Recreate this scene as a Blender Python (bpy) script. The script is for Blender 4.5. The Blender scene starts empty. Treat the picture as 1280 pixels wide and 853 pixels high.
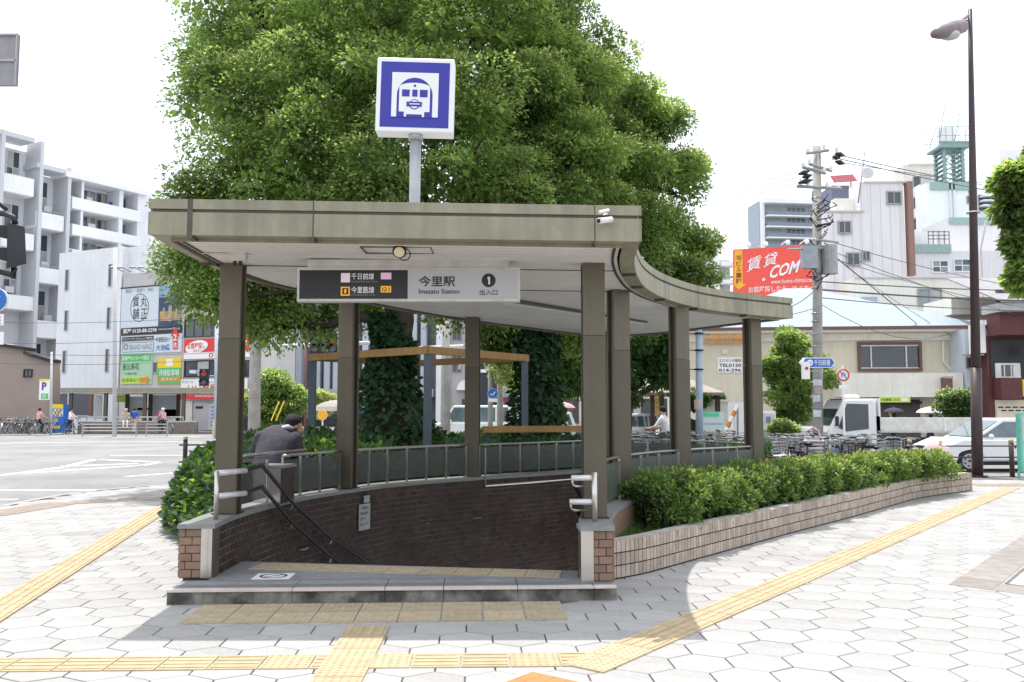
import bpy, bmesh, math, random
import numpy as np
from mathutils import Vector, Matrix
from math import sin, cos, pi, radians, atan2, hypot

random.seed(7); RNG = np.random.default_rng(7)
S = bpy.context.scene
COL = S.collection

# ------------------------------------------------------------------ camera
FPX, HOR, EYE = 1100.0, 512.0, 1.55
PITCH = math.atan((HOR-426.5)/FPX)
cd = bpy.data.cameras.new('camera'); cam = bpy.data.objects.new('camera', cd); COL.objects.link(cam)
cd.sensor_width = 36; cd.lens = FPX/1280*36; cd.clip_start = .05; cd.clip_end = 3000
cam.location = (0, 0, EYE); cam.rotation_euler = (pi/2+PITCH, 0, 0)
S.camera = cam
# ------------------------------------------------------------------ light
SUN = Vector((-.28, .90, 3.2)).normalized()
elev = math.asin(SUN.z); azim = atan2(SUN.x, SUN.y)
w = bpy.data.worlds.new("World"); S.world = w; w.use_nodes = True
nt = w.node_tree; nt.nodes.clear()
sky = nt.nodes.new('ShaderNodeTexSky'); sky.sky_type = 'NISHITA'; sky.sun_disc = False
sky.sun_elevation = elev; sky.sun_rotation = azim; sky.air_density = 1.0; sky.dust_density = 4.0; sky.ozone_density = 1.0
hs = nt.nodes.new('ShaderNodeMix'); hs.data_type = 'RGBA'; hs.inputs[0].default_value = .62
hs.inputs[7].default_value = (9.6, 10.1, 10.6, 1)          # thin even high cloud over the blue
nt.links.new(sky.outputs[0], hs.inputs[6])
bg = nt.nodes.new('ShaderNodeBackground'); bg.inputs[1].default_value = .145
wo = nt.nodes.new('ShaderNodeOutputWorld')
nt.links.new(hs.outputs[2], bg.inputs[0]); nt.links.new(bg.outputs[0], wo.inputs[0])
sd = bpy.data.lights.new('sun', 'SUN'); sd.energy = 3.5; sd.angle = radians(.5); sd.color = (1, .96, .9)
so = bpy.data.objects.new('sun', sd); COL.objects.link(so); so.rotation_euler = SUN.to_track_quat('Z', 'Y').to_euler()
so.location = (0, 0, 60)
S.view_settings.view_transform = 'Standard'; S.view_settings.look = 'None'
S.view_settings.exposure = .50; S.view_settings.gamma = 1
S.render.engine = 'CYCLES'
S.cycles.max_bounces = 8; S.cycles.diffuse_bounces = 4; S.cycles.transparent_max_bounces = 12

# ------------------------------------------------------------------ measuring helpers: a pixel of the photograph to a point of the place
cP, sP = cos(PITCH), sin(PITCH)
def ray(x, y):
    a = (x-640)/FPX; v = (426.5-y)/FPX
    return Vector((a, cP-v*sP, sP+v*cP))
def G(x, y, z=0.0):
    r = ray(x, y); t = (z-EYE)/r.z; return Vector((r.x*t, r.y*t, z))
def A(x, y, Y):
    r = ray(x, y); t = Y/r.y; return Vector((r.x*t, Y, EYE+r.z*t))
def soff(X): return 2.905-.015*X

# ------------------------------------------------------------------ materials
MATS = {}
def M(name, col, rough=.7, metal=0., var=.12, scale=6., bump=0., streak=0., rnd=0., transl=None, emit=0., spec=.4, dirt=0., dirtcol=(.05,.045,.035), alpha=1.0, coat=0., bscale=None, dlo=.5, dsc=2.3):
    if name in MATS: return MATS[name]
    m = bpy.data.materials.new(name); m.use_nodes = True; t = m.node_tree; N = t.nodes; L = t.links
    b = N['Principled BSDF']; out = N['Material Output']
    b.inputs['Roughness'].default_value = rough; b.inputs['Metallic'].default_value = metal
    b.inputs['Specular IOR Level'].default_value = spec
    if coat: b.inputs['Coat Weight'].default_value = coat; b.inputs['Coat Roughness'].default_value = .08
    tc = N.new('ShaderNodeTexCoord')
    def noise(sc, det=4, stretch=None):
        n = N.new('ShaderNodeTexNoise'); n.inputs['Scale'].default_value = sc; n.inputs['Detail'].default_value = det
        if stretch:
            mp = N.new('ShaderNodeMapping'); mp.inputs['Scale'].default_value = stretch
            L.new(tc.outputs['Object'], mp.inputs[0]); L.new(mp.outputs[0], n.inputs['Vector'])
        else: L.new(tc.outputs['Object'], n.inputs['Vector'])
        return n.outputs[0]
    def rng(src, a, b_, lo=.3, hi=.7):
        r = N.new('ShaderNodeMapRange'); r.inputs[1].default_value = lo; r.inputs[2].default_value = hi
        r.inputs[3].default_value = a; r.inputs[4].default_value = b_; L.new(src, r.inputs[0]); return r.outputs[0]
    def mul(a, b_):
        n = N.new('ShaderNodeMath'); n.operation = 'MULTIPLY'; L.new(a, n.inputs[0]); L.new(b_, n.inputs[1]); return n.outputs[0]
    v = rng(noise(scale), 1-var, 1+var)
    if var > 0: v = mul(v, rng(noise(scale*9, 3), 1-var*.5, 1+var*.5))
    if streak: v = mul(v, rng(noise(1.0, 5, (9, 9, .35)), 1-streak, 1+streak*.5))
    if rnd:
        oi = N.new('ShaderNodeObjectInfo'); ge = N.new('ShaderNodeNewGeometry')
        ad = N.new('ShaderNodeMath'); ad.operation = 'ADD'; L.new(oi.outputs['Random'], ad.inputs[0]); L.new(ge.outputs['Random Per Island'], ad.inputs[1])
        fr = N.new('ShaderNodeMath'); fr.operation = 'FRACT'; L.new(ad.outputs[0], fr.inputs[0])
        v = mul(v, rng(fr.outputs[0], 1-rnd, 1+rnd, 0, 1))
    mx = N.new('ShaderNodeVectorMath'); mx.operation = 'SCALE'; mx.inputs[0].default_value = col[:3]; L.new(v, mx.inputs['Scale'])
    csock = mx.outputs[0]
    if dirt:
        md = N.new('ShaderNodeMix'); md.data_type = 'RGBA'; L.new(csock, md.inputs[6]); md.inputs[7].default_value = (*dirtcol, 1)
        L.new(rng(noise(dsc, 8), 0, dirt, dlo, dlo+.2), md.inputs[0]); csock = md.outputs[2]
    L.new(csock, b.inputs['Base Color'])
    if bump:
        bn = N.new('ShaderNodeBump'); bn.inputs['Strength'].default_value = bump; bn.inputs['Distance'].default_value = .02
        L.new(noise(bscale or scale*8, 5), bn.inputs['Height']); L.new(bn.outputs[0], b.inputs['Normal'])
    if emit:
        b.inputs['Emission Color'].default_value = (*col[:3], 1); b.inputs['Emission Strength'].default_value = emit
    if alpha < 1: b.inputs['Alpha'].default_value = alpha
    if transl:
        tr = N.new('ShaderNodeBsdfTranslucent'); ms = N.new('ShaderNodeMixShader'); ms.inputs[0].default_value = transl[3]
        m2 = N.new('ShaderNodeVectorMath'); m2.operation = 'SCALE'; m2.inputs[0].default_value = transl[:3]; L.new(v, m2.inputs['Scale'])
        L.new(m2.outputs[0], tr.inputs[0]); L.new(b.outputs[0], ms.inputs[1]); L.new(tr.outputs[0], ms.inputs[2]); L.new(ms.outputs[0], out.inputs[0])
    MATS[name] = m; return m

paver   = M('paver', (.352,.345,.338), .85, var=.11, scale=3, bump=.3, rnd=.09, bscale=60, dirt=.28, dirtcol=(.17,.16,.155), dlo=.52, dsc=1.3)
joint   = M('paver_joint', (.15,.138,.125), .95)
asphalt = M('asphalt', (.225,.225,.225), .9, var=.18, scale=.35, bump=.3, bscale=80)
rpaint  = M('road_paint', (.78,.78,.76), .7, var=.12, scale=8)
kerbm   = M('kerb_concrete', (.33,.32,.31), .9, var=.15, scale=4, bump=.2)
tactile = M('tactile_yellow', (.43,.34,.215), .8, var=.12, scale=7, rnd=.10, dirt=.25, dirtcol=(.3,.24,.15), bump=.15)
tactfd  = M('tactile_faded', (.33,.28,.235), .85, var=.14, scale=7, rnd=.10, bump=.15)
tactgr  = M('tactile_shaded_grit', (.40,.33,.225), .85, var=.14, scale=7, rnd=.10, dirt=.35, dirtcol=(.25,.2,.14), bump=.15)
orangem = M('orange_slab', (.36,.19,.07), .8, var=.1)
granite = M('step_granite', (.25,.255,.265), .6, var=.15, scale=14, bump=.08, dirt=.2)
riserm  = M('step_riser_concrete', (.25,.235,.21), .9, var=.3, scale=5, bump=.3, streak=.35, dirt=.85, dirtcol=(.035,.032,.028), dlo=.40, dsc=4.5)
nosing  = M('step_nosing', (.60,.52,.49), .6, var=.1)
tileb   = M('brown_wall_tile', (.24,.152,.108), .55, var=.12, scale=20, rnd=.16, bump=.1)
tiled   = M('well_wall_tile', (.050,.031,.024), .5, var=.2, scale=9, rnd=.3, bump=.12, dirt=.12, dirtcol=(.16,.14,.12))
grout   = M('grout_dark', (.09,.075,.065), .9)
groutl  = M('grout_light', (.13,.11,.095), .9, var=.75, scale=1.6)
ptile   = M('planter_tile', (.41,.335,.275), .7, var=.15, scale=12, rnd=.2, bump=.15, dirt=.3, dirtcol=(.16,.13,.11))
pgrout  = M('planter_grout', (.035,.030,.027), .95)
olive   = M('fascia_olive', (.305,.285,.205), .5, metal=.1, var=.09, scale=2, streak=.20, rnd=.03, dirt=.25, dirtcol=(.12,.11,.08))
olived  = M('fascia_groove', (.10,.08,.065), .6)
bronze  = M('column_bronze', (.112,.096,.069), .42, metal=.25, var=.07, scale=2, streak=.07, dirt=.12, dirtcol=(.1,.085,.06))
bronzed = M('column_bronze_web', (.055,.045,.034), .45, metal=.3, var=.07)
soffm   = M('soffit_metal', (.76,.74,.71), .5, var=.05, scale=1.5, rnd=.03, dirt=.15, dirtcol=(.35,.33,.3))
soffd   = M('soffit_gap', (.13,.125,.12), .8)
railst  = M('rail_steel', (.36,.34,.32), .3, metal=.8, var=.05)
steel   = M('stainless_steel', (.60,.57,.54), .28, metal=.85, var=.05, streak=.1)
steeld  = M('dark_rail', (.035,.033,.032), .35, metal=.5)
capm    = M('wall_cap_granite', (.24,.24,.235), .45, var=.12, scale=20, bump=.05, dirt=.2)
frost   = M('frosted_panel', (.115,.13,.12), .22, var=.08, alpha=.70, dirt=.2, dirtcol=(.15,.16,.15))
white   = M('white_paint', (.78,.78,.78), .45, var=.04)
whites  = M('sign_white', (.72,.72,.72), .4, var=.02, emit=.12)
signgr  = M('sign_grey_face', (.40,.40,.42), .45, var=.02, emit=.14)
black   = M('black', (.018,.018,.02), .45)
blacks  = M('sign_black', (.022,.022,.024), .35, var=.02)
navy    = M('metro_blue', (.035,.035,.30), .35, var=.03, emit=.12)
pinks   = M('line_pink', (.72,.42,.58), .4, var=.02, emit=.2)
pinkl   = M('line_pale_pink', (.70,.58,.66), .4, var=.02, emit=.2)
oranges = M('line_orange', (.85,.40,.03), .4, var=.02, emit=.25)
red     = M('sign_red', (.70,.05,.05), .5, var=.04)
redb    = M('billboard_red', (.86,.10,.07), .55, var=.05)
yellow  = M('sign_yellow', (.85,.62,.03), .5, var=.04)
green   = M('sign_green', (.10,.50,.15), .5, var=.04)
lime    = M('sign_lime', (.55,.72,.10), .5, var=.04)
blue    = M('sign_blue', (.03,.16,.55), .45, var=.04)
concrete= M('pole_concrete', (.36,.35,.33), .85, var=.18, scale=3, bump=.15, dirt=.3, dirtcol=(.2,.17,.14))
maroon  = M('lamp_post_maroon', (.062,.040,.041), .45, var=.08)
ltblue  = M('light_blue_steel', (.36,.43,.52), .45, var=.07)
slate   = M('pergola_post_slate', (.085,.105,.13), .55, var=.1)
ochre   = M('pergola_beam_ochre', (.33,.185,.065), .7, var=.12, scale=4, streak=.1)
bark    = M('bark', (.055,.042,.032), .95, var=.35, scale=5, bump=.9, bscale=9)
leaf    = M('camphor_leaf', (.115,.175,.058), .5, var=.42, scale=.9, rnd=.4, transl=(.42,.58,.13,.5))
leafy   = M('camphor_young_leaf', (.30,.37,.13), .5, var=.25, scale=.7, rnd=.3, transl=(.68,.76,.26,.5))
leafd   = M('dark_leaf', (.04,.09,.03), .45, var=.3, scale=.8, rnd=.35, transl=(.13,.25,.035,.4))
ivyl    = M('ivy_leaf', (.032,.074,.033), .52, var=.25, scale=1, rnd=.4, transl=(.10,.20,.03,.28), spec=.3)
ivyy    = M('ivy_leaf_bright', (.13,.22,.04), .55, var=.2, rnd=.3, transl=(.38,.52,.06,.45))
hedgel  = M('hedge_leaf', (.080,.145,.048), .45, var=.25, scale=2, rnd=.4, transl=(.30,.44,.07,.42))
hedgey  = M('hedge_highlight_new_leaf', (.32,.39,.14), .5, var=.2, rnd=.3, transl=(.60,.66,.14,.42))  # pale new leaves, their colour also painting the sunlit highlights on the hedge top
soil    = M('soil', (.06,.045,.03), .95, var=.3, scale=8, bump=.6)
grassm  = M('grass_blades', (.06,.15,.03), .6, rnd=.3, transl=(.2,.4,.05,.4))
rubber  = M('tyre_rubber', (.02,.02,.02), .8)
chrome  = M('bike_metal', (.36,.36,.37), .3, metal=.8)
glassd  = M('window_glass_dark', (.05,.065,.08), .12, var=.2, scale=.4, spec=.8)
glassl  = M('window_glass_pale', (.22,.27,.28), .15, var=.15, scale=.3, spec=.8)
curtain = M('window_curtain', (.42,.42,.40), .6, var=.12, scale=2)
carglass= M('car_glass', (.10,.14,.15), .06, var=.2, spec=.9)
carwhite= M('car_white', (.74,.74,.76), .3, var=.02, coat=.6)
skin    = M('skin', (.50,.30,.21), .55, var=.06)
hair    = M('hair', (.010,.009,.008), .75, var=.3, scale=30, bump=.5)
suit    = M('suit_charcoal', (.062,.057,.072), .9, var=.18, scale=7, bump=.9, bscale=7)
cloths  = {n: M('cloth_'+n, c, .85) for n, c in dict(white=(.72,.72,.74), black=(.025,.025,.03), pink=(.60,.36,.38), blue=(.05,.10,.42), navy=(.04,.045,.09), beige=(.48,.42,.34), red=(.5,.07,.08), grey=(.25,.25,.26)).items()}

# ------------------------------------------------------------------ objects
def tag(o, label=None, cat=None, group=None, kind=None):
    if label: o['label'] = label
    if cat: o['category'] = cat
    if group: o['group'] = group
    if kind: o['kind'] = kind
    return o
def thing(name, label, cat, loc=(0,0,0), group=None):
    o = bpy.data.objects.new(name, None); COL.objects.link(o); o.location = loc; o.empty_display_size = .2
    return tag(o, label, cat, group)
def base(o):
    v = Vector((0,0,0))
    while o is not None: v += o.location; o = o.parent
    return v
def link(name, me, parent=None):
    o = bpy.data.objects.new(name, me); COL.objects.link(o)
    if parent is not None: o.parent = parent
    return o
def kids(o): return [c for c in bpy.data.objects if c.parent == o]
CH = {}
def tree_of(o):
    return (o, [tree_of(c) for c in o.children])
def dup(src, loc, rz=0, label=None, group=None, sc=None, swap=None):
    """copy a thing with its parts and sub-parts"""
    def cp(o, par):
        c = o.copy(); COL.objects.link(c); c.parent = par
        if swap and c.type == 'MESH':
            for a, b in swap.items():
                if c.data and len(c.data.materials) and c.data.materials[0] == a:
                    key = (c.data.name, b.name)
                    if key not in CH:
                        d = c.data.copy(); d.materials[0] = b; CH[key] = d
                    c.data = CH[key]
        for k in list(o.children):
            if k != c: cp(k, c)
        return c
    r = cp(src, None); r.location = loc; r.rotation_euler = (0, 0, rz)
    if sc: r.scale = (sc,)*3
    if label: r['label'] = label
    if group: r['group'] = group
    return r

class MB:
    def __init__(s): s.v = []; s.f = []; s.sm = False
    def add(s, vs, fs):
        n = len(s.v); s.v += [tuple(q) for q in vs]; s.f += [tuple(i+n for i in f) for f in fs]; return s
    def box(s, x0, y0, z0, x1, y1, z1):
        return s.add([(x0,y0,z0),(x1,y0,z0),(x1,y1,z0),(x0,y1,z0),(x0,y0,z1),(x1,y0,z1),(x1,y1,z1),(x0,y1,z1)],
              [(0,3,2,1),(4,5,6,7),(0,1,5,4),(1,2,6,5),(2,3,7,6),(3,0,4,7)])
    def obox(s, o, u, n, u0, u1, n0, n1, z0, z1):
        """box in a frame: origin o, along u, out n, up z"""
        P = lambda a, b, c: (o.x+u.x*a+n.x*b, o.y+u.y*a+n.y*b, c)
        return s.add([P(u0,n0,z0),P(u1,n0,z0),P(u1,n1,z0),P(u0,n1,z0),P(u0,n0,z1),P(u1,n0,z1),P(u1,n1,z1),P(u0,n1,z1)],
              [(0,3,2,1),(4,5,6,7),(0,1,5,4),(1,2,6,5),(2,3,7,6),(3,0,4,7)])
    def prism(s, poly, z0, z1, ch=0):
        n = len(poly)
        if ch:
            c = Vector((sum(p[0] for p in poly)/n, sum(p[1] for p in poly)/n))
            top = []
            for p in poly:
                d = (c-Vector((p[0],p[1]))); d = d.normalized()*ch; top.append((p[0]+d.x, p[1]+d.y))
            return s.add([(p[0],p[1],z0) for p in poly]+[(p[0],p[1],z1-ch) for p in poly]+[(p[0],p[1],z1) for p in top],
               [tuple(range(2*n,3*n))]+[(i,(i+1)%n,n+(i+1)%n,n+i) for i in range(n)]+[(n+i,n+(i+1)%n,2*n+(i+1)%n,2*n+i) for i in range(n)])
        return s.add([(p[0],p[1],z0) for p in poly]+[(p[0],p[1],z1) for p in poly],
            [tuple(reversed(range(n))), tuple(range(n,2*n))]+[(i,(i+1)%n,n+(i+1)%n,n+i) for i in range(n)])
    def tube(s, pts, r, k=8, cap=True, r2=None):
        pts = [Vector(p) for p in pts]; n = len(pts); R = []; a = None
        for i, p in enumerate(pts):
            d = (pts[min(i+1,n-1)]-pts[max(i-1,0)]).normalized()
            if a is None:
                up = Vector((0,0,1)) if abs(d.z) < .95 else Vector((1,0,0))
                a = d.cross(up).normalized()
            else:
                a = a-d*a.dot(d); a = a.normalized() if a.length > 1e-5 else d.orthogonal().normalized()
            b = d.cross(a)
            rr = r if r2 is None else r+(r2-r)*i/(n-1)
            if isinstance(r, (list, tuple)): rr = r[i]
            R.append([p+(a*cos(2*pi*j/k)+b*sin(2*pi*j/k))*rr for j in range(k)])
        vs = [q for ring in R for q in ring]; fs = []
        for i in range(n-1):
            for j in range(k): fs.append((i*k+j, i*k+(j+1)%k, (i+1)*k+(j+1)%k, (i+1)*k+j))
        if cap: fs += [tuple(reversed(range(k))), tuple(range((n-1)*k, n*k))]
        return s.add(vs, fs)
    def disc(s, c, n, r, t=.02, k=20):
        c = Vector(c); n = Vector(n).normalized(); return s.tube([c-n*t/2, c+n*t/2], r, k)
    def ball(s, c, r, k=12, m=8, z=(1,1,1)):
        vs = []; fs = []
        for i in range(m+1):
            th = pi*i/m
            for j in range(k): vs.append((c[0]+r*z[0]*sin(th)*cos(2*pi*j/k), c[1]+r*z[1]*sin(th)*sin(2*pi*j/k), c[2]+r*z[2]*cos(th)))
        for i in range(m):
            for j in range(k): fs.append((i*k+j,(i+1)*k+j,(i+1)*k+(j+1)%k,i*k+(j+1)%k))
        return s.add(vs, fs)
    def torus(s, c, ax, R, r, K=24, k=6):
        c = Vector(c); ax = Vector(ax).normalized(); a = ax.orthogonal().normalized(); b = ax.cross(a); vs = []; fs = []
        for i in range(K):
            d = a*cos(2*pi*i/K)+b*sin(2*pi*i/K)
            for j in range(k): vs.append(c+d*(R+r*cos(2*pi*j/k))+ax*r*sin(2*pi*j/k))
        for i in range(K):
            for j in range(k): fs.append((i*k+j, ((i+1)%K)*k+j, ((i+1)%K)*k+(j+1)%k, i*k+(j+1)%k))
        return s.add(vs, fs)
    def profx(s, pts, y0, y1, ch=.03):
        """closed outline in x,z spun out across y with chamfered flanks"""
        n = len(pts); c = Vector((sum(p[0] for p in pts)/n, sum(p[1] for p in pts)/n))
        def ins(p):
            d = c-Vector(p); 
            return (p[0]+max(-ch,min(ch,d.x)), p[1]+max(-ch,min(ch,d.y)))
        q = [ins(p) for p in pts]
        vs = [(p[0],y0,p[1]) for p in q]+[(p[0],y0+ch,p[1]) for p in pts]+[(p[0],y1-ch,p[1]) for p in pts]+[(p[0],y1,p[1]) for p in q]
        fs = [tuple(range(n)), tuple(reversed(range(3*n,4*n)))]
        for L_ in range(3):
            for i in range(n): fs.append((L_*n+i, (L_+1)*n+i, (L_+1)*n+(i+1)%n, L_*n+(i+1)%n))
        return s.add(vs, fs)
    def build(s, name, mat, parent=None, smooth=False, kind=None, fix=False):
        b = base(parent) if parent is not None else Vector((0,0,0))
        me = bpy.data.meshes.new(name)
        me.from_pydata([(q[0]-b.x, q[1]-b.y, q[2]-b.z) for q in s.v], [], s.f)
        me.materials.append(mat); me.update()
        if fix or smooth:
            bm = bmesh.new(); bm.from_mesh(me); bmesh.ops.recalc_face_normals(bm, faces=bm.faces); bm.to_mesh(me); bm.free()
        if smooth: me.shade_smooth() if hasattr(me, 'shade_smooth') else None
        o = link(name, me, parent)
        if kind: o['kind'] = kind
        return o

def catmull(pts, n=8, closed=False):
    P = [Vector(p[:2]) for p in pts]; out = []; N = len(P)
    rngi = range(N) if closed else range(N-1)
    for i in rngi:
        if closed: p0,p1,p2,p3 = P[(i-1)%N],P[i],P[(i+1)%N],P[(i+2)%N]
        else: p0,p1,p2,p3 = P[max(i-1,0)],P[i],P[i+1],P[min(i+2,N-1)]
        for k in range(n):
            t = k/n
            out.append(.5*((2*p1)+(-p0+p2)*t+(2*p0-5*p1+4*p2-p3)*t*t+(-p0+3*p1-3*p2+p3)*t**3))
    if not closed: out.append(P[-1])
    return out
class Path:
    def __init__(s, pts, closed=False):
        s.p = [Vector(q[:2]) for q in pts]
        if closed: s.p.append(s.p[0].copy())
        s.closed = closed
        s.s = [0.]
        for a, b in zip(s.p, s.p[1:]): s.s.append(s.s[-1]+(b-a).length)
        s.len = s.s[-1]
    def at(s, t):
        if s.closed: t = t % s.len
        t = min(max(t, 0), s.len)
        lo, hi = 0, len(s.s)-1
        while hi-lo > 1:
            m = (lo+hi)//2
            if s.s[m] <= t: lo = m
            else: hi = m
        L_ = s.s[hi]-s.s[lo] or 1e-9
        return s.p[lo].lerp(s.p[hi], (t-s.s[lo])/L_), (s.p[hi]-s.p[lo]).normalized()
    def nrm(s, t):
        p, _ = s.at(t); a, _ = s.at(max(t-.03,0) if not s.closed else t-.03); b, _ = s.at(min(t+.03,s.len) if not s.closed else t+.03)
        d = (b-a).normalized(); return p, d, Vector((d.y, -d.x))      # normal to the right of travel
    def near(s, q):
        q = Vector(q[:2]); best = (1e9, 0)
        k = int(s.len/.05)
        for i in range(k+1):
            p, _ = s.at(i*.05); d = (p-q).length
            if d < best[0]: best = (d, i*.05)
        return best[1]
def inside(pt, poly):
    x, y = pt[0], pt[1]; r = False; j = len(poly)-1
    for i in range(len(poly)):
        xi, yi, xj, yj = poly[i][0], poly[i][1], poly[j][0], poly[j][1]
        if (yi > y) != (yj > y) and x < (xj-xi)*(y-yi)/(yj-yi)+xi: r = not r
        j = i
    return r
def sheet(name, outer, holes, z, mat, kind='structure', parent=None):
    bm = bmesh.new()
    for lp in [outer]+holes:
        vs = [bm.verts.new((p[0], p[1], z)) for p in lp]
        for i in range(len(vs)): bm.edges.new((vs[i], vs[(i+1)%len(vs)]))
    bmesh.ops.triangle_fill(bm, use_beauty=True, use_dissolve=False, edges=bm.edges[:])
    for f in bm.faces:
        if f.normal.z < 0: f.normal_flip()
    me = bpy.data.meshes.new(name); bm.to_mesh(me); bm.free(); me.materials.append(mat)
    o = link(name, me, parent)
    if kind: o['kind'] = kind
    return o

# ------------------------------------------------------------------ lettering: a string turned into flat mesh letters that fill a given box
TXT = {}
def text_data(s, bold, skew=0):
    k = (s, bold, skew)
    if k in TXT: return TXT[k]
    cjk = any(ord(c) > 0x2e80 for c in s)
    cu = bpy.data.curves.new('t', 'FONT'); cu.body = s; cu.size = 1; cu.offset = bold*(.55 if cjk else .7); cu.resolution_u = 2; cu.shear = skew
    o = bpy.data.objects.new('t', cu); COL.objects.link(o)
    dg = bpy.context.evaluated_depsgraph_get(); dg.update()
    me = bpy.data.meshes.new_from_object(o.evaluated_get(dg))
    V = [tuple(v.co) for v in me.vertices]; F = [tuple(p.vertices) for p in me.polygons]
    bpy.data.objects.remove(o); bpy.data.curves.remove(cu); bpy.data.meshes.remove(me)
    if V:
        xs = [v[0] for v in V]; ys = [v[1] for v in V]; x0, x1, y0, y1 = min(xs), max(xs), min(ys), max(ys)
        V = [((v[0]-x0)/max(x1-x0,1e-6), (v[1]-y0)/max(y1-y0,1e-6)) for v in V]
    TXT[k] = (V, F); return TXT[k]
def letters(s, o, u, v, wd, ht, mat, parent, n=None, off=.004, bold=.012, skew=0, name='lettering', label=None):
    """o = lower-left corner, u = reading direction, v = up, wd/ht = size"""
    V, F = text_data(s, bold, skew)
    if not V: return None
    u = Vector(u).normalized(); v = Vector(v).normalized(); n = Vector(n) if n is not None else u.cross(v)
    mb = MB(); mb.add([Vector(o)+u*(a*wd)+v*(b*ht)+n*off for a, b in V], F)
    r = mb.build(name, mat, parent)
    if label: r['label'] = label
    return r

# ------------------------------------------------------------------ foliage
def leaf_mesh(name, C, Nn, size, mat, parent=None, aspect=.42, kind=None, droop=.5, fold=.25, nz=.45):
    """C: (n,3) leaf positions, Nn: (n,3) outward directions"""
    n = len(C); r = RNG
    out = Nn/np.maximum(np.linalg.norm(Nn, axis=1, keepdims=True), 1e-6)
    d = out+r.normal(0, nz*1.2, (n,3)); d[:,2] -= droop
    d /= np.linalg.norm(d, axis=1, keepdims=True)
    up = np.tile(np.array([[0,0,1.]]), (n,1))*.6+out+r.normal(0,nz,(n,3))
    sx = np.cross(d, up); sx /= np.maximum(np.linalg.norm(sx, axis=1, keepdims=True), 1e-6)
    nn = np.cross(sx, d)
    L_ = size*r.uniform(.65, 1.3, (n,1)); W = L_*aspect
    a = C; b = C+d*L_*.45+sx*W*.5+nn*L_*fold*.25; c = C+d*L_; e = C+d*L_*.45-sx*W*.5+nn*L_*fold*.25
    b0 = base(parent) if parent is not None else Vector((0,0,0))
    V = np.stack([a,b,c,e], 1).reshape(-1,3)-np.array(b0[:])
    me = bpy.data.meshes.new(name); me.vertices.add(4*n); me.vertices.foreach_set('co', V.astype(np.float32).ravel())
    me.loops.add(4*n); me.loops.foreach_set('vertex_index', np.arange(4*n, dtype=np.int32))
    me.polygons.add(n); me.polygons.foreach_set('loop_start', np.arange(0,4*n,4, dtype=np.int32))
    me.update(calc_edges=True); me.materials.append(mat)
    o = link(name, me, parent)
    if kind: o['kind'] = kind
    return o
def clump_points(c, rad, n, flat=.75, shell=.35):
    """leaf positions in one tuft: mostly the upper shell of a flattened ball"""
    d = RNG.normal(0, 1, (n,3)); d[:,2] = np.where((d[:,2] < 0) & (RNG.random(n) < .55), -d[:,2], d[:,2])
    d /= np.linalg.norm(d, axis=1, keepdims=True)
    rr = rad*(1-shell*RNG.random((n,1))**1.5)
    rr *= 1+.16*np.sin(d[:,:1]*7+c[0]*3)*np.cos(d[:,1:2]*6+c[1])
    P = d*rr; P[:,2] *= flat
    return P+np.array(c), d
# ================================================================== GROUND
CEN = [(-2.69,7.64),(-2.715,8.4),(-2.60,9.4),(-2.42,10.2),(-2.08,11.0),(-1.72,11.7),(-1.15,12.4),(-.57,12.95),(.25,13.65),(1.0,14.35),(1.63,14.95),(2.3,15.05),(2.95,14.5),(3.42,13.6),(3.5,12.75),(3.1,12.1),(2.55,11.62),(2.14,11.22),(1.6,10.5),(1.19,9.72),(.92,8.9),(.76,8.1),(.715,7.49)]
cen = Path(catmull(CEN, 6))
HW = .135
def offs(path, o, step=.15, t0=0, t1=None):
    out = []; t1 = path.len if t1 is None else t1; k = max(2, int((t1-t0)/step))
    for i in range(k+1):
        p, d, n = path.nrm(t0+(t1-t0)*i/k); out.append(p+n*o)
    return out
# walking from the left pier round the back to the right pier the inside lies to the right
inner = offs(cen, HW); outer = offs(cen, -HW)
WELL = [q for q in outer]
SX = Vector((1, .045)).normalized(); SN = Vector((SX.y, -SX.x))      # the step's long direction; SN points to the camera
SO = Vector((-2.75, 7.13))
PF = [(.90,8.15),(1.21,8.42),(1.55,8.82),(1.98,9.35),(2.5,9.98),(3.68,11.41),(4.9,12.85),(6.2,14.45),(7.14,15.57),(8.72,16.94)]
pf = Path(catmull(PF, 6))
c5s = cen.near((3.42,12.44))
PB = offs(cen, -HW-.01, t0=cen.near((3.3,12.3)), t1=cen.near((.86,8.3)))
planter_poly = [tuple(q) for q in pf.p]+[(8.45,17.7),(6.6,16.9),(4.6,14.6),(3.9,13.2)]+[tuple(q) for q in PB]
PAVE = [(-16,2),(-16,7.2),(-11,10.9),(-9.2,12.5),(-8.35,13.7),(-8.3,15.2),(-8.2,16.6),(-7.6,17.9),(-6.8,18.9),(-6.3,21),(-6.2,25),(10.4,25),(10.5,21.2),(10.9,20.95),(12,20.8),(40,18.6),(40,-4),(-16,-4)]
holes_well = [tuple(q) for q in WELL]+[(.86,7.27),(-2.82,7.2)]
ROADZ = -.11
gr = sheet('ground', [(-1500,-400),(1500,-400),(1500,2500),(-1500,2500)], [[(q[0]*.999, q[1]*.999) for q in holes_well]], ROADZ, asphalt)
sheet('pavement', PAVE, [holes_well], -.012, joint)
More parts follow.
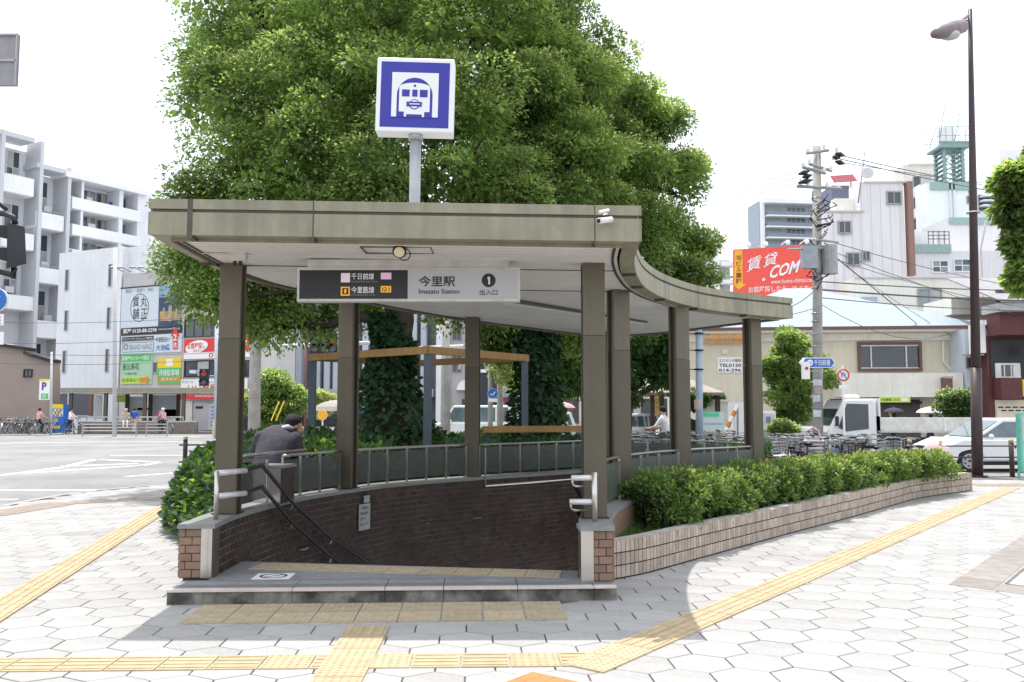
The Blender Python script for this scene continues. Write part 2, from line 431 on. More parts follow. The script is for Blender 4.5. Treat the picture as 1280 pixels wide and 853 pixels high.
# kerb stones round the pavement's street side
kb = thing('kerb', 'pale concrete kerb stones edging the pavement against the road', 'kerb', (-8.3,15,0)); 
kp = Path(catmull([p for p in PAVE[1:16]], 6)); t = 0
while t < kp.len-.7:
    a, d, n = kp.nrm(t); b, d2, n2 = kp.nrm(t+.59)
    if a.y < 24.5 or True:
        MB().prism([(a-n*.0), (b-n2*.0), (b-n2*-.15), (a-n*-.15)][::-1], ROADZ-.02, .004, .0).build('kerb_stone', kerbm, kb)
    t += .6
# hexagonal slabs
hexes = []
BEDS = [[(-2.9,8.9),(-3.6,10.3),(-4.2,11.3),(-4.6,12.4),(-4.7,13.6),(-4.5,15),(-2,15),(-2.3,11)],[(-4.6,14.6),(-2.3,12.3),(.6,14.8),(3.6,15.2),(5,18),(4.6,21),(-6,22),(-6.2,18)]]
R6 = .36/math.sqrt(3)
def hexat(c, r=R6-.006):
    return [(c.x+SX.x*cx-SN.x*cy, c.y+SX.y*cx-SN.y*cy) for cx, cy in [(r*sin(pi/3*k), r*cos(pi/3*k)) for k in range(6)]]
strips = []          # (a, b, half width) tactile ways: no slab centre inside
for j in range(-4, 52):
    for i in range(-46, 60):
        c = SO+SX*((i+(.5 if j % 2 else 0))*.36+.05)-SN*((j-7)*.312+.1)
        if c.y < 3.6 or c.y > 19.5 or abs(c.x) > .85*c.y+.5: continue
        if not inside(c, PAVE): continue
        pts = hexat(c)
        if not all(inside(p, PAVE) for p in pts): continue
        if sum(inside(p, holes_well) for p in pts) >= 5 or all(inside(p, planter_poly) for p in pts): continue
        if any(inside(c, P_) for P_ in BEDS): continue
        vis = abs(c.x) < .60*c.y
        hexes.append(((0 if vis else 100)+c.y, c, pts))
hexes.sort(key=lambda q: q[0])
pav = thing('slab_paving', 'pale hexagonal concrete slabs paving the sunny corner pavement', 'paving', (0,0,0))
hm = {}
def proto_prism(key, pts, z0, z1, ch, name, mat):
    c = sum((Vector(p) for p in pts), Vector((0,0)))/len(pts)
    if key not in hm:
        o = MB().prism([(p[0]-c.x, p[1]-c.y) for p in pts], z0, z1, ch).build(name, mat); hm[key] = o.data; bpy.data.objects.remove(o)
    return hm[key], c
rest = MB()
for k, (dd, c, pts) in enumerate(hexes):
    if k < 290:
        me, cc = proto_prism('hex', pts, -.01, .0, .003, 'paving_slab', paver)
        o = link('paving_slab', me, pav); o.location = (cc.x, cc.y, random.uniform(-.0015, .0010)); o.rotation_euler = (random.uniform(-.002,.002), random.uniform(-.002,.002), 0)
    else: rest.prism(pts, -.01, random.uniform(-.001,.001), .003)
rest.build('slab_field', paver, pav, kind='stuff')
# tactile tiles: a base plate with bars or domes; each tile a part, mesh data shared
def tact_mesh(kind, w_, l_, mat, name):
    mb = MB(); a, b = w_/2-.003, l_/2-.003
    mb.prism([(-a,-b),(a,-b),(a,b),(-a,b)], -.008, .005, .002)
    if kind == 'bar':
        for i in range(4):
            x = -a+(i+.5)*2*a/4; mb.prism([(x-.012,-b+.012),(x+.012,-b+.012),(x+.012,b-.012),(x-.012,b-.012)], .005, .0095, .003)
    else:
        nx = 6; ny = max(3, int(round(l_/w_*6)))
        for i in range(nx):
            for j in range(ny):
                x = -a+(i+.5)*2*a/nx; y = -b+(j+.5)*2*b/ny
                mb.prism([(x+.011*cos(q*pi/3), y+.011*sin(q*pi/3)) for q in range(6)], .005, .0095, .003)
    o = mb.build(name, mat); me = o.data; bpy.data.objects.remove(o); return me
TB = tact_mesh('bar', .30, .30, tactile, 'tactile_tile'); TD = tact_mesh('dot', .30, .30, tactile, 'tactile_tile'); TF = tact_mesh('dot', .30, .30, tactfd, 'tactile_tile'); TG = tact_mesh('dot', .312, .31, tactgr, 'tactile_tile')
def lay(par, me, p, ang):
    o = link('tactile_tile', me, par); o.location = (p[0]-par.location.x, p[1]-par.location.y, .003+random.uniform(-.0006,.0006)); o.rotation_euler = (0,0,ang); return o
def strip_run(name, label, a, b, kinds, skip=None, dz=0):
    a = Vector(a); b = Vector(b); d = (b-a).normalized(); L_ = (b-a).length; n = int(L_/.303); ang = atan2(d.y, d.x)-pi/2
    th = thing(name, label, 'tactile paving', (a.x, a.y, dz))
    for i in range(n+1):
        p = a+d*(i*.303+.15); lay(th, kinds(i), p, ang)
    return th
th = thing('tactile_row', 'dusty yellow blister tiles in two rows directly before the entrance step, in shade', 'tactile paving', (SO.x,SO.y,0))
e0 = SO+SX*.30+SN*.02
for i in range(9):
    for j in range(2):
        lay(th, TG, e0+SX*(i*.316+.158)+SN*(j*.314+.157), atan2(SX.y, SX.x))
hs0 = Vector((-9.4, 5.27)); 
strip_run('tactile_strip', 'yellow bar tile strip running across the pavement in front of the step', hs0, (.36,5.60), lambda i: TD if i in (26,28,31) else TB)
strip_run('tactile_strip', 'short yellow strip leading from the crosswise strip toward the shaded step', (-.985,4.0), (-1.02,6.38), lambda i: TB if i > 6 else TD, dz=.005)
th_r = strip_run('tactile_strip', 'long yellow strip running off to the right past the shrub planter', (.42,5.40), (9.9,17.6), lambda i: TD if i < 2 else TB, dz=.004)
strip_run('tactile_strip', 'yellow strip slanting away at the left toward the road corner', (-3.35,4.1), (-5.50,14.1), lambda i: TB, dz=.006)
kq = Path([G(0,644)[:2], G(86,630)[:2], G(150,626)[:2], G(205,625)[:2]])
th = thing('tactile_strip', 'faded blister tile strip following the kerb at the far left', 'tactile paving', (-7.5,13.1,0))
for r_ in range(2):
    t = 0
    while t < kq.len:
        p, d = kq.at(t); n = Vector((d.y,-d.x)); lay(th, TF, p-n*(r_*.303), atan2(d.y, d.x)); t += .303
th = thing('tactile_strip', 'faint blister tiles along the kerb by the tall lamp post', 'tactile paving', (10,18,0))
for i in range(34):
    for r_ in range(2): lay(th, TF, (9.6+i*.303, 18.4-r_*.303-i*.02), -.07)
# orange slab cover at the bottom and the framed cover at the right
a = G(663,838); u1 = Vector((-.62,-.78)); u2 = Vector((.80,-.60))
oc = thing('utility_cover', 'orange square ground cover with brownish frame at the lower edge of the picture', 'ground cover', (a.x,a.y,0))
MB().prism([a.xy, a.xy+u1*.8, a.xy+u1*.8+u2*.8, a.xy+u2*.8], -.008, .010, .002).build('frame', nosing, oc)
for i in range(8):
    s0 = .05+i*.088
    MB().prism([a.xy+u2*s0+u1*.045, a.xy+u2*s0+u1*.755, a.xy+u2*(s0+.086)+u1*.755, a.xy+u2*(s0+.086)+u1*.045], -.006, .013, .002).build('slat', orangem, oc)
fc = thing('framed_cover', 'large stone bordered ground cover with dark slots at the right edge', 'ground cover', (4,8,0))
a = G(1186,731).xy; v1 = Vector((.62,.78)); v2 = Vector((.70,-.71))
nb = 9
for k in range(nb):
    c0 = a+v1*(k*.45); MB().prism([c0, c0+v2*.36, c0+v1*.442+v2*.36, c0+v1*.442], -.008, .004, .002).build('border_stone', M('border_stone', (.25,.225,.21), .8, rnd=.14, var=.15), fc)
for k in range(5):
    c0 = a+v2*(.37+k*.45); MB().prism([c0, c0+v2*.442, c0+v1*.34+v2*.442, c0+v1*.34], -.008, .004, .002).build('border_stone', M('border_stone', (0,0,0)), fc)
MB().prism([a+v1*.35+v2*.37, a+v1*.35+v2*2.6, a+v1*4.0+v2*2.6, a+v1*4.0+v2*.37], -.008, .003).build('cover_slab', M('cover_slab', (.34,.34,.35), .8, var=.14), fc)
for o1 in (.38, .80):
    mb = MB(); b0 = a+v1*(o1)+v2*(o1+.02)
    for (p0, dr, ln) in ((b0, v1, 2.6-o1), (b0, v2, 2.0-o1)):
        nn_ = Vector((-dr.y, dr.x)); mb.prism([p0-nn_*.014, p0+dr*ln-nn_*.014, p0+dr*ln+nn_*.014, p0+nn_*.014], .0, .0065)
    mb.build('slot', joint, fc)
# road markings
rp = thing('road_marking', 'white painted island outline and lane lines on the left roadway', 'road marking', (-12,30,ROADZ))
def pline(pix, wd, par=rp):
    P = [G(x, y, ROADZ) for x, y in pix]; mb = MB()
    for p, q in zip(P, P[1:]):
        d = (q-p).xy.normalized(); n = Vector((-d.y, d.x))*wd/2; p2 = p.xy-d*wd*.4; q2 = q.xy+d*wd*.4
        mb.prism([p2-n, q2-n, q2+n, p2+n], ROADZ+.001, ROADZ+.006)
    mb.build('painted_line', rpaint, par)
pline([(-160,613.5),(119,613.2)], .16); pline([(-160,625),(17,625)], .16)
pline([(6,594),(78,584.5),(120,574.5)], .22); pline([(120,574.5),(200,578),(178,582)], .2); pline([(30,592),(178,582)], .16); pline([(80,583),(168,580)], .22)
pline([(160,596),(225,591)], .15); pline([(140,570),(300,569)], .15); pline([(-200,556),(250,552)], .2); pline([(-200,547),(250,546)],.25)
pline([(1090,603.5),(1150,601)], .16)

# ================================================================== SUBWAY ENTRANCE
ent = thing('subway_entrance', 'open subway entrance with brown columns, curved olive canopy and brick lined stairwell', 'subway entrance', (-1,8,0))
CAPZ = .575
# landing and step
def q2(u, v, z=0): p = SO+SX*u-SN*v; return (p.x, p.y, z)      # u along the step, v away from the camera
W_ = 3.61
def slab(u0, v0, u1, v1, z0, z1, name, mat, ch=.0, par=ent):
    return MB().prism([q2(u0,v0)[:2], q2(u1,v0)[:2], q2(u1,v1)[:2], q2(u0,v1)[:2]], z0, z1, ch).build(name, mat, par)
edges = [0, .99, 1.73, 2.20, 2.80, 3.42, W_]
for a_, b_ in zip(edges, edges[1:]):
    slab(a_+.002, .012, b_-.002, .40, -.1, .098, 'step_riser', riserm)
    slab(a_+.003, -.004, b_-.003, .045, .099, .120, 'step_nosing', nosing, .004)
    slab(a_+.003, .048, b_-.003, .37, .10, .119, 'landing_slab', granite, .002)
for i in range(3):
    slab(.02, .095+i*.035, W_-.02, .107+i*.035, .1192, .1205, 'anti_slip_groove', joint)
slab(.0, .373, W_, .40, .09, .1175, 'drain_slot', joint)
lg = cen.near((-2.6,9.4))
# landing behind, inside the walls
lp = [q2(.21,.402)[:2], q2(3.335,.402)[:2], (.592,7.97), (-2.55,8.46)]
MB().prism(lp, -.1, .118).build('landing_slab', granite, ent)
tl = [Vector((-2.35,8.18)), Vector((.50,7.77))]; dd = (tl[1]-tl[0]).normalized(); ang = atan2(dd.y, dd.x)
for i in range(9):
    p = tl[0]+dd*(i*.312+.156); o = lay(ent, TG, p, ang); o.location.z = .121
# no smoking floor mark on the landing: white plate, ring and bar
cplate = G(342,720.5,.12).xy
u_, v_ = SX, -SN
nb_ = MB().prism([cplate-u_*.16-v_*.13, cplate+u_*.16-v_*.13, cplate+u_*.16+v_*.13, cplate-u_*.16+v_*.13], .118, .1225).build('floor_sign', white, ent)
mb = MB(); 
for k in range(24):
    a0, a1 = 2*pi*k/24, 2*pi*(k+1)/24
    f_ = lambda r, a: cplate+u_*(r*1.12*cos(a))+v_*(r*sin(a))
    mb.prism([f_(.085,a0), f_(.105,a0), f_(.105,a1), f_(.085,a1)], .1226, .1236)
mb.prism([cplate+u_*-.075+v_*-.05, cplate+u_*-.06+v_*-.06, cplate+u_*.075+v_*.05, cplate+u_*.06+v_*.06], .1226, .1236)
mb.build('ring_mark', black, nb_)
# stairs
for k in range(11):
    f0 = k*.33; zt = .118-(k+1)*.165
    y0L, y0R = 8.46+f0, 7.97+f0*1.02
    t0 = cen.near((-2.6,y0L)); t1 = cen.near((-2.6,y0L+.33))
    pL0 = cen.nrm(t0)[0]+cen.nrm(t0)[2]*.1; pL1 = cen.nrm(t1)[0]+cen.nrm(t1)[2]*.1
    s0 = cen.near((.75,y0R)); s1 = cen.near((.9,y0R+.34))
    pR0 = cen.nrm(s0)[0]+cen.nrm(s0)[2]*.1; pR1 = cen.nrm(s1)[0]+cen.nrm(s1)[2]*.1
    if k >= 5: pR0 = Vector((pR0.x+(k-5)*.15, pR0.y)); pR1 = Vector((pR1.x+(k-4)*.15, pR1.y))
    MB().prism([pL0, pR0, pR1, pL1], zt-.3, zt).build('stair_tread', granite, ent)
sheet('stairwell_floor', [tuple(q) for q in offs(cen,.3)], [], -1.75, granite, parent=ent, kind=None)
# walls: grout core, cap and tiles
def ribbon(path, o0, o1, z0, z1, name, mat, t0, t1, par=ent, step=.12, smooth=False):
    k = max(1, int((t1-t0)/step)); mb = MB(); L0 = []; 
    for i in range(k+1):
        p, d, n = path.nrm(t0+(t1-t0)*i/k); L0.append((p+n*o0, p+n*o1))
    vs = []
    for a_, b_ in L0: vs += [(a_.x,a_.y,z0),(b_.x,b_.y,z0),(b_.x,b_.y,z1),(a_.x,a_.y,z1)]
    fs = []
    for i in range(k):
        for j in range(4): fs.append((i*4+j, (i+1)*4+j, (i+1)*4+(j+1)%4, i*4+(j+1)%4))
    fs += [(0,1,2,3), (k*4+3,k*4+2,k*4+1,k*4)]
    mb.add(vs, fs); return mb.build(name, mat, par, fix=True)
ribbon(cen, -HW, HW-.012, -1.8, CAPZ-.045, 'wall_core', grout, .06, cen.len-.06)
t = 0
while t < cen.len-.1:
    e = min(t+1.15, cen.len); ribbon(cen, -HW-.012, HW+.012, CAPZ-.045, CAPZ, 'wall_cap', capm, t+.002, e-.002); t = e
# well tiles
pieces = []
rowh = .070; nrow = 24
for r_ in range(nrow):
    z1 = CAPZ-.05-r_*rowh; z0 = z1-.060
    tt = .05-(.06 if r_ % 2 else 0)
    while tt < cen.len-.1:
        a_ = max(tt, .05); b_ = min(tt+.110, cen.len-.06)
        if b_-a_ > .03:
            pa, da, na = cen.nrm(a_); pb, db, nb2 = cen.nrm(b_)
            if not (a_ < .9 and z1 < .10 and a_ > .0 and False):
                dist = (pa.y)
                vis = na.y < -.05 or (pa.x < -1.5)
                pieces.append(((dist if vis else dist+50)-(z0*.8), pa, na, pb, nb2, z0, z1))
        tt += .120
pieces.sort(key=lambda q: q[0])
def tile_mb(mb, pa, na, pb, nb2, z0, z1, th_=.006, o=HW-.012, sgn=1):
    a0 = pa+na*o; b0 = pb+nb2*o; a1 = pa+na*(o+sgn*th_+.006); b1 = pb+nb2*(o+sgn*th_+.006)
    return mb.add([(a0.x,a0.y,z0),(b0.x,b0.y,z0),(b0.x,b0.y,z1),(a0.x,a0.y,z1),(a1.x,a1.y,z0),(b1.x,b1.y,z0),(b1.x,b1.y,z1),(a1.x,a1.y,z1)],
        [(4,7,6,5),(0,4,5,1),(1,5,6,2),(2,6,7,3),(3,7,4,0)])
restm = MB()
for k, q in enumerate(pieces):
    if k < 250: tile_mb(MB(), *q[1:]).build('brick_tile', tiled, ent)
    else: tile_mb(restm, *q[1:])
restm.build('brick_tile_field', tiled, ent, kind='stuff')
# light grout strip behind tiles
ribbon(cen, HW-.0125, HW-.004, -1.8, CAPZ-.05, 'grout_bed', groutl, .05, cen.len-.05)
# pier ends facing the pavement
def pier(x0, x1, xs0, xs1, yb, tiles_left):
    # front end of the wall: steel strip and brick tile courses
    o = Vector((x0, yb)); u = SX
    L_ = x1-x0
    MB().obox(o, u, SN, 0, L_, -.16, 0, .118, CAPZ-.04).build('pier_core', grout, ent)
    MB().obox(o, u, SN, xs0, xs1, -.1, .022, .12, CAPZ-.035).build('steel_strip', steel, ent)
    MB().obox(o, u, SN, xs0+.03, xs1-.035, .02, .026, .13, CAPZ-.05).build('steel_strip', steel, ent)
    MB().obox(o, u, SN, -.012, L_+.012, -.2, .034, CAPZ-.038, CAPZ+.001).build('pier_cap', capm, ent)
    t0, t1 = (0, xs0) if tiles_left else (xs1, L_)
    for r_ in range(6):
        z1 = CAPZ-.046-r_*.0685; z0 = z1-.060; sp = (.052 if r_ % 2 == 0 else .107) if tiles_left else (.107 if r_ % 2 == 0 else .045)
        for a_, b_ in ((t0+.004, t0+sp-.004), (t0+sp+.004, t1-.004)):
            MB().obox(o, u, SN, a_, b_, -.01, .012, z0, z1).build('brick_tile', tileb, ent)
        # flank tiles of the pier
        so_ = 0 if tiles_left else L_
        for v0, v1 in ((.004,.10),(.11,.158)):
            MB().obox(o, u, SN, so_-(.012 if tiles_left else -.0), so_+(.0 if tiles_left else .012), -v1, -v0, z0, z1).build('brick_tile', tileb, ent)
pier(-2.835, -2.545, .185, .278, 7.62, True)
pier(.575, .845, .0, .105, 7.47, False)
# outer left flank of the wall, brick, above the ivy (seen from a step aside)
ribbon(cen, -HW-.01, -HW, -.1, CAPZ-.05, 'outer_wall_face', tileb, .14, cen.len-.14)
# block standing on the left wall
t0 = cen.near((-2.60,9.45)); p, d, n = cen.nrm(t0)
bl = MB().obox(p, d, n, .0, .34, -.16, .15, CAPZ-.02, .925).build('wall_block', grout, ent)
MB().obox(p, d, n, -.012, .0, -.16, .15, CAPZ, .925).build('block_steel', steel, ent)
MB().obox(p, d, n, -.02, .36, -.17, .165, .926, .955).build('block_cap', capm, ent)
for r_ in range(5):
    for c_ in range(4):
        a0 = .003+c_*.114-(.057 if r_ % 2 else 0); a1 = a0+.107; a0 = max(a0,.002); a1 = min(a1,.338)
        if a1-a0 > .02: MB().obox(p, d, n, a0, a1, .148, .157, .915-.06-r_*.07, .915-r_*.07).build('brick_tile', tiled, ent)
# columns: an I-shaped post of two flanges and a web box
CT = {}
bronzeu = M('column_bronze_upper', (.15,.13,.095), .5, metal=.2, var=.07, scale=2, streak=.09, dirt=.2, dirtcol=(.25,.22,.16))
def column(x, y, ang=0, s=.10, sb=.085):
    zt = soff(x)+.01
    c = thing('x', '', '', (0,0,0)); bpy.data.objects.remove(c)
    R_ = Matrix.Rotation(ang, 2)
    def P(poly): return [(Vector((x,y))+R_@Vector(q)) for q in poly]
    col_ = bpy.data.objects.new('column', None); COL.objects.link(col_); col_.parent = ent; col_.location = Vector((x, y, 0))-Vector(ent.location)
    zs = 2.30-.01*y
    for k_, (za, zb, m_) in enumerate(((CAPZ, zs, bronze), (zs+.004, zt, bronzeu))):
        e_ = 0 if k_ else .002
        MB().prism(P([(-s-e_,-sb-e_),(s+e_,-sb-e_),(s+e_,-sb+.045),(-s-e_,-sb+.045)]), za, zb).build('flange', m_, col_)
        MB().prism(P([(-s-e_,sb-.03),(s+e_,sb-.03),(s+e_,sb+e_),(-s-e_,sb+e_)]), za, zb).build('flange', m_, col_)
    MB().prism(P([(-s+.022,-sb+.046),(s-.022,-sb+.046),(s-.022,sb-.031),(-s+.022,sb-.031)]), CAPZ, zt).build('web', bronzed, col_)
    MB().prism(P([(-s-.02,-sb-.02),(s+.02,-sb-.02),(s+.02,sb+.02),(-s-.02,sb+.02)]), CAPZ-.001, CAPZ+.012).build('base_plate', bronzed, col_)
    return col_
COLS = [(-2.675,8.38,-.02),(-2.05,11.02,-.35),(-.58,12.98,-.12),(1.63,15.05,.1),(3.44,12.58,.55),(2.15,11.3,.42),(1.19,9.82,.38),(.745,8.06,0.05)]
for x, y, a_ in COLS: column(x, y, a_)
# glass railing on the wall cap
rl = thing('railing', 'frosted panel railing with stainless handrail round the back of the stairwell', 'railing', (0,12,CAPZ))
RT = 1.035
def railing(t0, t1, gap=.44, frame=False):
    n_ = max(1, round((t1-t0)/gap)); g = (t1-t0)/n_
    for i in range(n_+1):
        p, d, n = cen.nrm(t0+i*g)
        MB().obox(p, d, n, -.011, .011, -.012, .012, CAPZ, RT-.01).build('post', railst, rl)
        if i < n_:
            q, d2, n2 = cen.nrm(t0+(i+1)*g); dv = (q-p); L_ = dv.length; dv.normalize(); nn_ = Vector((dv.y,-dv.x))
            MB().obox(p, dv, nn_, .03, L_-.03, -.005, .005, CAPZ+.045, RT-.045).build('panel', frost, rl)
    pts = []
    k = int((t1-t0)/.15)
    for i in range(k+1):
        p, d, n = cen.nrm(t0+(t1-t0)*i/k); pts.append((p.x, p.y, RT))
    MB().tube(pts, .0165, 8).build('handrail', railst, rl, smooth=True)
cs = [cen.near(c[:2]) for c in COLS]
blk = cen.near((-2.60,9.45))
railing(cs[0]+.13, blk-.02, .95); railing(blk+.36, cs[1]-.13, .40); railing(cs[1]+.12, cs[2]-.13, .40); railing(cs[2]+.12, cs[3]-.12, .42)
railing(cs[3]+.12, cs[4]-.12, .6); railing(cs[4]+.12, cs[5]-.12, .6); railing(cs[5]+.12, cs[6]-.12, .6); railing(cs[6]+.12, cs[7]-.25, .7)
MB().tube([A(305,570,8.9), A(345,566,9.6), A(383,563,10.2)], .016, 8).build('handrail', railst, rl, smooth=True)
# stair handrails
def hrail(name, label, side):
    hr = thing(name, label, 'handrail', (side*1.6,8,0))
    sg = 1 if side < 0 else -1
    for z in (.98, .77):
        pts = []
        if side < 0:
            pts = [A(270,592 if z > .9 else 621,7.95)]
            path = [(8.3,0),(8.75,0.02),(9.6,-.43),(10.5,-.93),(11.5,-1.50)]
            for y_, dz in path:
                tt_ = cen.near((-2.6 if y_ < 10 else -2.0, y_)) if y_ < 10 else cen.near(((-2.3,10.5) if y_ < 11 else (-1.8,11.5)))
                p, d, n = cen.nrm(tt_); q = p+n*(HW+.09)
                if y_ < 8.8: q = Vector((max(q.x, -2.49), y_))
                pts.append((q.x, q.y, z+dz))
            MB().tube([pts[0], pts[1]], .026, 10).build('steel_sleeve', M('sleeve_pale_steel', (.70,.68,.70), .35, metal=.3), hr, smooth=True)
            dense = []
            for a_, b_ in zip(pts[1:], pts[2:]):
                for k in range(4): dense.append(Vector(a_).lerp(Vector(b_), k/4))
            dense.append(Vector(pts[-1]))
            MB().tube(dense, .019, 8).build('rail', steeld, hr, smooth=True)
            for tq in (cen.near((-2.55,9.6)), cen.near((-2.3,10.5)), cen.near((-1.8,11.5))):
                p, d, n = cen.nrm(tq); j = {0:-.43, 1:-.93, 2:-1.5}[[cen.near((-2.55,9.6)), cen.near((-2.3,10.5)), cen.near((-1.8,11.5))].index(tq)]
                MB().tube([(p.x+n.x*HW, p.y+n.y*HW, z+j-.06), (p.x+n.x*(HW+.07), p.y+n.y*(HW+.07), z+j-.06), (p.x+n.x*(HW+.09), p.y+n.y*(HW+.09), z+j-.01)], .008, 6).build('bracket', steel, hr)
        else:
            x0, x1 = (714 if z > .9 else 712), 746
            yy = 597.5 if z > .9 else 627.5
            MB().tube([A(x0,yy,7.8), A(x1,yy,7.8)], .026, 10).build('steel_sleeve', M('sleeve_pale_steel', (0,0,0)), hr, smooth=True)
            pr = [A(x0+1.5,yy+1,7.82), A(x0+1.5,yy+7,7.83), A(x0+3,yy+9.5,7.84), A(x0+6,yy+10.5,7.86), A(733,yy+10.5,7.95)]
            MB().tube(pr, .010, 8).build('return_bend', steel, hr, smooth=True)
            pts = []
            for y_, dz in ((8.6,-.18),(9.2,-.5),(10.2,-1.05)):
                p, d, n = cen.nrm(cen.near((.8 if y_ < 9 else 1.3, y_))); q = p+n*(HW+.10); pts.append((q.x, q.y, z+dz))
            MB().tube(pts, .019, 8).build('rail', steeld, hr, smooth=True)
    xp = (271, 7.93) if side < 0 else (743, 7.78)
    MB().tube([Vector((A(xp[0],600,xp[1]).x, xp[1], CAPZ)), Vector((A(xp[0],600,xp[1]).x, xp[1], 1.0))], .024 if side > 0 else .02, 10).build('post', steel, hr, smooth=True)
    return hr
h1 = hrail('stair_handrail', 'double dark handrail with pale sleeves running down the left side of the stairs', -1)
MB().tube([A(304,586,8.35), A(322,583,8.8)], .024, 8).build('green_sleeve', M('green_tape', (.02,.13,.08), .6), h1)
hrail('stair_handrail', 'short stainless double handrail on the right pier of the stairs', 1)
ct0, ct1 = cs[2]+.1, cen.near((2.2,15.0)); pts = []
for k in range(30):
    p, d, n = cen.nrm(ct0+(ct1-ct0)*k/29); q = p+n*(HW+.03); pts.append((q.x, q.y, CAPZ-.13+.0*k))
p, d, n = cen.nrm(ct0); q = p+n*(HW+.03); MB().tube([(q.x,q.y,RT-.05),(q.x,q.y,CAPZ-.13)], .012, 6).tube(pts, .013, 6).build('conduit', steel, ent)
# notice plate on the inner brick wall
nc = cen.near((-2.1,11.0)); 
tt_ = cen.near((-1.95,11.2)); p, d, n = cen.nrm(tt_); o_ = p+n*(HW+.012)
npl = thing('wall_notice', 'small grey notice plate fixed to the brick wall inside the stairwell', 'notice', (o_.x, o_.y, .2))
MB().obox(o_, d, n, -.13, .11, 0, .008, .05, .37).build('plate', M('notice_grey', (.42,.43,.42), .5), npl)
MB().obox(o_, d, n, -.03, .09, 0, .012, .385, .47).build('tab', M('notice_grey', (.42,.43,.42)), npl)
for k, s_ in enumerate(['この階段は', '自転車の', '通行を', '禁止します']):
    ox = o_+d*-.11; letters(s_, (ox.x, ox.y, .30-k*.065), (d.x,d.y,0), (0,0,1), .18 if k != 2 else .12, .045, black, npl, n=(n.x,n.y,0), off=.011, bold=0)

# ------------------------------------------------------------------ canopy
OUT = [(-2.765,7.12),(-2.80,7.9),(-2.80,8.7),(-2.70,9.5),(-2.47,10.15),(-1.85,11.35),(-1.15,12.6),(-.43,13.65),(.26,14.45),(.8,15.1),(1.4,15.6),(2.02,15.6),(2.65,14.85),(3.38,13.35),(3.80,12.56)]
INN = [(3.80,12.56),(3.36,12.30),(2.74,11.9),(2.2,11.35),(1.66,10.48),(1.31,9.6),(1.10,8.75),(1.00,8.2),(.93,7.7),(.885,7.12)]
left_ = Path(catmull(OUT, 6)); right_ = Path(catmull(INN, 6)); front_ = Path([(.885,7.12),(-2.765,7.12)])
soutline = left_.p[:-1]+right_.p[:-1]+front_.p[:-1]
# walking order keeps the outside to the left
def zt(x, k): return soff(x)+k
PROF = [(.02,-.030),(.02,.0),(.155,.0),(.155,.185),(.140,.185),(.140,.212),(.155,.212),(.155,.292),(-.03,.292)]
def fascia(path, t0, t1, wide=False, e0=0., e1=0.):
    k = max(1, int((t1-t0)/.12)); vs = []; n0 = len(PROF)
    for i in range(k+1):
        tq = t0+(t1-t0)*i/k; p, d, n = path.nrm(tq)
        ext = -e0 if i == 0 else (e1 if i == k else 0)
        for o, z in PROF:
            q = p-n*o+d*(ext*o); vs.append((q.x, q.y, zt(q.x, z)))
    fs = []
    for i in range(k):
        for j in range(n0-1): fs.append((i*n0+j, i*n0+j+1, (i+1)*n0+j+1, (i+1)*n0+j))
    fs += [tuple(range(n0)), tuple(k*n0+j for j in reversed(range(n0)))]
    o_ = MB().add(vs, fs).build('fascia_panel', olive, ent, fix=True)
    vs = []
    for i in range(k+1):
        tq = t0+(t1-t0)*i/k; p, d, n = path.nrm(tq); ext = -e0 if i == 0 else (e1 if i == k else 0)
        for o, z in ((.1405,.183),(.1412,.183),(.1412,.214),(.1405,.214)):
            q = p-n*o+d*(ext*o); vs.append((q.x, q.y, zt(q.x, z)))
    fs = [(i*4+j, i*4+(j+1)%4, (i+1)*4+(j+1)%4, (i+1)*4+j) for i in range(k) for j in range(4)]
    MB().add(vs, fs).build('groove_line', olived, o_, fix=True)
    return o_
def run(path, marks, **kw):
    m = [0]+marks+[path.len]
    for i, (a_, b_) in enumerate(zip(m, m[1:])):
        fascia(path, a_+(.005 if i else 0), b_-(.005 if i < len(m)-2 else 0), e0=(1. if i == 0 else 0), e1=(1. if i == len(m)-2 else 0))
run(front_, [.22, 2.48, 3.47])
run(left_, [1.2,2.6,4.1,5.6,7.1,8.6,10.1,11.3]); run(right_, [.75,1.85,2.95,4.1,5.0])
# dark joint strips behind the panel gaps and the wide joint at the left
for path, ms in ((front_, [.22,2.48,3.47]), (right_, [.75,1.85,2.95,4.1,5.0]), (left_, [1.2,2.6,4.1,5.6,7.1,8.6,10.1,11.3])):
    for m_ in ms:
        p, d, n = path.nrm(m_); wj = .022 if (path is front_ and m_ == 3.47) else .006
        q0 = p-n*.157 if (path is front_ and m_ == 3.47) else p-n*.150
        mbj = MB()
        vs = []
        for o in (.02, .1565 if wj > .01 else .150):
            for e in (-wj, wj):
                q = p-n*o+d*e; vs += [(q.x,q.y,zt(q.x,-.028)), (q.x,q.y,zt(q.x,.293))]
        MB().add(vs, [(0,1,3,2),(4,6,7,5),(0,4,5,1),(2,3,7,6),(1,5,7,3),(0,2,6,4)]).build('joint_strip', olived, ent)
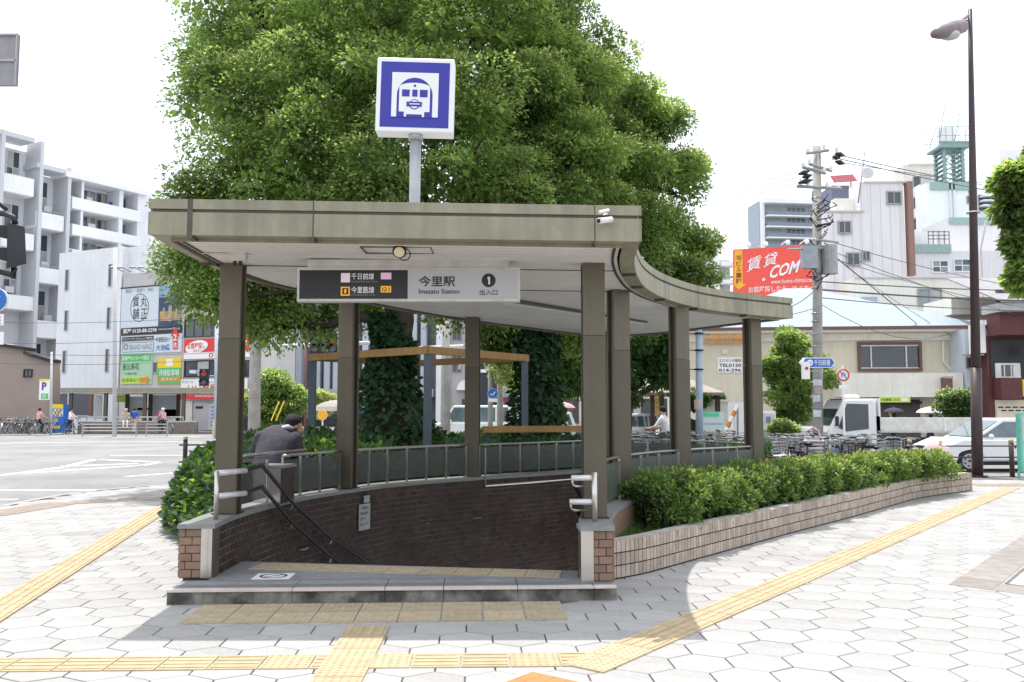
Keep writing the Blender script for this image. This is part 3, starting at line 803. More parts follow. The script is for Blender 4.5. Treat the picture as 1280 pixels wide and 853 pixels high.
# roof deck and soffit
def poly_mesh(name, outline, dz, mat, flip):
    bm = bmesh.new(); vs = [bm.verts.new((q[0], q[1], zt(q[0], dz))) for q in outline]
    for i in range(len(vs)): bm.edges.new((vs[i], vs[(i+1)%len(vs)]))
    bmesh.ops.triangle_fill(bm, use_beauty=True, edges=bm.edges[:])
    me = bpy.data.meshes.new(name); bm.to_mesh(me); bm.free(); b0 = base(ent)
    for v in me.vertices: v.co -= b0
    me.materials.append(mat); return link(name, me, ent)
poly_mesh('roof_deck', soutline, .26, M('roof_membrane', (.25,.25,.24), .9), False)
poly_mesh('soffit_backing', soutline, .006, soffd, True)
mb = MB(); PW = .10; seams = []
y = 7.135
poly = [(q[0],q[1]) for q in soutline]
def spans(yy):
    xs = []
    for i in range(len(poly)):
        a_, b_ = poly[i], poly[(i+1)%len(poly)]
        if (a_[1] > yy) != (b_[1] > yy): xs.append(a_[0]+(b_[0]-a_[0])*(yy-a_[1])/(b_[1]-a_[1]))
    xs.sort(); return [(xs[i], xs[i+1]) for i in range(0, len(xs)-1, 2)]
while y < 15.6:
    e = y+PW-.02
    for (a0, a1), (b0, b1) in zip(spans(y), spans(e)):
        zz = [zt(a0,-.004), zt(a1,-.004), zt(b1,-.004), zt(b0,-.004)]
        mb.add([(a0,y,zz[0]),(a1,y,zz[1]),(b1,e,zz[2]),(b0,e,zz[3]),(a0,y,zz[0]+.008),(a1,y,zz[1]+.008),(b1,e,zz[2]+.008),(b0,e,zz[3]+.008)],
               [(0,1,2,3),(0,4,5,1),(1,5,6,2),(2,6,7,3),(3,7,4,0)])
    y += PW
mb.build('soffit_planks', soffm, ent, kind='stuff')
# cross beams under the soffit, at the front columns and behind
for yb, xa, xb in ((8.42,-2.83,1.0),(9.9,-2.45,1.35)):
    MB().obox(Vector((xa,yb)), Vector((1,0)), Vector((0,-1)), 0, xb-xa, -.008, .008, soff(0)-.008, soff(0)+.01)
    vs = []
    for x in (xa, xb):
        for dy in (-.007,.007): vs += [(x,yb+dy,zt(x,-.012)),(x,yb+dy,zt(x,.0))]
    MB().add(vs, [(0,1,3,2),(4,6,7,5),(0,4,5,1),(2,3,7,6),(0,2,6,4)]).build('soffit_seam', soffd, ent)
# trim line inside the edge
for path in (left_, right_):
    for o in (.03,):
        k = int(path.len/.15); vs = []
        for i in range(k+1):
            p, d, n = path.nrm(path.len*i/k); a_ = p+n*o; b_ = p+n*(o+.022); vs += [(a_.x,a_.y,zt(a_.x,-.016)),(b_.x,b_.y,zt(b_.x,-.016)),(b_.x,b_.y,zt(b_.x,-.003)),(a_.x,a_.y,zt(a_.x,-.003))]
        MB().add(vs, [(i*4+j, i*4+(j+1)%4, (i+1)*4+(j+1)%4, (i+1)*4+j) for i in range(k) for j in range(4)]).build('edge_trim', bronzed, ent, fix=True)
# access hatch outline
hx0, hx1 = S_ = (-1.28, -.68)
mb = MB()
for a_, b_, c_, d_ in ((hx0,7.32,hx1,7.33),(hx0,7.62,hx1,7.63),(hx0,7.33,hx0+.012,7.62),(hx1-.012,7.33,hx1,7.62)):
    mb.box(a_, b_, soff(-1)-.012, c_, d_, soff(-1)-.002)
mb.build('access_hatch', soffd, ent)

# ------------------------------------------------------------------ hanging sign
ys = 8.0
p0, p1 = A(373,378,ys), A(650,336,ys)
sg = thing('station_sign', 'long hanging station name sign, half black half white, under the canopy', 'sign', ((p0.x+p1.x)/2, ys, p0.z))
MB().box(p0.x, ys-.06, p0.z, p1.x, ys+.06, p1.z).build('sign_case', M('sign_case', (.62,.60,.58), .4), sg)
Zr = p1.z-p0.z; px = (p1.x-p0.x)/277.
xb = p0.x+137*px+.0
def Q(x, y): return (p0.x+(x-373)*px, p1.z-(y-336.)*Zr/42.)
bx0, bz1 = Q(376,339.3); bx1, bz0 = Q(510.5,374.8); wx1, _ = Q(646.5,0)
MB().box(bx0, ys-.064, bz0, bx1, ys-.0605, bz1).build('black_face', blacks, sg)
MB().box(bx1, ys-.0635, bz0, wx1, ys-.0605, bz1).build('white_face', signgr, sg)
yf = ys-.064
def T(s, x0, y0, x1, y1, mat, par=sg, bold=.012, yy=None):
    a_ = Q(x0, y1); b_ = Q(x1, y0); return letters(s, (a_[0], yf if yy is None else yy, a_[1]), (1,0,0), (0,0,1), b_[0]-a_[0], b_[1]-a_[1], mat, par, bold=bold, off=.003)
def R_(x0, y0, x1, y1, mat, name, par=sg, o=0.):
    a_ = Q(x0,y1); b_ = Q(x1,y0); return MB().box(a_[0], yf-.0025-o, a_[1], b_[0], yf+.002, b_[1]).build(name, mat, par)
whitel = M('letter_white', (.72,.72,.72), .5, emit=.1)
R_(427.5,343,438.7,354.5, pinkl, 'line_tile'); R_(477,342.5,490,350.7, pinks, 'line_tile')
R_(427.5,360,438.7,371, oranges, 'line_tile'); R_(429.4,361.6,437,369.4, blacks, 'tile_ring', o=.001); T('I', 431.8,363,434.5,368, oranges, yy=yf-.003)
R_(477,359,490,367, oranges, 'line_tile'); T('I21', 479,360.7,488,365.7, blacks, yy=yf-.001, bold=.02)
T('千日前線', 440.5,343,468.5,351, whitel, bold=.02); T('Sennichimae Line', 440.5,351.8,473,354.6, M('letter_dim', (.3,.3,.3), .5), bold=0)
T('今里筋線', 440.5,359.7,469,368, whitel, bold=.02); T('Imazatosuji Line', 440.5,368.8,470,371.6, M('letter_dim', (0,0,0)), bold=0)
T('今里駅', 524.3,346.5,569.5,360, blacks, bold=.035); T('Imazato Station', 524.3,362.7,574.8,368.6, blacks, bold=.02)
cc = Q(611,352); MB().disc((cc[0], yf-.001, cc[1]), (0,1,0), 8.6*px, .003, 32).build('number_disc', blacks, sg)
R_(610.6,347.6,612.6,357,whitel,'numeral',o=.004); R_(609.2,348.6,611,350.2,whitel,'numeral',o=.0035); T('出入口', 599.8,363.5,622,370.4, blacks, bold=.02)
a_, b_ = Q(385,336), Q(636,330.5)
MB().box(a_[0], ys-.05, p1.z, b_[0], ys+.05, soff(-.7)-.001).build('mounting_rail', M('sign_case', (0,0,0)), sg)
# long light trough under the soffit
la, lb = Vector(( (G(650,380,2.86)).xy[:] )), Vector(G(803,403,2.86).xy[:])
d = (lb-la).normalized(); n = Vector((-d.y,d.x)); la = la-d*1.2
lt = thing('light_trough', 'long slim fluorescent light box along the canopy ceiling', 'ceiling light', (la.x,la.y,2.8))
zc = soff(1.)-.012
MB().prism([la-n*.07, lb-n*.07, lb+n*.07, la+n*.07][::1], zc-.05, zc).build('housing', soffm, lt)
MB().prism([la-n*.075, lb-n*.075, lb-n*.09, la-n*.09][::-1], zc-.035, zc).build('shadow_gap', soffd, lt)
MB().prism([la-n*.045, lb-n*.045, lb+n*.045, la+n*.045], zc-.056, zc-.05).build('diffuser', M('diffuser', (.7,.7,.66), .4), lt)
# flood lamp near the front edge, junction box over the left column, camera on the fascia
p = A(500,313,7.35); fl = thing('spotlight', 'small round brass rimmed spotlight under the front of the canopy', 'spotlight', (p.x,p.y,p.z))
MB().tube([(p.x,p.y,soff(-.9)), (p.x,p.y,p.z+.04)], .012, 8).build('stem', bronzed, fl)
MB().tube([(p.x,p.y+.06,p.z+.045),(p.x,p.y+.02,p.z+.02),(p.x,p.y-.04,p.z-.02)], [.03,.052,.06], 14).build('lamp_body', bronzed, fl, smooth=True)
MB().disc((p.x,p.y-.045,p.z-.024), (0,-1,-.6), .045, .01, 16).build('lens', M('lamp_lens', (.75,.66,.42), .2), fl)
MB().torus((p.x+.04,p.y-.02,p.z-.04), (0,1,0), .05, .005, 16, 5).build('cable_loop', black, fl)
p = A(298,315,7.75); p.z = soff(p.x)-.045; jb = thing('junction_box', 'pale junction box with two small nozzles above the front left column', 'box', (p.x,p.y,p.z))
MB().box(p.x-.075,p.y-.05,p.z-.032,p.x+.075,p.y+.05,soff(-2.6)-.005).build('box_body', M('sign_case', (0,0,0)), jb)
for dx in (-.03,.02): MB().tube([(p.x+dx,p.y,p.z-.028),(p.x+dx,p.y,p.z-.07)], .016, 8).build('nozzle', black, jb)
MB().box(p.x-.33,p.y-.02,soff(-2.6)-.014,p.x-.075,p.y+.0,soff(-2.6)-.001).build('conduit', M('sign_case', (0,0,0)), jb)
p = A(753,276,6.9); sc = thing('security_camera', 'small white security camera on the canopy fascia near its right corner', 'camera', (p.x,6.965,p.z))
MB().tube([(p.x+.045,6.965,p.z+.07),(p.x+.01,6.90,p.z+.05)], .008, 6).build('bracket', white, sc)
MB().tube([(p.x+.075,6.93,p.z+.015),(p.x-.035,6.84,p.z-.015)], .024, 12).build('camera_body', white, sc, smooth=True)
MB().disc((p.x-.037,6.838,p.z-.0155), (-.75,-.6,-.2), .019, .004, 12).build('lens', black, sc)
MB().tube([(p.x+.05,6.90,p.z+.085),(p.x-.03,6.84,p.z+.055)], .012, 8).build('sun_shield', white, sc)
# ------------------------------------------------------------------ roof sign
yr = 9.0; a0 = A(471.5,169,yr); a1 = A(568,77.5,yr)
rs = thing('metro_sign', 'square blue and white train emblem sign on a pole above the canopy', 'sign', (A(518,240,yr).x, yr, 3.1))
cx = (a0.x+a1.x)/2; cz = (a0.z+a1.z)/2; hw = (a1.x-a0.x)/2; hh = (a1.z-a0.z)/2
RM = Matrix.Rotation(radians(1.3), 3, 'Y')@Matrix.Rotation(radians(1.0), 3, 'Z')
def rot(mb):
    mb.v = [tuple(Vector((cx,yr,cz))+RM@(Vector(q)-Vector((cx,yr,cz)))) for q in mb.v]; return mb
def rbox(x0, z0, x1, z1, y0, y1, mat, name, par=rs): return rot(MB().box(x0,y0,z0,x1,y1,z1)).build(name, mat, par)
fr = MB(); r0 = .014
pts = []
for sx_, sz_, a_ in ((1,-1,-pi/2),(1,1,0),(-1,1,pi/2),(-1,-1,pi)):
    for k in range(4): t_ = a_+k*pi/6; pts.append((cx+sx_*(hw-r0)+r0*cos(t_), cz+sz_*(hh-r0)+r0*sin(t_)))
fr.profx(pts, yr-.10, yr+.12, .012); rot(fr).build('sign_case', whites, rs, fix=True)
def Q3(x, y): return (cx+(x-568)/345.*hw*1.035, cz-(y-433)/330.*hh*1.03)       # zoomed-picture units measured on the emblem
def e_box(x0, y0, x1, y1, mat, name, lay_):
    a_ = Q3(x0,y1); b_ = Q3(x1,y0); return rbox(a_[0], a_[1], b_[0], b_[1], yr-.1005-.003*lay_, yr-.0995-.003*(lay_-1), mat, name)
def e_poly(pts, mat, name, lay_):
    P = [Q3(*q) for q in pts]; n_ = len(P); y0, y1 = yr-.1005-.003*lay_, yr-.0995-.003*(lay_-1)
    mb = MB().add([(q[0],y0,q[1]) for q in P]+[(q[0],y1,q[1]) for q in P], [tuple(range(n_)), tuple(reversed(range(n_,2*n_)))]+[(i,i+n_,(i+1)%n_+n_,(i+1)%n_) for i in range(n_)])
    return rot(mb).build(name, mat, rs)
e_box(272,150,862,715, navy, 'blue_field', 1); e_box(368,242,768,625, whites, 'tunnel_block', 2)
e_poly([(413,628)]+[(566+153*cos(pi-k*pi/20), 440-153*sin(pi-k*pi/20)) for k in range(21)]+[(719,628)], navy, 'tunnel_arch', 3)
e_box(366,626,770,632, navy, 'ground_line', 3)
e_poly([(433,582),(433,372)]+[(566+133*cos(pi-k*pi/16)*1.0, 372-40*sin(pi-k*pi/16)) for k in range(1,16)]+[(697,372),(697,582),(652,582),(652,625),(632,625),(632,604),(498,604),(498,625),(478,625),(478,582)], whites, 'train_front', 4)
for q in ((457,392,522,452),(545,392,590,452),(610,392,677,455)): e_box(*q, navy, 'train_window', 5)
e_poly([(566+11*cos(k*pi/5), 358+11*sin(k*pi/5)) for k in range(10)], navy, 'headlight_mark', 5)
e_poly([(566+44*cos(k*pi/12), 519+44*sin(k*pi/12)) for k in range(24)], navy, 'ring_mark', 5)
e_poly([(566+36*cos(k*pi/12), 519+36*sin(k*pi/12)) for k in range(24)], whites, 'ring_inner', 6)
e_box(500,498,630,538, navy, 'bar_mark', 7); e_box(524,514,612,522, whites, 'bar_line', 8)
MB().tube([(A(518,240,yr).x, yr, 3.1), (cx, yr, cz-hh-.0)], .058, 16).build('pole', M('pole_galvanised', (.42,.42,.44), .45, metal=.3), rs, smooth=True)
MB().tube([(cx, yr, cz-hh-.06), (cx, yr, cz-hh+.02)], .075, 16).build('collar', M('pole_galvanised', (0,0,0)), rs, smooth=True)

# ------------------------------------------------------------------ planter with tile face and hedge
pl = thing('planter', 'low beige tiled planter wall curving away from the right pier', 'planter', (1,8.2,0))
k = 60; vs = []
inn_pf = offs(pf, -.13, .2)      # travel goes away from camera: left side (-) is the bed
ribbon(pf, -.13, .0, -.1, .335, 'planter_core', pgrout, 0, pf.len, par=pl)
ribbon(pf, -.14, -.012, .335, .350, 'planter_coping', M('coping', (.45,.42,.39), .8, rnd=.05, var=.15), 0, pf.len, par=pl)
tp = []
for r_ in range(3):
    z1 = .346-r_*.114; z0 = z1-.102
    t = .0; 
    while t < pf.len-.04:
        tp.append((t, r_, z0, z1)); t += .062
tp.sort()
restm = MB()
for i, (t, r_, z0, z1) in enumerate(tp):
    pa, da, na = pf.nrm(t+.0045); pb, db, nb2 = pf.nrm(t+.0575)
    mbx = MB() if i < 290 else restm
    mbx.add([*( (q.x,q.y,z) for q in (pa+na*-.02, pb+nb2*-.02) for z in (z0,z1) ), *( (q.x,q.y,z) for q in (pa+na*.011, pb+nb2*.011) for z in (z0,z1) )],
        [(0,1,3,2),(4,6,7,5),(0,4,5,1),(2,3,7,6),(1,5,7,3),(0,2,6,4)])
    if i < 290: mbx.build('face_tile', ptile, pl)
restm.build('face_tile_field', ptile, pl, kind='stuff')
# far end face of the planter
MB().prism([(8.72,16.94),(8.80,16.99),(8.52,17.75),(8.42,17.72)], -.1, .335).build('end_wall', ptile, pl)
sheet('planting_soil', planter_poly[:], [], .27, soil, parent=None)
HC = [(1.50,9.45),(1.92,10.05),(2.70,11.12),(3.9,12.45),(5.1,13.85),(6.6,15.45),(8.0,16.6)]
hc = Path(catmull(HC, 6))
hd = thing('hedge', 'low sunlit azalea hedge filling the tiled planter on the right', 'hedge', (3,11,.27))
C1, N1, C2, N2 = [], [], [], []
t = 0
while t < hc.len:
    for r_ in range(7):
        p, d, n = hc.nrm(min(max(t+random.uniform(-.15,.15),0),hc.len)); o = random.uniform(-.42,.40); hgt = .80-.09*(t/hc.len)
        q = p+n*o; edge = abs(o)/.45; z = .28+(hgt-.28)*random.uniform(.25,.92)*(1-.10*edge**3)
        rad = random.uniform(.11,.17)
        P_, D_ = clump_points((q.x,q.y,z), rad, 200, .9, .45); C1.append(P_); N1.append(D_)
        if z > .50 and random.random() < .35+.4*(t/hc.len):
            P_, D_ = clump_points((q.x,q.y,z+.02), rad*1.05, 45, .9, .2); m_ = D_[:,2] > .1; C2.append(P_[m_]); N2.append(D_[m_])
    t += .11
leaf_mesh('foliage', np.concatenate(C1), np.concatenate(N1), .058, hedgel, hd, .52, droop=.0)
leaf_mesh('highlight_growth', np.concatenate(C2), np.concatenate(N2), .052, hedgey, hd, .5, droop=-.2)  # upper leaves only: top highlights put into the leaf colour
mb = MB(); t = .0
while t < hc.len:
    p, d, n = hc.nrm(t)
    for _ in range(3):
        q = p+n*random.uniform(-.3,.2); e = q+Vector((random.uniform(-.14,.14), random.uniform(-.14,.14))); m_ = q.lerp(e,.5)
        mb.tube([(q.x,q.y,.27),(m_.x+random.uniform(-.03,.03),m_.y,.5),(e.x,e.y,.70)], [.012,.008,.004], 5, cap=False)
    t += .18
mb.build('stems', bark, hd)
gC = RNG.uniform(0,1,(5200,2)); P_ = []
for a_, b_ in gC:
    x = .95+a_*2.0; y = 8.25+b_*3.0
    if inside((x,y), planter_poly): P_.append((x,y,.27))
P_ = np.array(P_); leaf_mesh('grass', P_, np.tile([[0,0,1.]],(len(P_),1)), .07, grassm, None, .16, kind='stuff', droop=-.9)
# ================================================================== TREES
def limb(mb, a, b, r0, r1, wob=.12, k=8, n=6):
    a, b = Vector(a), Vector(b); pts = []; L_ = (b-a).length
    for i in range(n+1):
        t = i/n; p = a.lerp(b, t); wv = sin(t*pi)*wob*L_
        pts.append(p+Vector((random.uniform(-1,1), random.uniform(-1,1), random.uniform(-.3,1)))*wv*.5)
    mb.tube(pts, [r0+(r1-r0)*i/n for i in range(n+1)], k, cap=False); return pts
def lobe_tree(name, label, base_pt, trunk_pts, trunk_r, lobes, nleaf, lsize, mats, young=.25, group=None, branch_from=None, tuft=.72, density=1.0, branch_r=.14):
    th = thing(name, label, 'tree', base_pt, group)
    MB().tube(trunk_pts, trunk_r, 14, cap=False).build('trunk', bark, th, smooth=True)
    src = [Vector(p) for p in (branch_from or trunk_pts[-2:])]
    C1, N1, C2, N2, C3, N3 = [], [], [], [], [], []; tot = sum(l[1]**2 for l in lobes)
    for li, (c, r) in enumerate(lobes):
        bright_ = random.random() < young*1.5
        c = Vector(c); s_ = min(src, key=lambda q: (q-c).length+ (4 if q.z > c.z+1 else 0)); mb = MB()
        pts = limb(mb, s_, c+Vector((0,0,-.2*r)), branch_r, .05, .14)
        for j in range(5):
            v = Vector((random.gauss(0,1), random.gauss(0,1), random.gauss(0,.7))).normalized()*r*.7; limb(mb, pts[random.randint(3,6)], c+v, .05, .015, .2, 5, 4)
        mb.build('branch', bark, th, smooth=True)
        n = max(7, int(nleaf*r*r/tot/ (430))); 
        for j in range(n):
            d = RNG.normal(0,1,3); d /= np.linalg.norm(d); q = np.array(c[:])+d*r*.94*(RNG.random()**.3)*np.array([1,1,.85])
            rad = tuft*RNG.uniform(.5,1.25)
            P_, D_ = clump_points(q, rad, int(560*density*(rad/tuft)**1.6), .68, .24)
            C1.append(P_); N1.append(D_)
            P_, D_ = clump_points(q-np.array([0,0,.05*rad]), rad*.66, int(60*(rad/tuft)**1.3)+8, .62, .6)
            if RNG.random() < .62: C3.append(P_); N3.append(D_)
            if (bright_ and RNG.random() < .85 and d[2] > -.5) or RNG.random() < young*.25:
                P_, D_ = clump_points(q+np.array([0,0,.04]), rad*1.05, int(170*(rad/tuft)**1.6), .68, .12); m_ = D_[:,2] > .15; C2.append(P_[m_]); N2.append(D_[m_])
    leaf_mesh('crown', np.concatenate(C1), np.concatenate(N1), lsize, mats[0], th, .54, nz=.34, fold=.12)
    leaf_mesh('inner_foliage', np.concatenate(C3), np.concatenate(N3), lsize*2.0, mats[0], th, .75, nz=.5)
    if C2: leaf_mesh('young_foliage', np.concatenate(C2), np.concatenate(N2), lsize*.95, mats[1], th, .54, droop=.3, nz=.34, fold=.12)
    return th
def LB(px, py, r, Y): p = A(px, py, Y); return (tuple(p), r*Y/FPX)
TY = 18.6
lob1 = [LB(300,20,75,19),(LB(360,-20,90,20)),LB(440,30,95,18),LB(520,-20,110,20),LB(600,20,95,18),LB(260,110,42,18.5),LB(320,110,80,18),LB(400,130,95,17.5),LB(480,140,90,17),LB(560,130,80,17.2),
        LB(290,195,55,18),LB(360,210,85,17),LB(440,220,90,16.6),LB(530,230,80,16.8),LB(610,210,75,17),LB(250,240,30,18),LB(300,265,70,18),LB(252,333,30,17.5),LB(268,372,20,17.3),LB(300,330,45,18),
        LB(350,370,40,18.5),LB(400,395,32,19),LB(440,370,40,20),LB(400,320,60,20),LB(480,320,60,21),LB(540,330,60,21),LB(565,380,28,20.5),LB(610,385,30,20),LB(340,405,18,18.5),
        LB(400,-160,120,20),LB(520,-200,130,20),LB(300,-110,90,20),LB(620,-120,110,20),LB(460,60,110,22),LB(380,60,100,22.5),LB(330,310,60,22),LB(420,260,90,22)]
lob2 = [LB(665,60,75,20),LB(640,130,80,18.5),LB(700,20,40,21),LB(700,110,60,19.5),LB(755,80,42,21),LB(735,150,50,20),LB(790,125,38,21),LB(700,200,70,19),LB(760,205,45,20.5),LB(808,160,30,21.5),LB(835,152,14,21.5),
        LB(660,250,70,18.5),LB(800,225,42,21),LB(838,232,32,21.5),LB(740,270,50,20),LB(856,206,14,22),LB(800,290,42,20.5),LB(846,292,32,21.5),LB(872,308,16,22),LB(825,335,36,20.5),LB(862,345,20,21),
        LB(700,400,55,22),LB(640,410,34,21),LB(680,-60,90,21),LB(740,330,55,22),LB(670,330,60,22),LB(620,300,70,22),LB(780,350,40,21),LB(620,430,20,21)]
tb1 = G(489,562)+Vector((0,0,0)); tb1 = Vector((A(487,540,TY).x, TY, -.1)); 
tr1 = [tb1, A(484,500,TY), A(490,450,TY), A(500,400,TY), A(497,340,TY), A(480,260,TY+.3), A(455,150,TY+.6), A(440,40,TY+.8), A(450,-90,TY+1)]
t1 = lobe_tree('camphor_tree', 'huge bushy green tree rising behind the canopy, ivy climbing its dark trunk', tuple(tb1), [tuple(q) for q in tr1], [.55,.42,.35,.30,.30,.28,.24,.16,.08], lob1, 300000, .088, (leaf, leafy), .22, branch_from=[tuple(q) for q in tr1[3:]]+[tuple(A(540,330,TY)), tuple(A(540,180,TY+1)), tuple(A(380,250,TY))])
TY2 = 20.5
tb2 = Vector((A(672,540,TY2).x, TY2, -.1))
tr2 = [tb2, A(671,500,TY2), A(668,440,TY2), A(668,380,TY2), A(672,310,TY2), A(690,230,TY2), A(705,140,TY2), A(700,40,TY2), A(690,-60,TY2)]
t2 = lobe_tree('camphor_tree', 'second large tree right of the first, spreading yellow green tufts over the curved canopy', tuple(tb2), [tuple(q) for q in tr2], [.44,.38,.33,.31,.30,.26,.2,.14,.06], lob2, 205000, .088, (leaf, leafy), .60, tuft=.56, branch_from=[tuple(q) for q in tr2[3:]]+[tuple(A(760,260,TY2)), tuple(A(720,200,TY2)), tuple(A(800,240,TY2+.5))])
# ivy on the trunks and the ivy bed round the stairwell
def ivy(name, label, pts, rads, n, size, cat='ivy', bright=.0, par=None):
    C, N = [], []
    P = [Vector(p) for p in pts]
    for _ in range(n):
        i = random.randint(0, len(P)-2); t = random.random(); c = P[i].lerp(P[i+1], t); r = rads[i]+(rads[i+1]-rads[i])*t
        a = random.uniform(0, 2*pi); rr = r*random.uniform(.85,1.15)*(1+.12*sin(a*3+c.z*3)); C.append((c.x+rr*cos(a), c.y+rr*sin(a), c.z)); N.append((cos(a), sin(a), .1))
    o = leaf_mesh(name, np.array(C), np.array(N), size, ivyl, None, .85, droop=.8, fold=.12)
    tag(o, label, cat); return o
ivy('trunk_ivy', 'dark ivy clothing the lower trunk of the big tree under the pergola', [(tb1.x,TY,.2),(tb1.x,TY,.9),(A(484,500,TY)),(A(486,460,TY)),(A(492,430,TY)),(A(482,390,TY))], [1.25,1.0,.64,.44,.34,.28], 4200, .15)
ivy('trunk_ivy', 'dense ivy covering the second trunk from ground to crown', [(tb2.x,TY2,.2),(tb2.x,TY2,1.4),(A(672,440,TY2)),(A(670,400,TY2))], [.64,.54,.44,.40], 3800, .15)
def bed(name, label, cells, n, size, hfun, bright=.1, inside_poly=None):
    C, N, C2, N2 = [], [], [], []
    xs = [p[0] for p in inside_poly]; ys = [p[1] for p in inside_poly]; cnt = 0
    while cnt < n:
        x = random.uniform(min(xs), max(xs)); y = random.uniform(min(ys), max(ys))
        if not inside((x,y), inside_poly): continue
        e = hfun(x, y)
        if e is None: continue
        h, nn = e; z = h-abs(random.gauss(0,.05)); cnt += 1
        tgt = (C2, N2) if random.random() < bright*(1.7 if sin(x*3.1)+cos(y*2.3) > .3 else .4) else (C, N)
        tgt[0].append((x,y,z)); tgt[1].append(nn)
    th = thing(name, label, 'ivy', (xs[0], ys[0], 0))
    leaf_mesh('leaves', np.array(C), np.array(N), size, ivyl, th, .85, droop=.15, fold=.12)
    if C2: leaf_mesh('bright_leaves', np.array(C2), np.array(N2), size*.95, ivyy, th, .85, droop=.1, fold=.12)
    return th
# bank along the left wall
LBK = [(-2.9,8.75),(-3.15,9.2),(-3.7,10.2),(-4.35,11.2),(-4.75,12.3),(-4.85,13.6),(-4.6,15),(-4.0,16.5),(-2.2,14.9),(-1.9,12.9),(-2.35,11.6),(-2.72,10.4),(-2.9,9.6)]
lbp = Path([Vector(q) for q in LBK], closed=True)
def hb(x, y):
    # rounded hump, steep on its outer side
    if (x+2.93)**2+(y-10.35)**2 < .15: return None
    d = min((Vector((x,y))-Vector(q)).length for q in EDGE_L)
    t = min(d/.62, 1); top = .86+.05*sin(x*5+y*3)+.06*cos(y*4.1-x*2)
    if y < 10: top *= .72+.28*max(0,(y-8.7)/1.3)
    z = top*(1-(1-t)**2.6); nn = (-(1-t)*1.6, -(1-t)*.6, .35+t)
    return z*random.uniform(.97,1.06)+.02, nn
EDGE_L = [tuple(Path(catmull([(-2.92,8.7),(-3.15,9.2),(-3.7,10.2),(-4.35,11.2),(-4.75,12.3),(-4.85,13.6),(-4.6,15),(-4.0,16.5)],4)).at(i*.18)[0]) for i in range(60)]
ib = bed('ivy_bank', 'thick big leaved ivy tumbling over the planter left of the stairwell wall', None, 12000, .125, hb, .12, LBK)
# soil core under the bank so it is not hollow
bm_ = MB(); inner_ = [(-2.98,9.3),(-3.5,10.4),(-4.0,11.4),(-4.4,12.4),(-4.5,13.6),(-4.3,15),(-2.3,14.9),(-2.0,12.9),(-2.6,11.6),(-3.35,10.8),(-3.3,10.1)]
bm_.prism(inner_, 0, .55, .15).build('planting_mound', soil, ib)
# bed behind the railing
BB = [(-4.6,14.6),(-2.3,12.3),(-1.6,12.9),(-.9,13.5),(-.2,14.1),(.6,14.8),(1.3,15.6),(2.4,15.9),(3.6,15.2),(4.6,15.6),(5.0,18),(4.6,21),(2,23),(-3,23.5),(-6,22),(-6.2,18)]
def hbb(x, y):
    z = .72+.09*sin(x*2.3+y)+.08*cos(y*1.9-x*1.3)+.18*math.exp(-((x-tb1.x)**2+(y-TY)**2)/3.5)+.14*math.exp(-((x-tb2.x)**2+(y-TY2)**2)/3)+(.16 if x < -2.2 else 0)
    return z*random.uniform(.9,1.1), (random.gauss(0,.3), -.5, 1)
ibb = bed('ivy_bed', 'deep green ivy ground cover behind the glass railing around both trunks', None, 24000, .13, hbb, .008, BB)
MB().prism([(p[0]*.97, p[1]) for p in BB], -.05, .45, .2).build('planting_mound', soil, ibb)
MB().prism([(x, y) for x, y in BB], -.05, .28).build('bed_edge', kerbm, ibb)
# other, smaller trees
def bush(name, label, lobes, n, size, mats=(leaf,leafy), trunk=None, young=.3, cat='tree', density=1., tuft=.35, group=None):
    c0 = Vector(lobes[0][0]); gx = trunk or (c0.x, c0.y)
    tp_ = [(gx[0],gx[1],-.1),(gx[0]+.05,gx[1],max(.6,(c0.z-lobes[0][1])*.6+.2)),(c0.x,c0.y,c0.z)]
    t = lobe_tree(name, label, (gx[0],gx[1],-.1), tp_, [.13,.11,.06], lobes, n, size, mats, young, group, branch_from=[tp_[1],tp_[2]], tuft=tuft, density=density, branch_r=.05); t['category'] = cat; return t
bush('roadside_tree', 'small round sunlit tree in front of the beige clinic wall beside the pole', [LB(990,432,22,30),LB(975,455,21,30),LB(1008,455,22,30.5),LB(985,485,26,30),LB(1014,480,20,30.5),LB(995,515,22,30.2),LB(1028,470,13,30)], 26000, .10, young=.35)
bush('clipped_bush', 'round clipped bush with pale blooms before the beige building near the lamp post', [LB(1198,508,19,31),LB(1188,512,12,31),LB(1210,511,11,31)], 9000, .085, (leafd, leafy), cat='bush', young=.5)
bush('street_tree', 'leafy branches of a roadside tree entering at the right edge of the picture', [LB(1284,240,12,15),LB(1306,205,22,15),LB(1300,275,22,15),LB(1310,320,26,15),LB(1290,345,13,15),LB(1281,302,10,15),LB(1335,250,50,15),LB(1345,330,50,15),LB(1275,226,5,14.8),LB(1272,262,5,15)], 22000, .14, trunk=(10.9,15.6), young=.6, tuft=.32)
bush('street_tree', 'pale green round tree across the crossing behind the grey concrete pole', [LB(345,485,24,46),LB(335,505,20,46),LB(358,500,18,46),LB(340,520,24,46),LB(350,540,20,46)], 14000, .17, (leaf,leafy), young=.6, tuft=.7)
bush('street_tree', 'small yellowish sapling near the parasols beyond the road', [LB(405,500,12,60),LB(400,512,10,60)], 3500, .2, (leafy,leafy), tuft=.6)
dk = [LB(720,430,45,30),LB(770,410,48,30),LB(815,430,30,31),LB(745,470,34,30),LB(800,460,32,31),LB(715,480,26,31),LB(775,490,20,31),LB(825,400,26,31),LB(830,470,16,31)]
bush('street_tree', 'dark bushy tree seen between the right hand columns beyond the bicycles', dk, 34000, .15, (leafd,leaf), trunk=(4.0,30.5), young=.2, tuft=.6)
bush('street_tree', 'small bright tree glimpsed between the two ivy trunks', [LB(700,462,16,34),LB(640,470,16,36),LB(632,450,14,36)], 5000, .14, (leafy,leafy), tuft=.5)
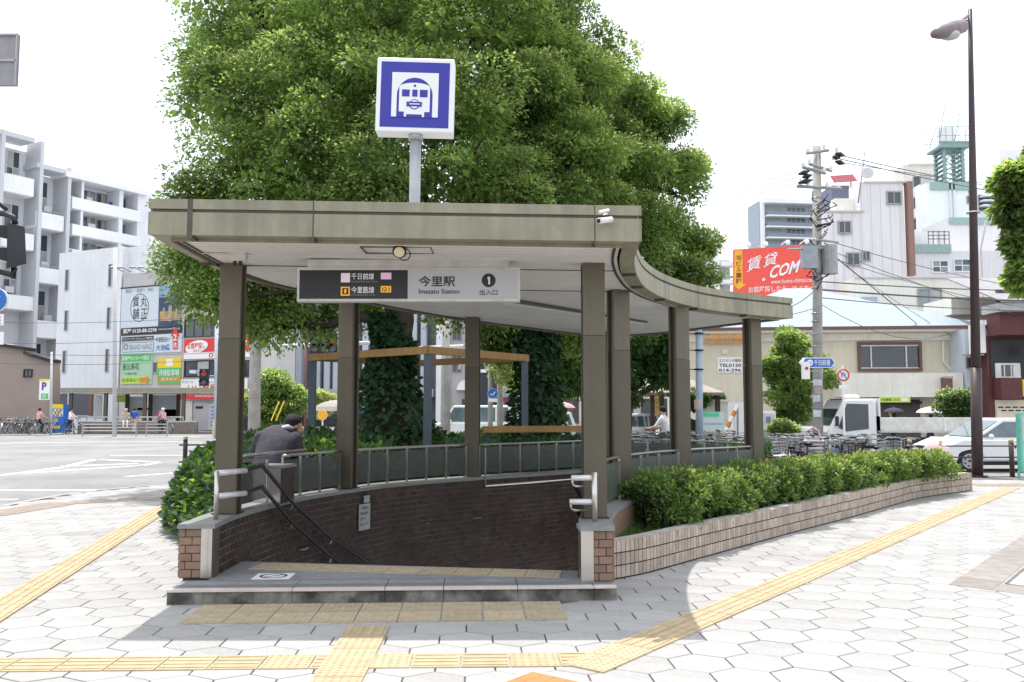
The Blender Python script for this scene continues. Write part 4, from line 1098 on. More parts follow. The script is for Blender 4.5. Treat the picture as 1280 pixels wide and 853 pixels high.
bush('low_shrub', 'clipped shrub beside the small pavilion behind the light blue pole', [LB(888,497,13,36),LB(868,505,14,33),LB(866,535,14,33)], 7000, .10, (leafd,leaf), cat='bush', tuft=.35)
bush('low_shrub', 'leafy shrub poking above the parked bicycles before the truck', [LB(985,545,11,21.5),LB(975,538,8,21.5)], 2200, .07, (leaf,leafy), cat='bush', tuft=.2)

# ------------------------------------------------------------------ pergola round the big tree
pg = thing('pergola', 'square pergola frame with ochre beams on slate posts around the tree', 'pergola', (-2,19,0))
pa, pb_, pc = A(535,444,17.2), A(390,452,19.3), A(657,453,19.5)
Zp = 2.62
PA = Vector((A(535,444,17.0).x,17.0)); PB2 = Vector((A(391,452,19.4).x,19.4)); PC = Vector((A(656,453,19.6).x,19.6)); PD = PB2+PC-PA
def beam(a, b, z0=Zp, h=.15, w_=.10, ext=.12, mat=ochre, name='beam', par=pg):
    d = (b-a).normalized(); n = Vector((-d.y,d.x)); a = a-d*ext; b = b+d*ext
    return MB().prism([a-n*w_/2, b-n*w_/2, b+n*w_/2, a+n*w_/2], z0, z0+h, .006).build(name, mat, par)
for a_, b_ in ((PA,PB2),(PA,PC),(PB2,PD),(PC,PD)): beam(a_, b_, z0=Zp+(.0 if a_ is PA else .001), ext=.10 if a_ is PA else -.06)
for q in (PA,PB2,PC,PD): MB().box(q.x-.075,q.y-.075,.2,q.x+.075,q.y+.075,Zp-.001).build('post', slate, pg)
bn = thing('bench_rail', 'low ochre timber rail across the ivy bed below the pergola', 'rail', (0,18,0))
beam(Vector((A(604,535,18).x,18.0)), Vector((A(735,536,18.4).x,18.6)), 1.08, .13, .10, .0, name='rail', par=bn)
for x_ in (A(610,540,18).x, A(725,540,18.3).x): MB().box(x_-.05,18.15,.3,x_+.05,18.25,1.08).build('post', slate, bn)

# ================================================================== PEOPLE
def skinned(name, J, E, R, mat_of, mats, par, sub=2, root=0):
    """joints, edges, radii -> one continuous surface; mat_of(point) picks a slot"""
    me = bpy.data.meshes.new(name); me.from_pydata([tuple(j) for j in J], E, []); o = bpy.data.objects.new(name, me); COL.objects.link(o)
    m = o.modifiers.new('s', 'SKIN'); m.use_smooth_shade = True
    for i, r in enumerate(R):
        sv = me.skin_vertices[0].data[i]; sv.radius = r if isinstance(r, tuple) else (r, r); sv.use_root = (i == root)
    s2 = o.modifiers.new('u', 'SUBSURF'); s2.levels = sub; s2.render_levels = sub
    dg = bpy.context.evaluated_depsgraph_get(); dg.update()
    new = bpy.data.meshes.new_from_object(o.evaluated_get(dg)); bpy.data.objects.remove(o); bpy.data.meshes.remove(me)
    new.name = name; new.materials.clear()
    for m_ in mats: new.materials.append(m_)
    segs = [(Vector(J[a]), Vector(J[b]), k) for k, (a, b) in enumerate(E)]
    for p in new.polygons:
        c = p.center; best = (1e9, 0)
        for a, b, k in segs:
            ab = b-a; t = max(0, min(1, (c-a).dot(ab)/max(ab.length_squared,1e-9))); dd = (c-(a+ab*t)).length
            if dd < best[0]: best = (dd, k)
        p.material_index = mat_of[best[1]]; p.use_smooth = True
    b = base(par)
    ob = link(name, new, par); return ob
def person(label, loc, face, top, legs, pose='stand', h=1.65, arms=None, lean=.0, haircol=hair, shoes=None, group=None, skirt=False, hatm=None):
    """small standing or seated figure; face = heading angle of the chest (0 = +X)"""
    th = thing('person', label, 'person', loc, group); s = h/1.7
    def W(x, y, z): return Vector((x, y, z))*s
    hipz, chz = .90, 1.36
    fw = lambda t: Vector((t, 0, 0))
    if pose == 'sit':  hipz = .86
    J = [W(0,0,hipz), W(.01+lean*.4,0,hipz+.22), W(lean,0,hipz+.44), W(lean+.02,0,hipz+.56), W(lean+.03,0,hipz+.66), W(lean+.04,0,hipz+.76)]
    E = [(0,1),(1,2),(2,3),(3,4),(4,5)]; R = [(.13,.15),(.12,.14),(.13,.17),.055,.10,.075]; mo = [0,0,2,2,2]
    for sd_ in (-1, 1):
        i = len(J)
        if arms == 'bars': A_ = [W(lean+.0,.19*sd_,hipz+.45), W(lean+.15,.24*sd_,hipz+.22), W(lean+.38,.22*sd_,hipz+.16), W(lean+.46,.22*sd_,hipz+.14)]
        elif arms == 'up' and sd_ == 1: A_ = [W(0,.19*sd_,hipz+.45), W(.14,.22*sd_,hipz+.28), W(.22,.16*sd_,hipz+.48), W(.23,.15*sd_,hipz+.56)]
        elif arms == 'lap': A_ = [W(lean,.19*sd_,hipz+.45), W(lean+.05,.25*sd_,hipz+.20), W(lean+.25,.12*sd_,hipz+.12), W(lean+.32,.08*sd_,hipz+.12)]
        else: A_ = [W(lean,.19*sd_,hipz+.45), W(.01,.24*sd_,hipz+.18), W(.06,.24*sd_,hipz-.06), W(.08,.235*sd_,hipz-.15)]
        J += A_; E += [(2,i),(i,i+1),(i+1,i+2),(i+2,i+3)]; R += [.06,.045,.032,.036]; mo += [0,0,2,2]
        # five short fingers
        hnd = J[-1]; dr = (J[-1]-J[-2]).normalized(); sd2 = dr.cross(Vector((0,1,0))).normalized() if abs(dr.y) < .9 else Vector((1,0,0))
        for q, (off_, ln) in enumerate(((-.026,.05),(-.009,.07),(.009,.075),(.026,.06))):
            J.append(hnd+(sd2*off_+dr*ln)*s); E.append((i+3, len(J)-1)); R.append(.010); mo.append(2)
        J.append(hnd+(sd2*-.05+dr*.02)*s); E.append((i+3, len(J)-1)); R.append(.011); mo.append(2)
    for sd_ in (-1, 1):
        i = len(J)
        if pose == 'stand': L_ = [W(0,.09*sd_,hipz-.05), W(.02,.10*sd_,.49), W(-.01,.10*sd_,.09), W(.13,.11*sd_,.035)]
        elif pose == 'walk': f = .16*sd_; L_ = [W(0,.09*sd_,hipz-.05), W(.02+f,.09*sd_,.50), W(f*1.4-.05,.09*sd_,.10), W(f*1.4+.09,.10*sd_,.035)]
        elif pose == 'ride': f = .14*sd_; L_ = [W(0,.09*sd_,hipz-.05), W(.32,.11*sd_,hipz-.18+f), W(.22+f*.5,.11*sd_,.34+f), W(.36+f*.5,.11*sd_,.29+f)]
        else: L_ = [W(0,.09*sd_,hipz-.05), W(.40,.12*sd_,hipz-.05), W(.42,.12*sd_,hipz-.46), W(.54,.12*sd_,hipz-.50)]
        J += L_; E += [(0,i),(i,i+1),(i+1,i+2),(i+2,i+3)]; R += [.10,.065,.042,.035]; mo += [1,1,1,3]
    b_ = skinned('body', J, E, R, mo, [top, legs, skin, shoes or black], th, 1)
    hd_ = J[4]; MB().ball((hd_.x-.012, hd_.y, hd_.z+.035), .104*s, 12, 8, (1,.93,1.0)).build('hair', haircol, th, smooth=True) if not hatm else None
    if hatm: MB().ball((hd_.x,hd_.y,hd_.z+.05), .115*s, 12, 8, (1,1,.8)).tube([(hd_.x,hd_.y,hd_.z+.05),(hd_.x,hd_.y,hd_.z+.065)], .17*s, 14).build('hat', hatm, th)
    # face: nose and eyes
    MB().ball((hd_.x+.105*s, hd_.y, hd_.z+.0), .016*s, 6, 5).ball((hd_.x+.09*s, hd_.y-.034*s, hd_.z+.03*s), .011*s, 6, 4).ball((hd_.x+.09*s, hd_.y+.034*s, hd_.z+.03*s), .011*s, 6, 4).build('face', skin, th)
    if skirt: MB().tube([(0,0,hipz*s+.02),(0.02,0,.62*s)], [.14,.26], 12).build('skirt', top, th, smooth=True)
    for c in th.children:
        pass
    # the parts were built in world-free local coordinates
    for c in kids(th):
        if c.name.split('.')[0] != 'body':
            for v in c.data.vertices: v.co += Vector(loc)
    th.rotation_euler = (0,0,face); return th
# the man leaning over the railing side
mx, my = A(337,560,10.35).x, 10.35
man = thing('person', 'man in a charcoal suit seen from behind, bowing his head beside the railing', 'person', (mx,my,0))

def loft(mb, secs, k=18):
    n = len(secs); C_ = [Vector(c) for c, a, b in secs]; R = []
    for i, (c, a, b) in enumerate(secs):
        d = (C_[min(i+1,n-1)]-C_[max(i-1,0)]).normalized(); x = Vector((1,0,0)); x = (x-d*x.dot(d)).normalized(); y = d.cross(x)
        R += [C_[i]+x*(a*cos(2*pi*j/k))*(1+.06*abs(sin(4*pi*j/k)))+y*(b*sin(2*pi*j/k)) for j in range(k)]
    fs = [(i*k+j,i*k+(j+1)%k,(i+1)*k+(j+1)%k,(i+1)*k+j) for i in range(n-1) for j in range(k)]+[tuple(reversed(range(k))), tuple(range((n-1)*k,n*k))]
    return mb.add(R, fs)
def remeshed(name, mb, par, mats, pick, vox=.012, it=3):
    me = bpy.data.meshes.new(name); me.from_pydata(mb.v, [], mb.f)
    bm = bmesh.new(); bm.from_mesh(me); bmesh.ops.recalc_face_normals(bm, faces=bm.faces); bm.to_mesh(me); bm.free()
    o = bpy.data.objects.new(name, me); COL.objects.link(o)
    m = o.modifiers.new('r', 'REMESH'); m.mode = 'VOXEL'; m.voxel_size = vox; m.use_smooth_shade = True
    m = o.modifiers.new('s', 'SMOOTH'); m.factor = .5; m.iterations = it
    dg = bpy.context.evaluated_depsgraph_get(); dg.update(); new = bpy.data.meshes.new_from_object(o.evaluated_get(dg))
    bpy.data.objects.remove(o); bpy.data.meshes.remove(me); new.name = name; new.materials.clear()
    for m_ in mats: new.materials.append(m_)
    for p in new.polygons: p.material_index = pick(p.center); p.use_smooth = True
    return link(name, new, par)
mb = MB()
loft(mb, [((-.03,-.03,.70),.20,.15),((-.02,.0,.84),.20,.145),((-.005,.05,.96),.188,.135),((.012,.12,1.07),.205,.14),((.03,.19,1.17),.228,.135),((.05,.245,1.235),.225,.115),((.075,.285,1.28),.165,.09),((.10,.31,1.305),.085,.07),((.14,.335,1.335),.058,.058),((.18,.36,1.36),.056,.056)])
for sh, el, wr, hd_ in (((-.165,.20,1.215),(-.262,.20,.95),(-.20,.40,.80),(-.18,.47,.77)), ((.225,.25,1.21),(.29,.32,.95),(.23,.50,.83),(.21,.57,.81))):
    sh, el, wr, hd_ = map(Vector, (sh, el, wr, hd_)); mb.ball(tuple(sh), .082, 14, 10)
    mb.tube([sh, sh.lerp(el,.5), el], [.080,.072,.062], 12); mb.ball(tuple(el), .063, 12, 8); mb.tube([el, el.lerp(wr,.6), wr], [.062,.054,.046], 12)
    mb.tube([wr, wr.lerp(hd_,.5), hd_], [.032,.040,.034], 10)
    for k, (o_, ln) in enumerate(((-.030,.06),(-.010,.08),(.011,.075),(.031,.06))): 
        f0 = hd_+Vector((o_,0,0)); f1 = f0+Vector((0,ln*.6,-ln*.25)); mb.tube([f0, f1, f1+Vector((0,ln*.3,-.03))], [.0125,.0115,.010], 6)
    mb.tube([wr.lerp(hd_,.4)+Vector((.03,0,0)), hd_+Vector((.055,.02,.0))], [.014,.012], 6)
for s_ in (-1,1): mb.tube([(.09*s_-.02,-.01,.80),(.10*s_-.02,.04,.46),(.10*s_-.02,-.03,.08)], [.105,.085,.075], 14); mb.tube([(.10*s_-.02,-.05,.05),(.11*s_-.02,.14,.04)], [.05,.045], 10)
mb.ball((.195,.375,1.375), .098, 18, 12, (.92,1.08,1.05))
def pk(c):
    if (c-Vector((.195,.38,1.365))).length < .125 and c.z > 1.325: return 1
    if c.z < 1.0 and c.y > .43: return 1
    if c.z < .10: return 2
    return 0
bd = remeshed('body', mb, man, [suit, skin, black], pk)
def loc_build(mb, nm, mt, par, off): 
    mb.v = [(q[0]+off[0], q[1]+off[1], q[2]+off[2]) for q in mb.v]; return mb.build(nm, mt, par, smooth=True)
o_ = (mx, my, 0)
mb = MB(); hp = Vector((.188,.365,1.375))
mb.ball(tuple(hp+Vector((-.010,-.002,.026))), .106, 20, 14, (.98,1.05,.90)); 
mb.v = [(q[0]+.004*sin(q[2]*190)*cos(q[0]*120), q[1]+.004*sin(q[0]*170), q[2]+.004*sin(q[1]*150)) for q in mb.v]
loc_build(mb, 'hair', hair, man, o_)
loc_build(MB().ball((.285,.33,1.335), .022, 10, 8, (.5,1,1.5)), 'ear', skin, man, o_)
loc_build(MB().ball((.262,.375,1.30), .062, 12, 9, (.85,1,.8)), 'cheek', skin, man, o_)
loc_build(MB().ball((.275,.465,1.325), .018, 8, 6), 'nose', skin, man, o_)
loc_build(MB().tube([(.055,.225,1.300),(.095,.238,1.335),(.15,.25,1.350),(.20,.285,1.325)], .022, 8), 'shirt_collar', cloths['white'], man, o_)
loc_build(MB().tube([(.02,.20,1.268),(.08,.205,1.298),(.16,.218,1.312),(.225,.26,1.285)], .026, 8), 'jacket_collar', suit, man, o_)
loc_build(MB().tube([(.035,.035,1.15),(.02,.0,1.05),(.0,-.06,.9)], .004, 5), 'back_seam', M('seam', (.03,.03,.035), .9), man, o_)

# ================================================================== BICYCLES
def make_bike(label, fm):
    th = thing('bicycle', label, 'bicycle', (0,0,0)); R0 = .33
    F_ = (.53,0,R0); B_ = (-.53,0,R0)
    mb = MB()
    for a_, b_, r in (((-.12,0,.29),(-.18,0,.80),.015),((-.12,0,.29),(.36,0,.68),.018),((-.15,0,.55),(.36,0,.62),.014),((.34,0,.84),(.40,0,.60),.017),(B_,(-.12,0,.29),.011),(B_,(-.17,0,.70),.010),((.40,.05,.60),(F_[0],.05,F_[2]),.011),((.40,-.05,.60),(F_[0],-.05,F_[2]),.011)):
        mb.tube([a_, b_], r, 6)
    mb.build('frame', fm, th)
    for c in (F_, B_):
        w_ = MB().torus(c, (0,1,0), R0-.016, .017, 22, 6).build('wheel', rubber, th)
        mb = MB().torus(c, (0,1,0), R0-.038, .009, 22, 4)
        for k in range(10):
            a_ = 2*pi*k/10; mb.tube([(c[0],.02*(-1)**k,c[2]), (c[0]+(R0-.04)*cos(a_),0,c[2]+(R0-.04)*sin(a_))], .0022, 3, cap=False)
        mb.tube([(c[0],-.05,c[2]),(c[0],.05,c[2])], .02, 8).build('rim', chrome, w_)
    mb = MB()
    for c, a0, a1 in ((F_, .35, 2.4),(B_, .6, 3.0)):
        pts = [(c[0]+(R0+.02)*cos(a0+(a1-a0)*k/8), 0, c[2]+(R0+.02)*sin(a0+(a1-a0)*k/8)) for k in range(9)]
        for p, q in zip(pts, pts[1:]): mb.add([(p[0],-.025,p[2]),(p[0],.025,p[2]),(q[0],.025,q[2]),(q[0],-.025,q[2])], [(0,1,2,3)])
    mb.build('mudguard', chrome, th)
    MB().tube([(.34,0,.82),(.33,0,1.0),(.33,.08,1.03),(.24,.27,1.02),(.12,.28,1.0)], .012, 6).tube([(.33,0,1.0),(.33,-.08,1.03),(.24,-.27,1.02),(.12,-.28,1.0)], .012, 6).build('handlebar', chrome, th)
    for sg_ in (-1,1): MB().tube([(.22,sg_*.275,1.018),(.10,sg_*.282,.998)], .019, 6).build('grip', black, th)
    MB().ball((-.21,0,.86), .12, 10, 6, (1.05,.75,.38)).build('saddle', black, th, smooth=True)
    mb = MB(); x0, x1, y, z0, z1 = .42, .74, .17, .70, .96
    for k in range(5):
        z = z0+(z1-z0)*k/4; f_ = .8+.2*k/4
        mb.tube([(x0,-y*f_,z),(x1*f_+.12,-y*f_,z),(x1*f_+.12,y*f_,z),(x0,y*f_,z),(x0,-y*f_,z)], .007, 4, cap=False)
    for k in range(7):
        yy = -y+2*y*k/6; mb.tube([(x1*.8+.12,yy*.8,z0),(x1+.12,yy,z1)], .005, 3, cap=False); mb.tube([(x0,yy*.8,z0),(x0,yy,z1)], .005, 3, cap=False)
        xx = x0+.4*k/6; mb.tube([(xx,-y*.8,z0),(xx,-y,z1)], .005, 3, cap=False); mb.tube([(xx,y*.8,z0),(xx,y,z1)], .005, 3, cap=False); mb.tube([(xx,-y*.8,z0),(xx,y*.8,z0)], .005, 3, cap=False)
    mb.build('basket', chrome, th)
    MB().box(-.66,-.06,.70,-.26,.06,.72).tube([(-.5,.06,.7),(-.53,.05,.35)], .006, 5).tube([(-.5,-.06,.7),(-.53,-.05,.35)], .006, 5).build('rear_rack', chrome, th)
    MB().tube([(-.53,.05,.33),(-.58,.14,.02)], .009, 5).tube([(-.53,-.05,.33),(-.58,-.14,.02)], .009, 5).tube([(-.58,.14,.02),(-.58,-.14,.02)], .009, 5).build('stand', chrome, th)
    MB().tube([(-.12,-.04,.29),(-.12,.04,.29)], .075, 14).tube([(-.12,.06,.29),(0.02,.06,.20)], .009, 5).tube([(-.12,-.06,.29),(-.26,-.06,.38)], .009, 5).build('crank', chrome, th)
    return th
paint = {n: M('bike_paint_'+n, c, .35, coat=.4) for n, c in dict(silver=(.42,.43,.45), black=(.03,.03,.035), red=(.35,.04,.04), navy=(.04,.06,.16), blue=(.08,.22,.42), cream=(.55,.50,.38), green=(.05,.18,.10), pink=(.6,.35,.42)).items()}
proto = make_bike('silver city bicycle with wire basket parked in the row by the hedge', paint['silver'])
cols_ = list(paint)
where = []
random.seed(21)
def bikepos(px, Y, z=0): return (A(px,560,Y).x, Y, z)
first = True
nb2_ = 0
NB = {'silver':'silver','black':'black','red':'dark red','navy':'navy blue','blue':'light blue','cream':'cream','green':'dark green','pink':'pale pink'}
BLK = {}
def blk(me):
    if me.name not in BLK: d = me.copy(); d.materials[0] = black; BLK[me.name] = d
    return BLK[me.name]
def addbike(loc, rz, cn, label, group, rx=0, sc=None):
    global first
    if first: b = proto; first = False; b.location = loc; b.rotation_euler = (0,0,rz); b['label'] = label; b['group'] = group
    else: b = dup(proto, loc, rz, label, group, swap={paint['silver']: paint[cn]} if cn != 'silver' else None)
    if sc: b.scale = (sc,)*3
    if b is not proto and random.random() < .38:
        for c in list(b.children):
            if c.name.startswith('basket'): bpy.data.objects.remove(c)
    if random.random() < .22:
        for c in list(b.children):
            if c.name.startswith(('basket','mudguard','rear_rack')): c.data = blk(c.data)
    b.rotation_euler[0] = rx
    return b
# front row right behind the hedge and railing, then rows behind
rows = [(16.6, [800,818,862,878,893,909,925,942]), (17.7, [958,973,988,1003,1028,1043,1058,1073,1088,1103,1118,1134]),
        (18.7, [951,968,984,1000,1016,1033,1050,1066,1083,1099]), (19.8, [780,796,812,828,866,884,902,920,938,956,974,992]), (21.9, [786,808,830,868,890,912,934,956,978,1000]), (23.2, [800,870,905,940,970])]
bn_ = 0
for ri, (Y, xs) in enumerate(rows):
    for x in xs:
        cn = random.choice(cols_ if ri < 2 else ['silver','silver','black','navy','red','cream']); 
        rz = pi/2+random.uniform(-.75,.75)+(pi if random.random() < .35 else 0)
        if ri == 1: rz += .3
        loc = bikepos(x, Y+random.uniform(-.15,.15)); 
        near_ = ['just behind the railing','in the row behind the hedge','in the second row','in the crowded middle row','in the fourth row','in the very last row'][ri]
        addbike((loc[0],loc[1],0), rz, cn, f'{NB[cn]} bicycle parked {near_}', f'{NB[cn]} bicycles parked {near_}', rx=random.uniform(-.09,.09), sc=random.uniform(.93,1.02)); bn_ += 1
for k, x in enumerate([-30,-18,-6,1,6,11,16,21,26,31,36,41,46,53,59]):
    cn = cols_[(k*3+1)%8]
    addbike((A(x,530,57+random.uniform(-1,1)).x, 57+random.uniform(-1,1), 0), random.uniform(-.5,.9)+(pi/2 if k%3 else 0), cn, f'{NB[cn]} bicycle before the brown building', f'{NB[cn]} bicycles before the brown building')
# small vehicles and clutter of the bicycle park
cv = thing('child_seat', 'pale pink striped child seat on a bicycle behind the hedge', 'child seat', (A(1014,565,17.9).x,17.9,0))
cm = M('seat_pink', (.66,.44,.52), .6)
xc = A(1014,565,17.9).x
for k in range(5):
    z = .62+k*.075; MB().tube([(xc-.17-.01*k,17.75,z),(xc+.17+.01*k,17.75,z)], .026, 8).build('slat', cm if k % 2 else cloths['white'], cv)
MB().tube([(xc-.15,17.78,.95),(xc-.13,17.8,1.12),(xc,17.8,1.19),(xc+.13,17.8,1.12),(xc+.15,17.78,.95)], .022, 8).box(xc-.17,17.78,.55,xc+.17,18.05,.60).box(xc-.03,17.8,.1,xc+.03,17.86,.56).build('seat_shell', cm, cv)
bw = thing('bicycle_barrier', 'low silver hoop barrier in front of the parked bicycles beyond the hedge', 'barrier', (A(925,590,16.3).x,16.3,0))
p0_, p1_ = A(907,583,16.3), A(944,583,16.3)
MB().tube([(p0_.x,16.3,0),(p0_.x,16.3,.88),(p0_.x+.06,16.3,.93),(p1_.x-.12,16.3,.93),(p1_.x,16.3,.84),(p1_.x,16.3,0)], .024, 8).tube([(p0_.x,16.3,.5),(p1_.x,16.3,.5)], .016, 6).build('hoop', steel, bw, smooth=True)
cvr = thing('scooter_cover', 'rounded dusty pink covered scooter beyond the far end of the hedge', 'covered scooter', (A(1170,580,18.6).x,18.6,0))
xc = A(1170,580,18.6).x; MB().ball((xc,18.6,.42), .30, 16, 10, (1,1.7,1.45)).build('cover', M('cover_pink', (.42,.30,.29), .8), cvr, smooth=True)
MB().torus((xc,18.35,.25), (1,0,0), .2, .05, 16, 6).build('wheel', rubber, cvr); MB().ball((xc+.02,18.4,.88), .05, 8, 6).build('mirror', M('lamp_lens', (0,0,0)), cvr)

# ================================================================== VEHICLES
def wheel(par, x, y, r, side=-1):
    w_ = MB().tube([(x,y-.10,r),(x,y+.10,r)], r, 26).build('wheel', rubber, par, smooth=False)
    f_ = y+.103*side
    mb = MB().disc((x,f_,r), (0,1,0), r*.66, .012, 22); h = mb.build('rim', chrome, w_)
    mb = MB()
    for k in range(7):
        a_ = 2*pi*k/7; mb.disc((x+r*.44*cos(a_), f_+.006*side, r+r*.44*sin(a_)), (0,1,0), r*.09, .006, 8)
    mb.disc((x,f_+.006*side,r),(0,1,0),r*.13,.008,10).build('rim_hole', black, w_)
def arch(x, r, z0, k=9):
    return [(x-r*cos(pi*i/(k-1)), max(z0, .31+r*sin(pi*i/(k-1))-.02)) for i in range(k)]
def car(name, label, cat, loc, rz, L_=4.25, hood=.92, belt=.97, roof=1.46, x_ws=1.15, x_rf=1.95, x_rr=3.95, x_rb=4.15, W_=1.66, body=carwhite, a1=.82, a2=3.32, group=None, windows=None, text=None):
    th = thing(name, label, cat, (0,0,0), group); z0 = .22; r = .37
    low = [(0.03,z0+.06)]+arch(a1,r,z0)+arch(a2,r,z0)+[(L_-.02,z0+.06),(L_,.62),(L_-.04,belt),(x_ws+.05,belt),(x_ws-.3,hood+.02),(.35,hood-.10),(.08,hood-.22),(0,.55)]
    hw = W_/2
    MB().profx(low, -hw, hw, .05).build('body', body, th, fix=True)
    MB().profx([(a1-r-.02,.25),(a1-r-.02,.66),(a1+r+.02,.66),(a1+r+.02,.25)], -hw+.12, hw-.12, .01).profx([(a2-r-.02,.25),(a2-r-.02,.66),(a2+r+.02,.66),(a2+r+.02,.25)], -hw+.12, hw-.12, .01).box(.4,-hw+.2,.18,L_-.4,hw-.2,.3).build('underbody', black, th)
    # greenhouse: lofted, glass panels set just proud
    b0, b1 = hw-.04, hw-.17
    V = []; base_ = [(x_ws,belt-.01),(x_rb,belt-.01)]; top = [(x_rf,roof-.03),(x_rr,roof-.03)]
    V = [(x_ws,-b0,belt-.01),(x_rb,-b0,belt-.01),(x_rb,b0,belt-.01),(x_ws,b0,belt-.01),(x_rf,-b1,roof-.03),(x_rr,-b1,roof-.03),(x_rr,b1,roof-.03),(x_rf,b1,roof-.03),
         (x_rf+.12,-b1+.1,roof),(x_rr-.1,-b1+.1,roof),(x_rr-.1,b1-.1,roof),(x_rf+.12,b1-.1,roof)]
    MB().add(V, [(0,1,5,4),(1,2,6,5),(2,3,7,6),(3,0,4,7),(4,5,9,8),(5,6,10,9),(6,7,11,10),(7,4,8,11),(8,9,10,11)]).build('roof', body, th, fix=True)
    def sp(x, z, s_, o=.006):
        t = (z-belt)/(roof-.03-belt); return (x, s_*(b0+(b1-b0)*t+o), z)
    zb, zt_ = belt+.04, roof-.10
    xf = lambda z: x_ws+(x_rf-x_ws)*(z-belt)/(roof-.03-belt)
    xr = lambda z: x_rb+(x_rr-x_rb)*(z-belt)/(roof-.03-belt)
    m1 = x_ws+(x_rb-x_ws)*.47; m2 = m1+.95 if m1+.95 < x_rb-.5 else x_rb-.55
    for s_ in (-1,1):
        for q in (((xf(zb)+.12,zb),(m1-.05,zb),(m1-.05,zt_),(xf(zt_)+.12,zt_)), ((m1+.05,zb),(m2,zb),(m2,zt_),(m1+.05,zt_)), ((m2+.08,zb),(xr(zb)-.15,zb),(xr(zt_)-.12,zt_),(m2+.08,zt_))):
            P = [sp(x,z,s_) for x,z in q]; P2 = [sp(x,z,s_,-.01) for x,z in q]
            MB().add(P+P2, [(0,1,2,3),(7,6,5,4),(0,4,5,1),(1,5,6,2),(2,6,7,3),(3,7,4,0)]).build('side_window', carglass, th)
        MB().box(m1-.35, s_*hw-.004 if s_ > 0 else -hw-.012, .78, m1-.18, s_*hw+.012 if s_ > 0 else -hw+.004, .815).build('door_handle', black, th)
        for xd in (x_ws-.02, m1, m2+.35): MB().box(xd-.005, (hw-.002 if s_ > 0 else -hw-.0015), .3, xd+.005, (hw+.0015 if s_ > 0 else -hw+.002), belt-.06).build('door_seam', black, th)
        MB().ball((x_ws+.42, s_*(hw+.09), belt+.06), .10, 10, 7, (.5,1,.75)).build('mirror', body, th, smooth=True)
        hl = MB().ball((.16, s_*(hw-.25), hood-.24), .15, 12, 8, (1.0,1.25,.6)).build('headlight', M('lamp_glass', (.62,.64,.66), .1, spec=.8), th, smooth=True)
        MB().box(L_-.06, s_*(hw-.13)-.09, .62, L_+.012, s_*(hw-.13)+.09, .9).build('tail_light', M('tail_red', (.45,.02,.02), .2), th)
    def fp(t, y): # windscreen plane
        return (x_ws+(x_rf-x_ws)*t-.012, y, belt+(roof-.03-belt)*t+.012)
    a_, b_ = .1, .92; MB().add([fp(a_,-b0+.1),fp(a_,b0-.1),fp(b_,b1-.06),fp(b_,-b1+.06)], [(0,1,2,3)]).build('windscreen', carglass, th)
    rp_ = lambda t, y: (x_rb+(x_rr-x_rb)*t+.012, y, belt+(roof-.03-belt)*t)
    MB().add([rp_(.15,-b0+.1),rp_(.15,b0-.1),rp_(.88,b1-.06),rp_(.88,-b1+.06)], [(3,2,1,0)]).build('rear_window', carglass, th)
    MB().box(-.012,-.45,.42,.03,.45,.50).box(-.015,-.35,.60,.05,.35,.68).build('grille', black, th); MB().box(-.02,-.17,.43,-.008,.17,.5).build('number_plate', white, th)
    for x in (a1, a2):
        for s_ in (-1,1): wheel(th, x, s_*(hw-.12), .30, s_)
    if text: letters(text[0], (text[1],-hw-.002,text[2]), (1,0,0), (0,0,1), text[3], text[4], cloths['navy'], th, n=(0,-1,0))
    th.location = loc; th.rotation_euler = (0,0,rz); return th
RZ = ROADZ
cx0 = A(1152,560,24.3).x
car('parked_car', 'white hatchback car waiting on the road at the right, partly behind the lamp post', 'car', (cx0,24.2,RZ), .03, L_=4.3, roof=1.43, belt=.88, hood=.88, x_ws=.95, x_rf=1.85, text=('VO', 1.98, .62, .33, .14))
car('parked_van', 'white van seen between the big trunk and the second column across the road', 'van', (A(546,520,42).x,42,RZ), .0, L_=3.6, roof=1.85, belt=1.05, hood=1.0, x_ws=.3, x_rf=.8, x_rr=3.5, x_rb=3.58, a1=.6, a2=2.9)
car('parked_car', 'white car seen just right of the pergola post near column, lower part hidden', 'car', (A(598,520,38).x,38,RZ), .0, L_=3.9, roof=1.55)
car('parked_car', 'white car glimpsed behind the second ivy trunk', 'car', (A(692,520,34).x,34,RZ), .15, L_=3.8, roof=1.5)
car('parked_car', 'pale car parked at the foot of the beige clinic wall left of the round tree', 'car', (A(932,530,36).x,36,RZ), .0, L_=4.0, roof=1.5)
# flatbed truck
tk = thing('flatbed_truck', 'white flatbed truck with a low cream bed stopped behind the bicycles', 'truck', (0,0,0))
cp_ = [(0.02,.45),(.25,.45)]+[(.62-.36*cos(pi*i/8)+.05, .45+.30*sin(pi*i/8)) for i in range(9)]+[(1.38,.45),(1.5,.6),(1.5,1.93),(1.42,1.99),(.62,1.99),(.50,1.95),(.08,1.15),(0,.95)]
MB().profx(cp_, -.82, .82, .05).build('cab', carwhite, tk, fix=True)
for s_ in (-1,1):
    y_ = s_*.823
    q = [(.30,1.10),(.55,.98),(1.24,1.06),(1.24,1.82),(.58,1.84)]; MB().add([(x,y_+s_*.004,z) for x,z in q]+[(x,y_-s_*.006,z) for x,z in q], [(0,1,2,3,4),(9,8,7,6,5)]+[(i,i+5,(i+1)%5+5,(i+1)%5) for i in range(5)]).build('side_window', glassd, tk)
    MB().box(.95,y_-.006,.84,1.1,y_+.012 if s_ > 0 else y_+.004,.88).build('door_handle', black, tk)
    MB().box(.2,y_+(.02 if s_>0 else -.14),1.15,.27,y_+(.14 if s_>0 else -.02),1.45).build('mirror', black, tk)
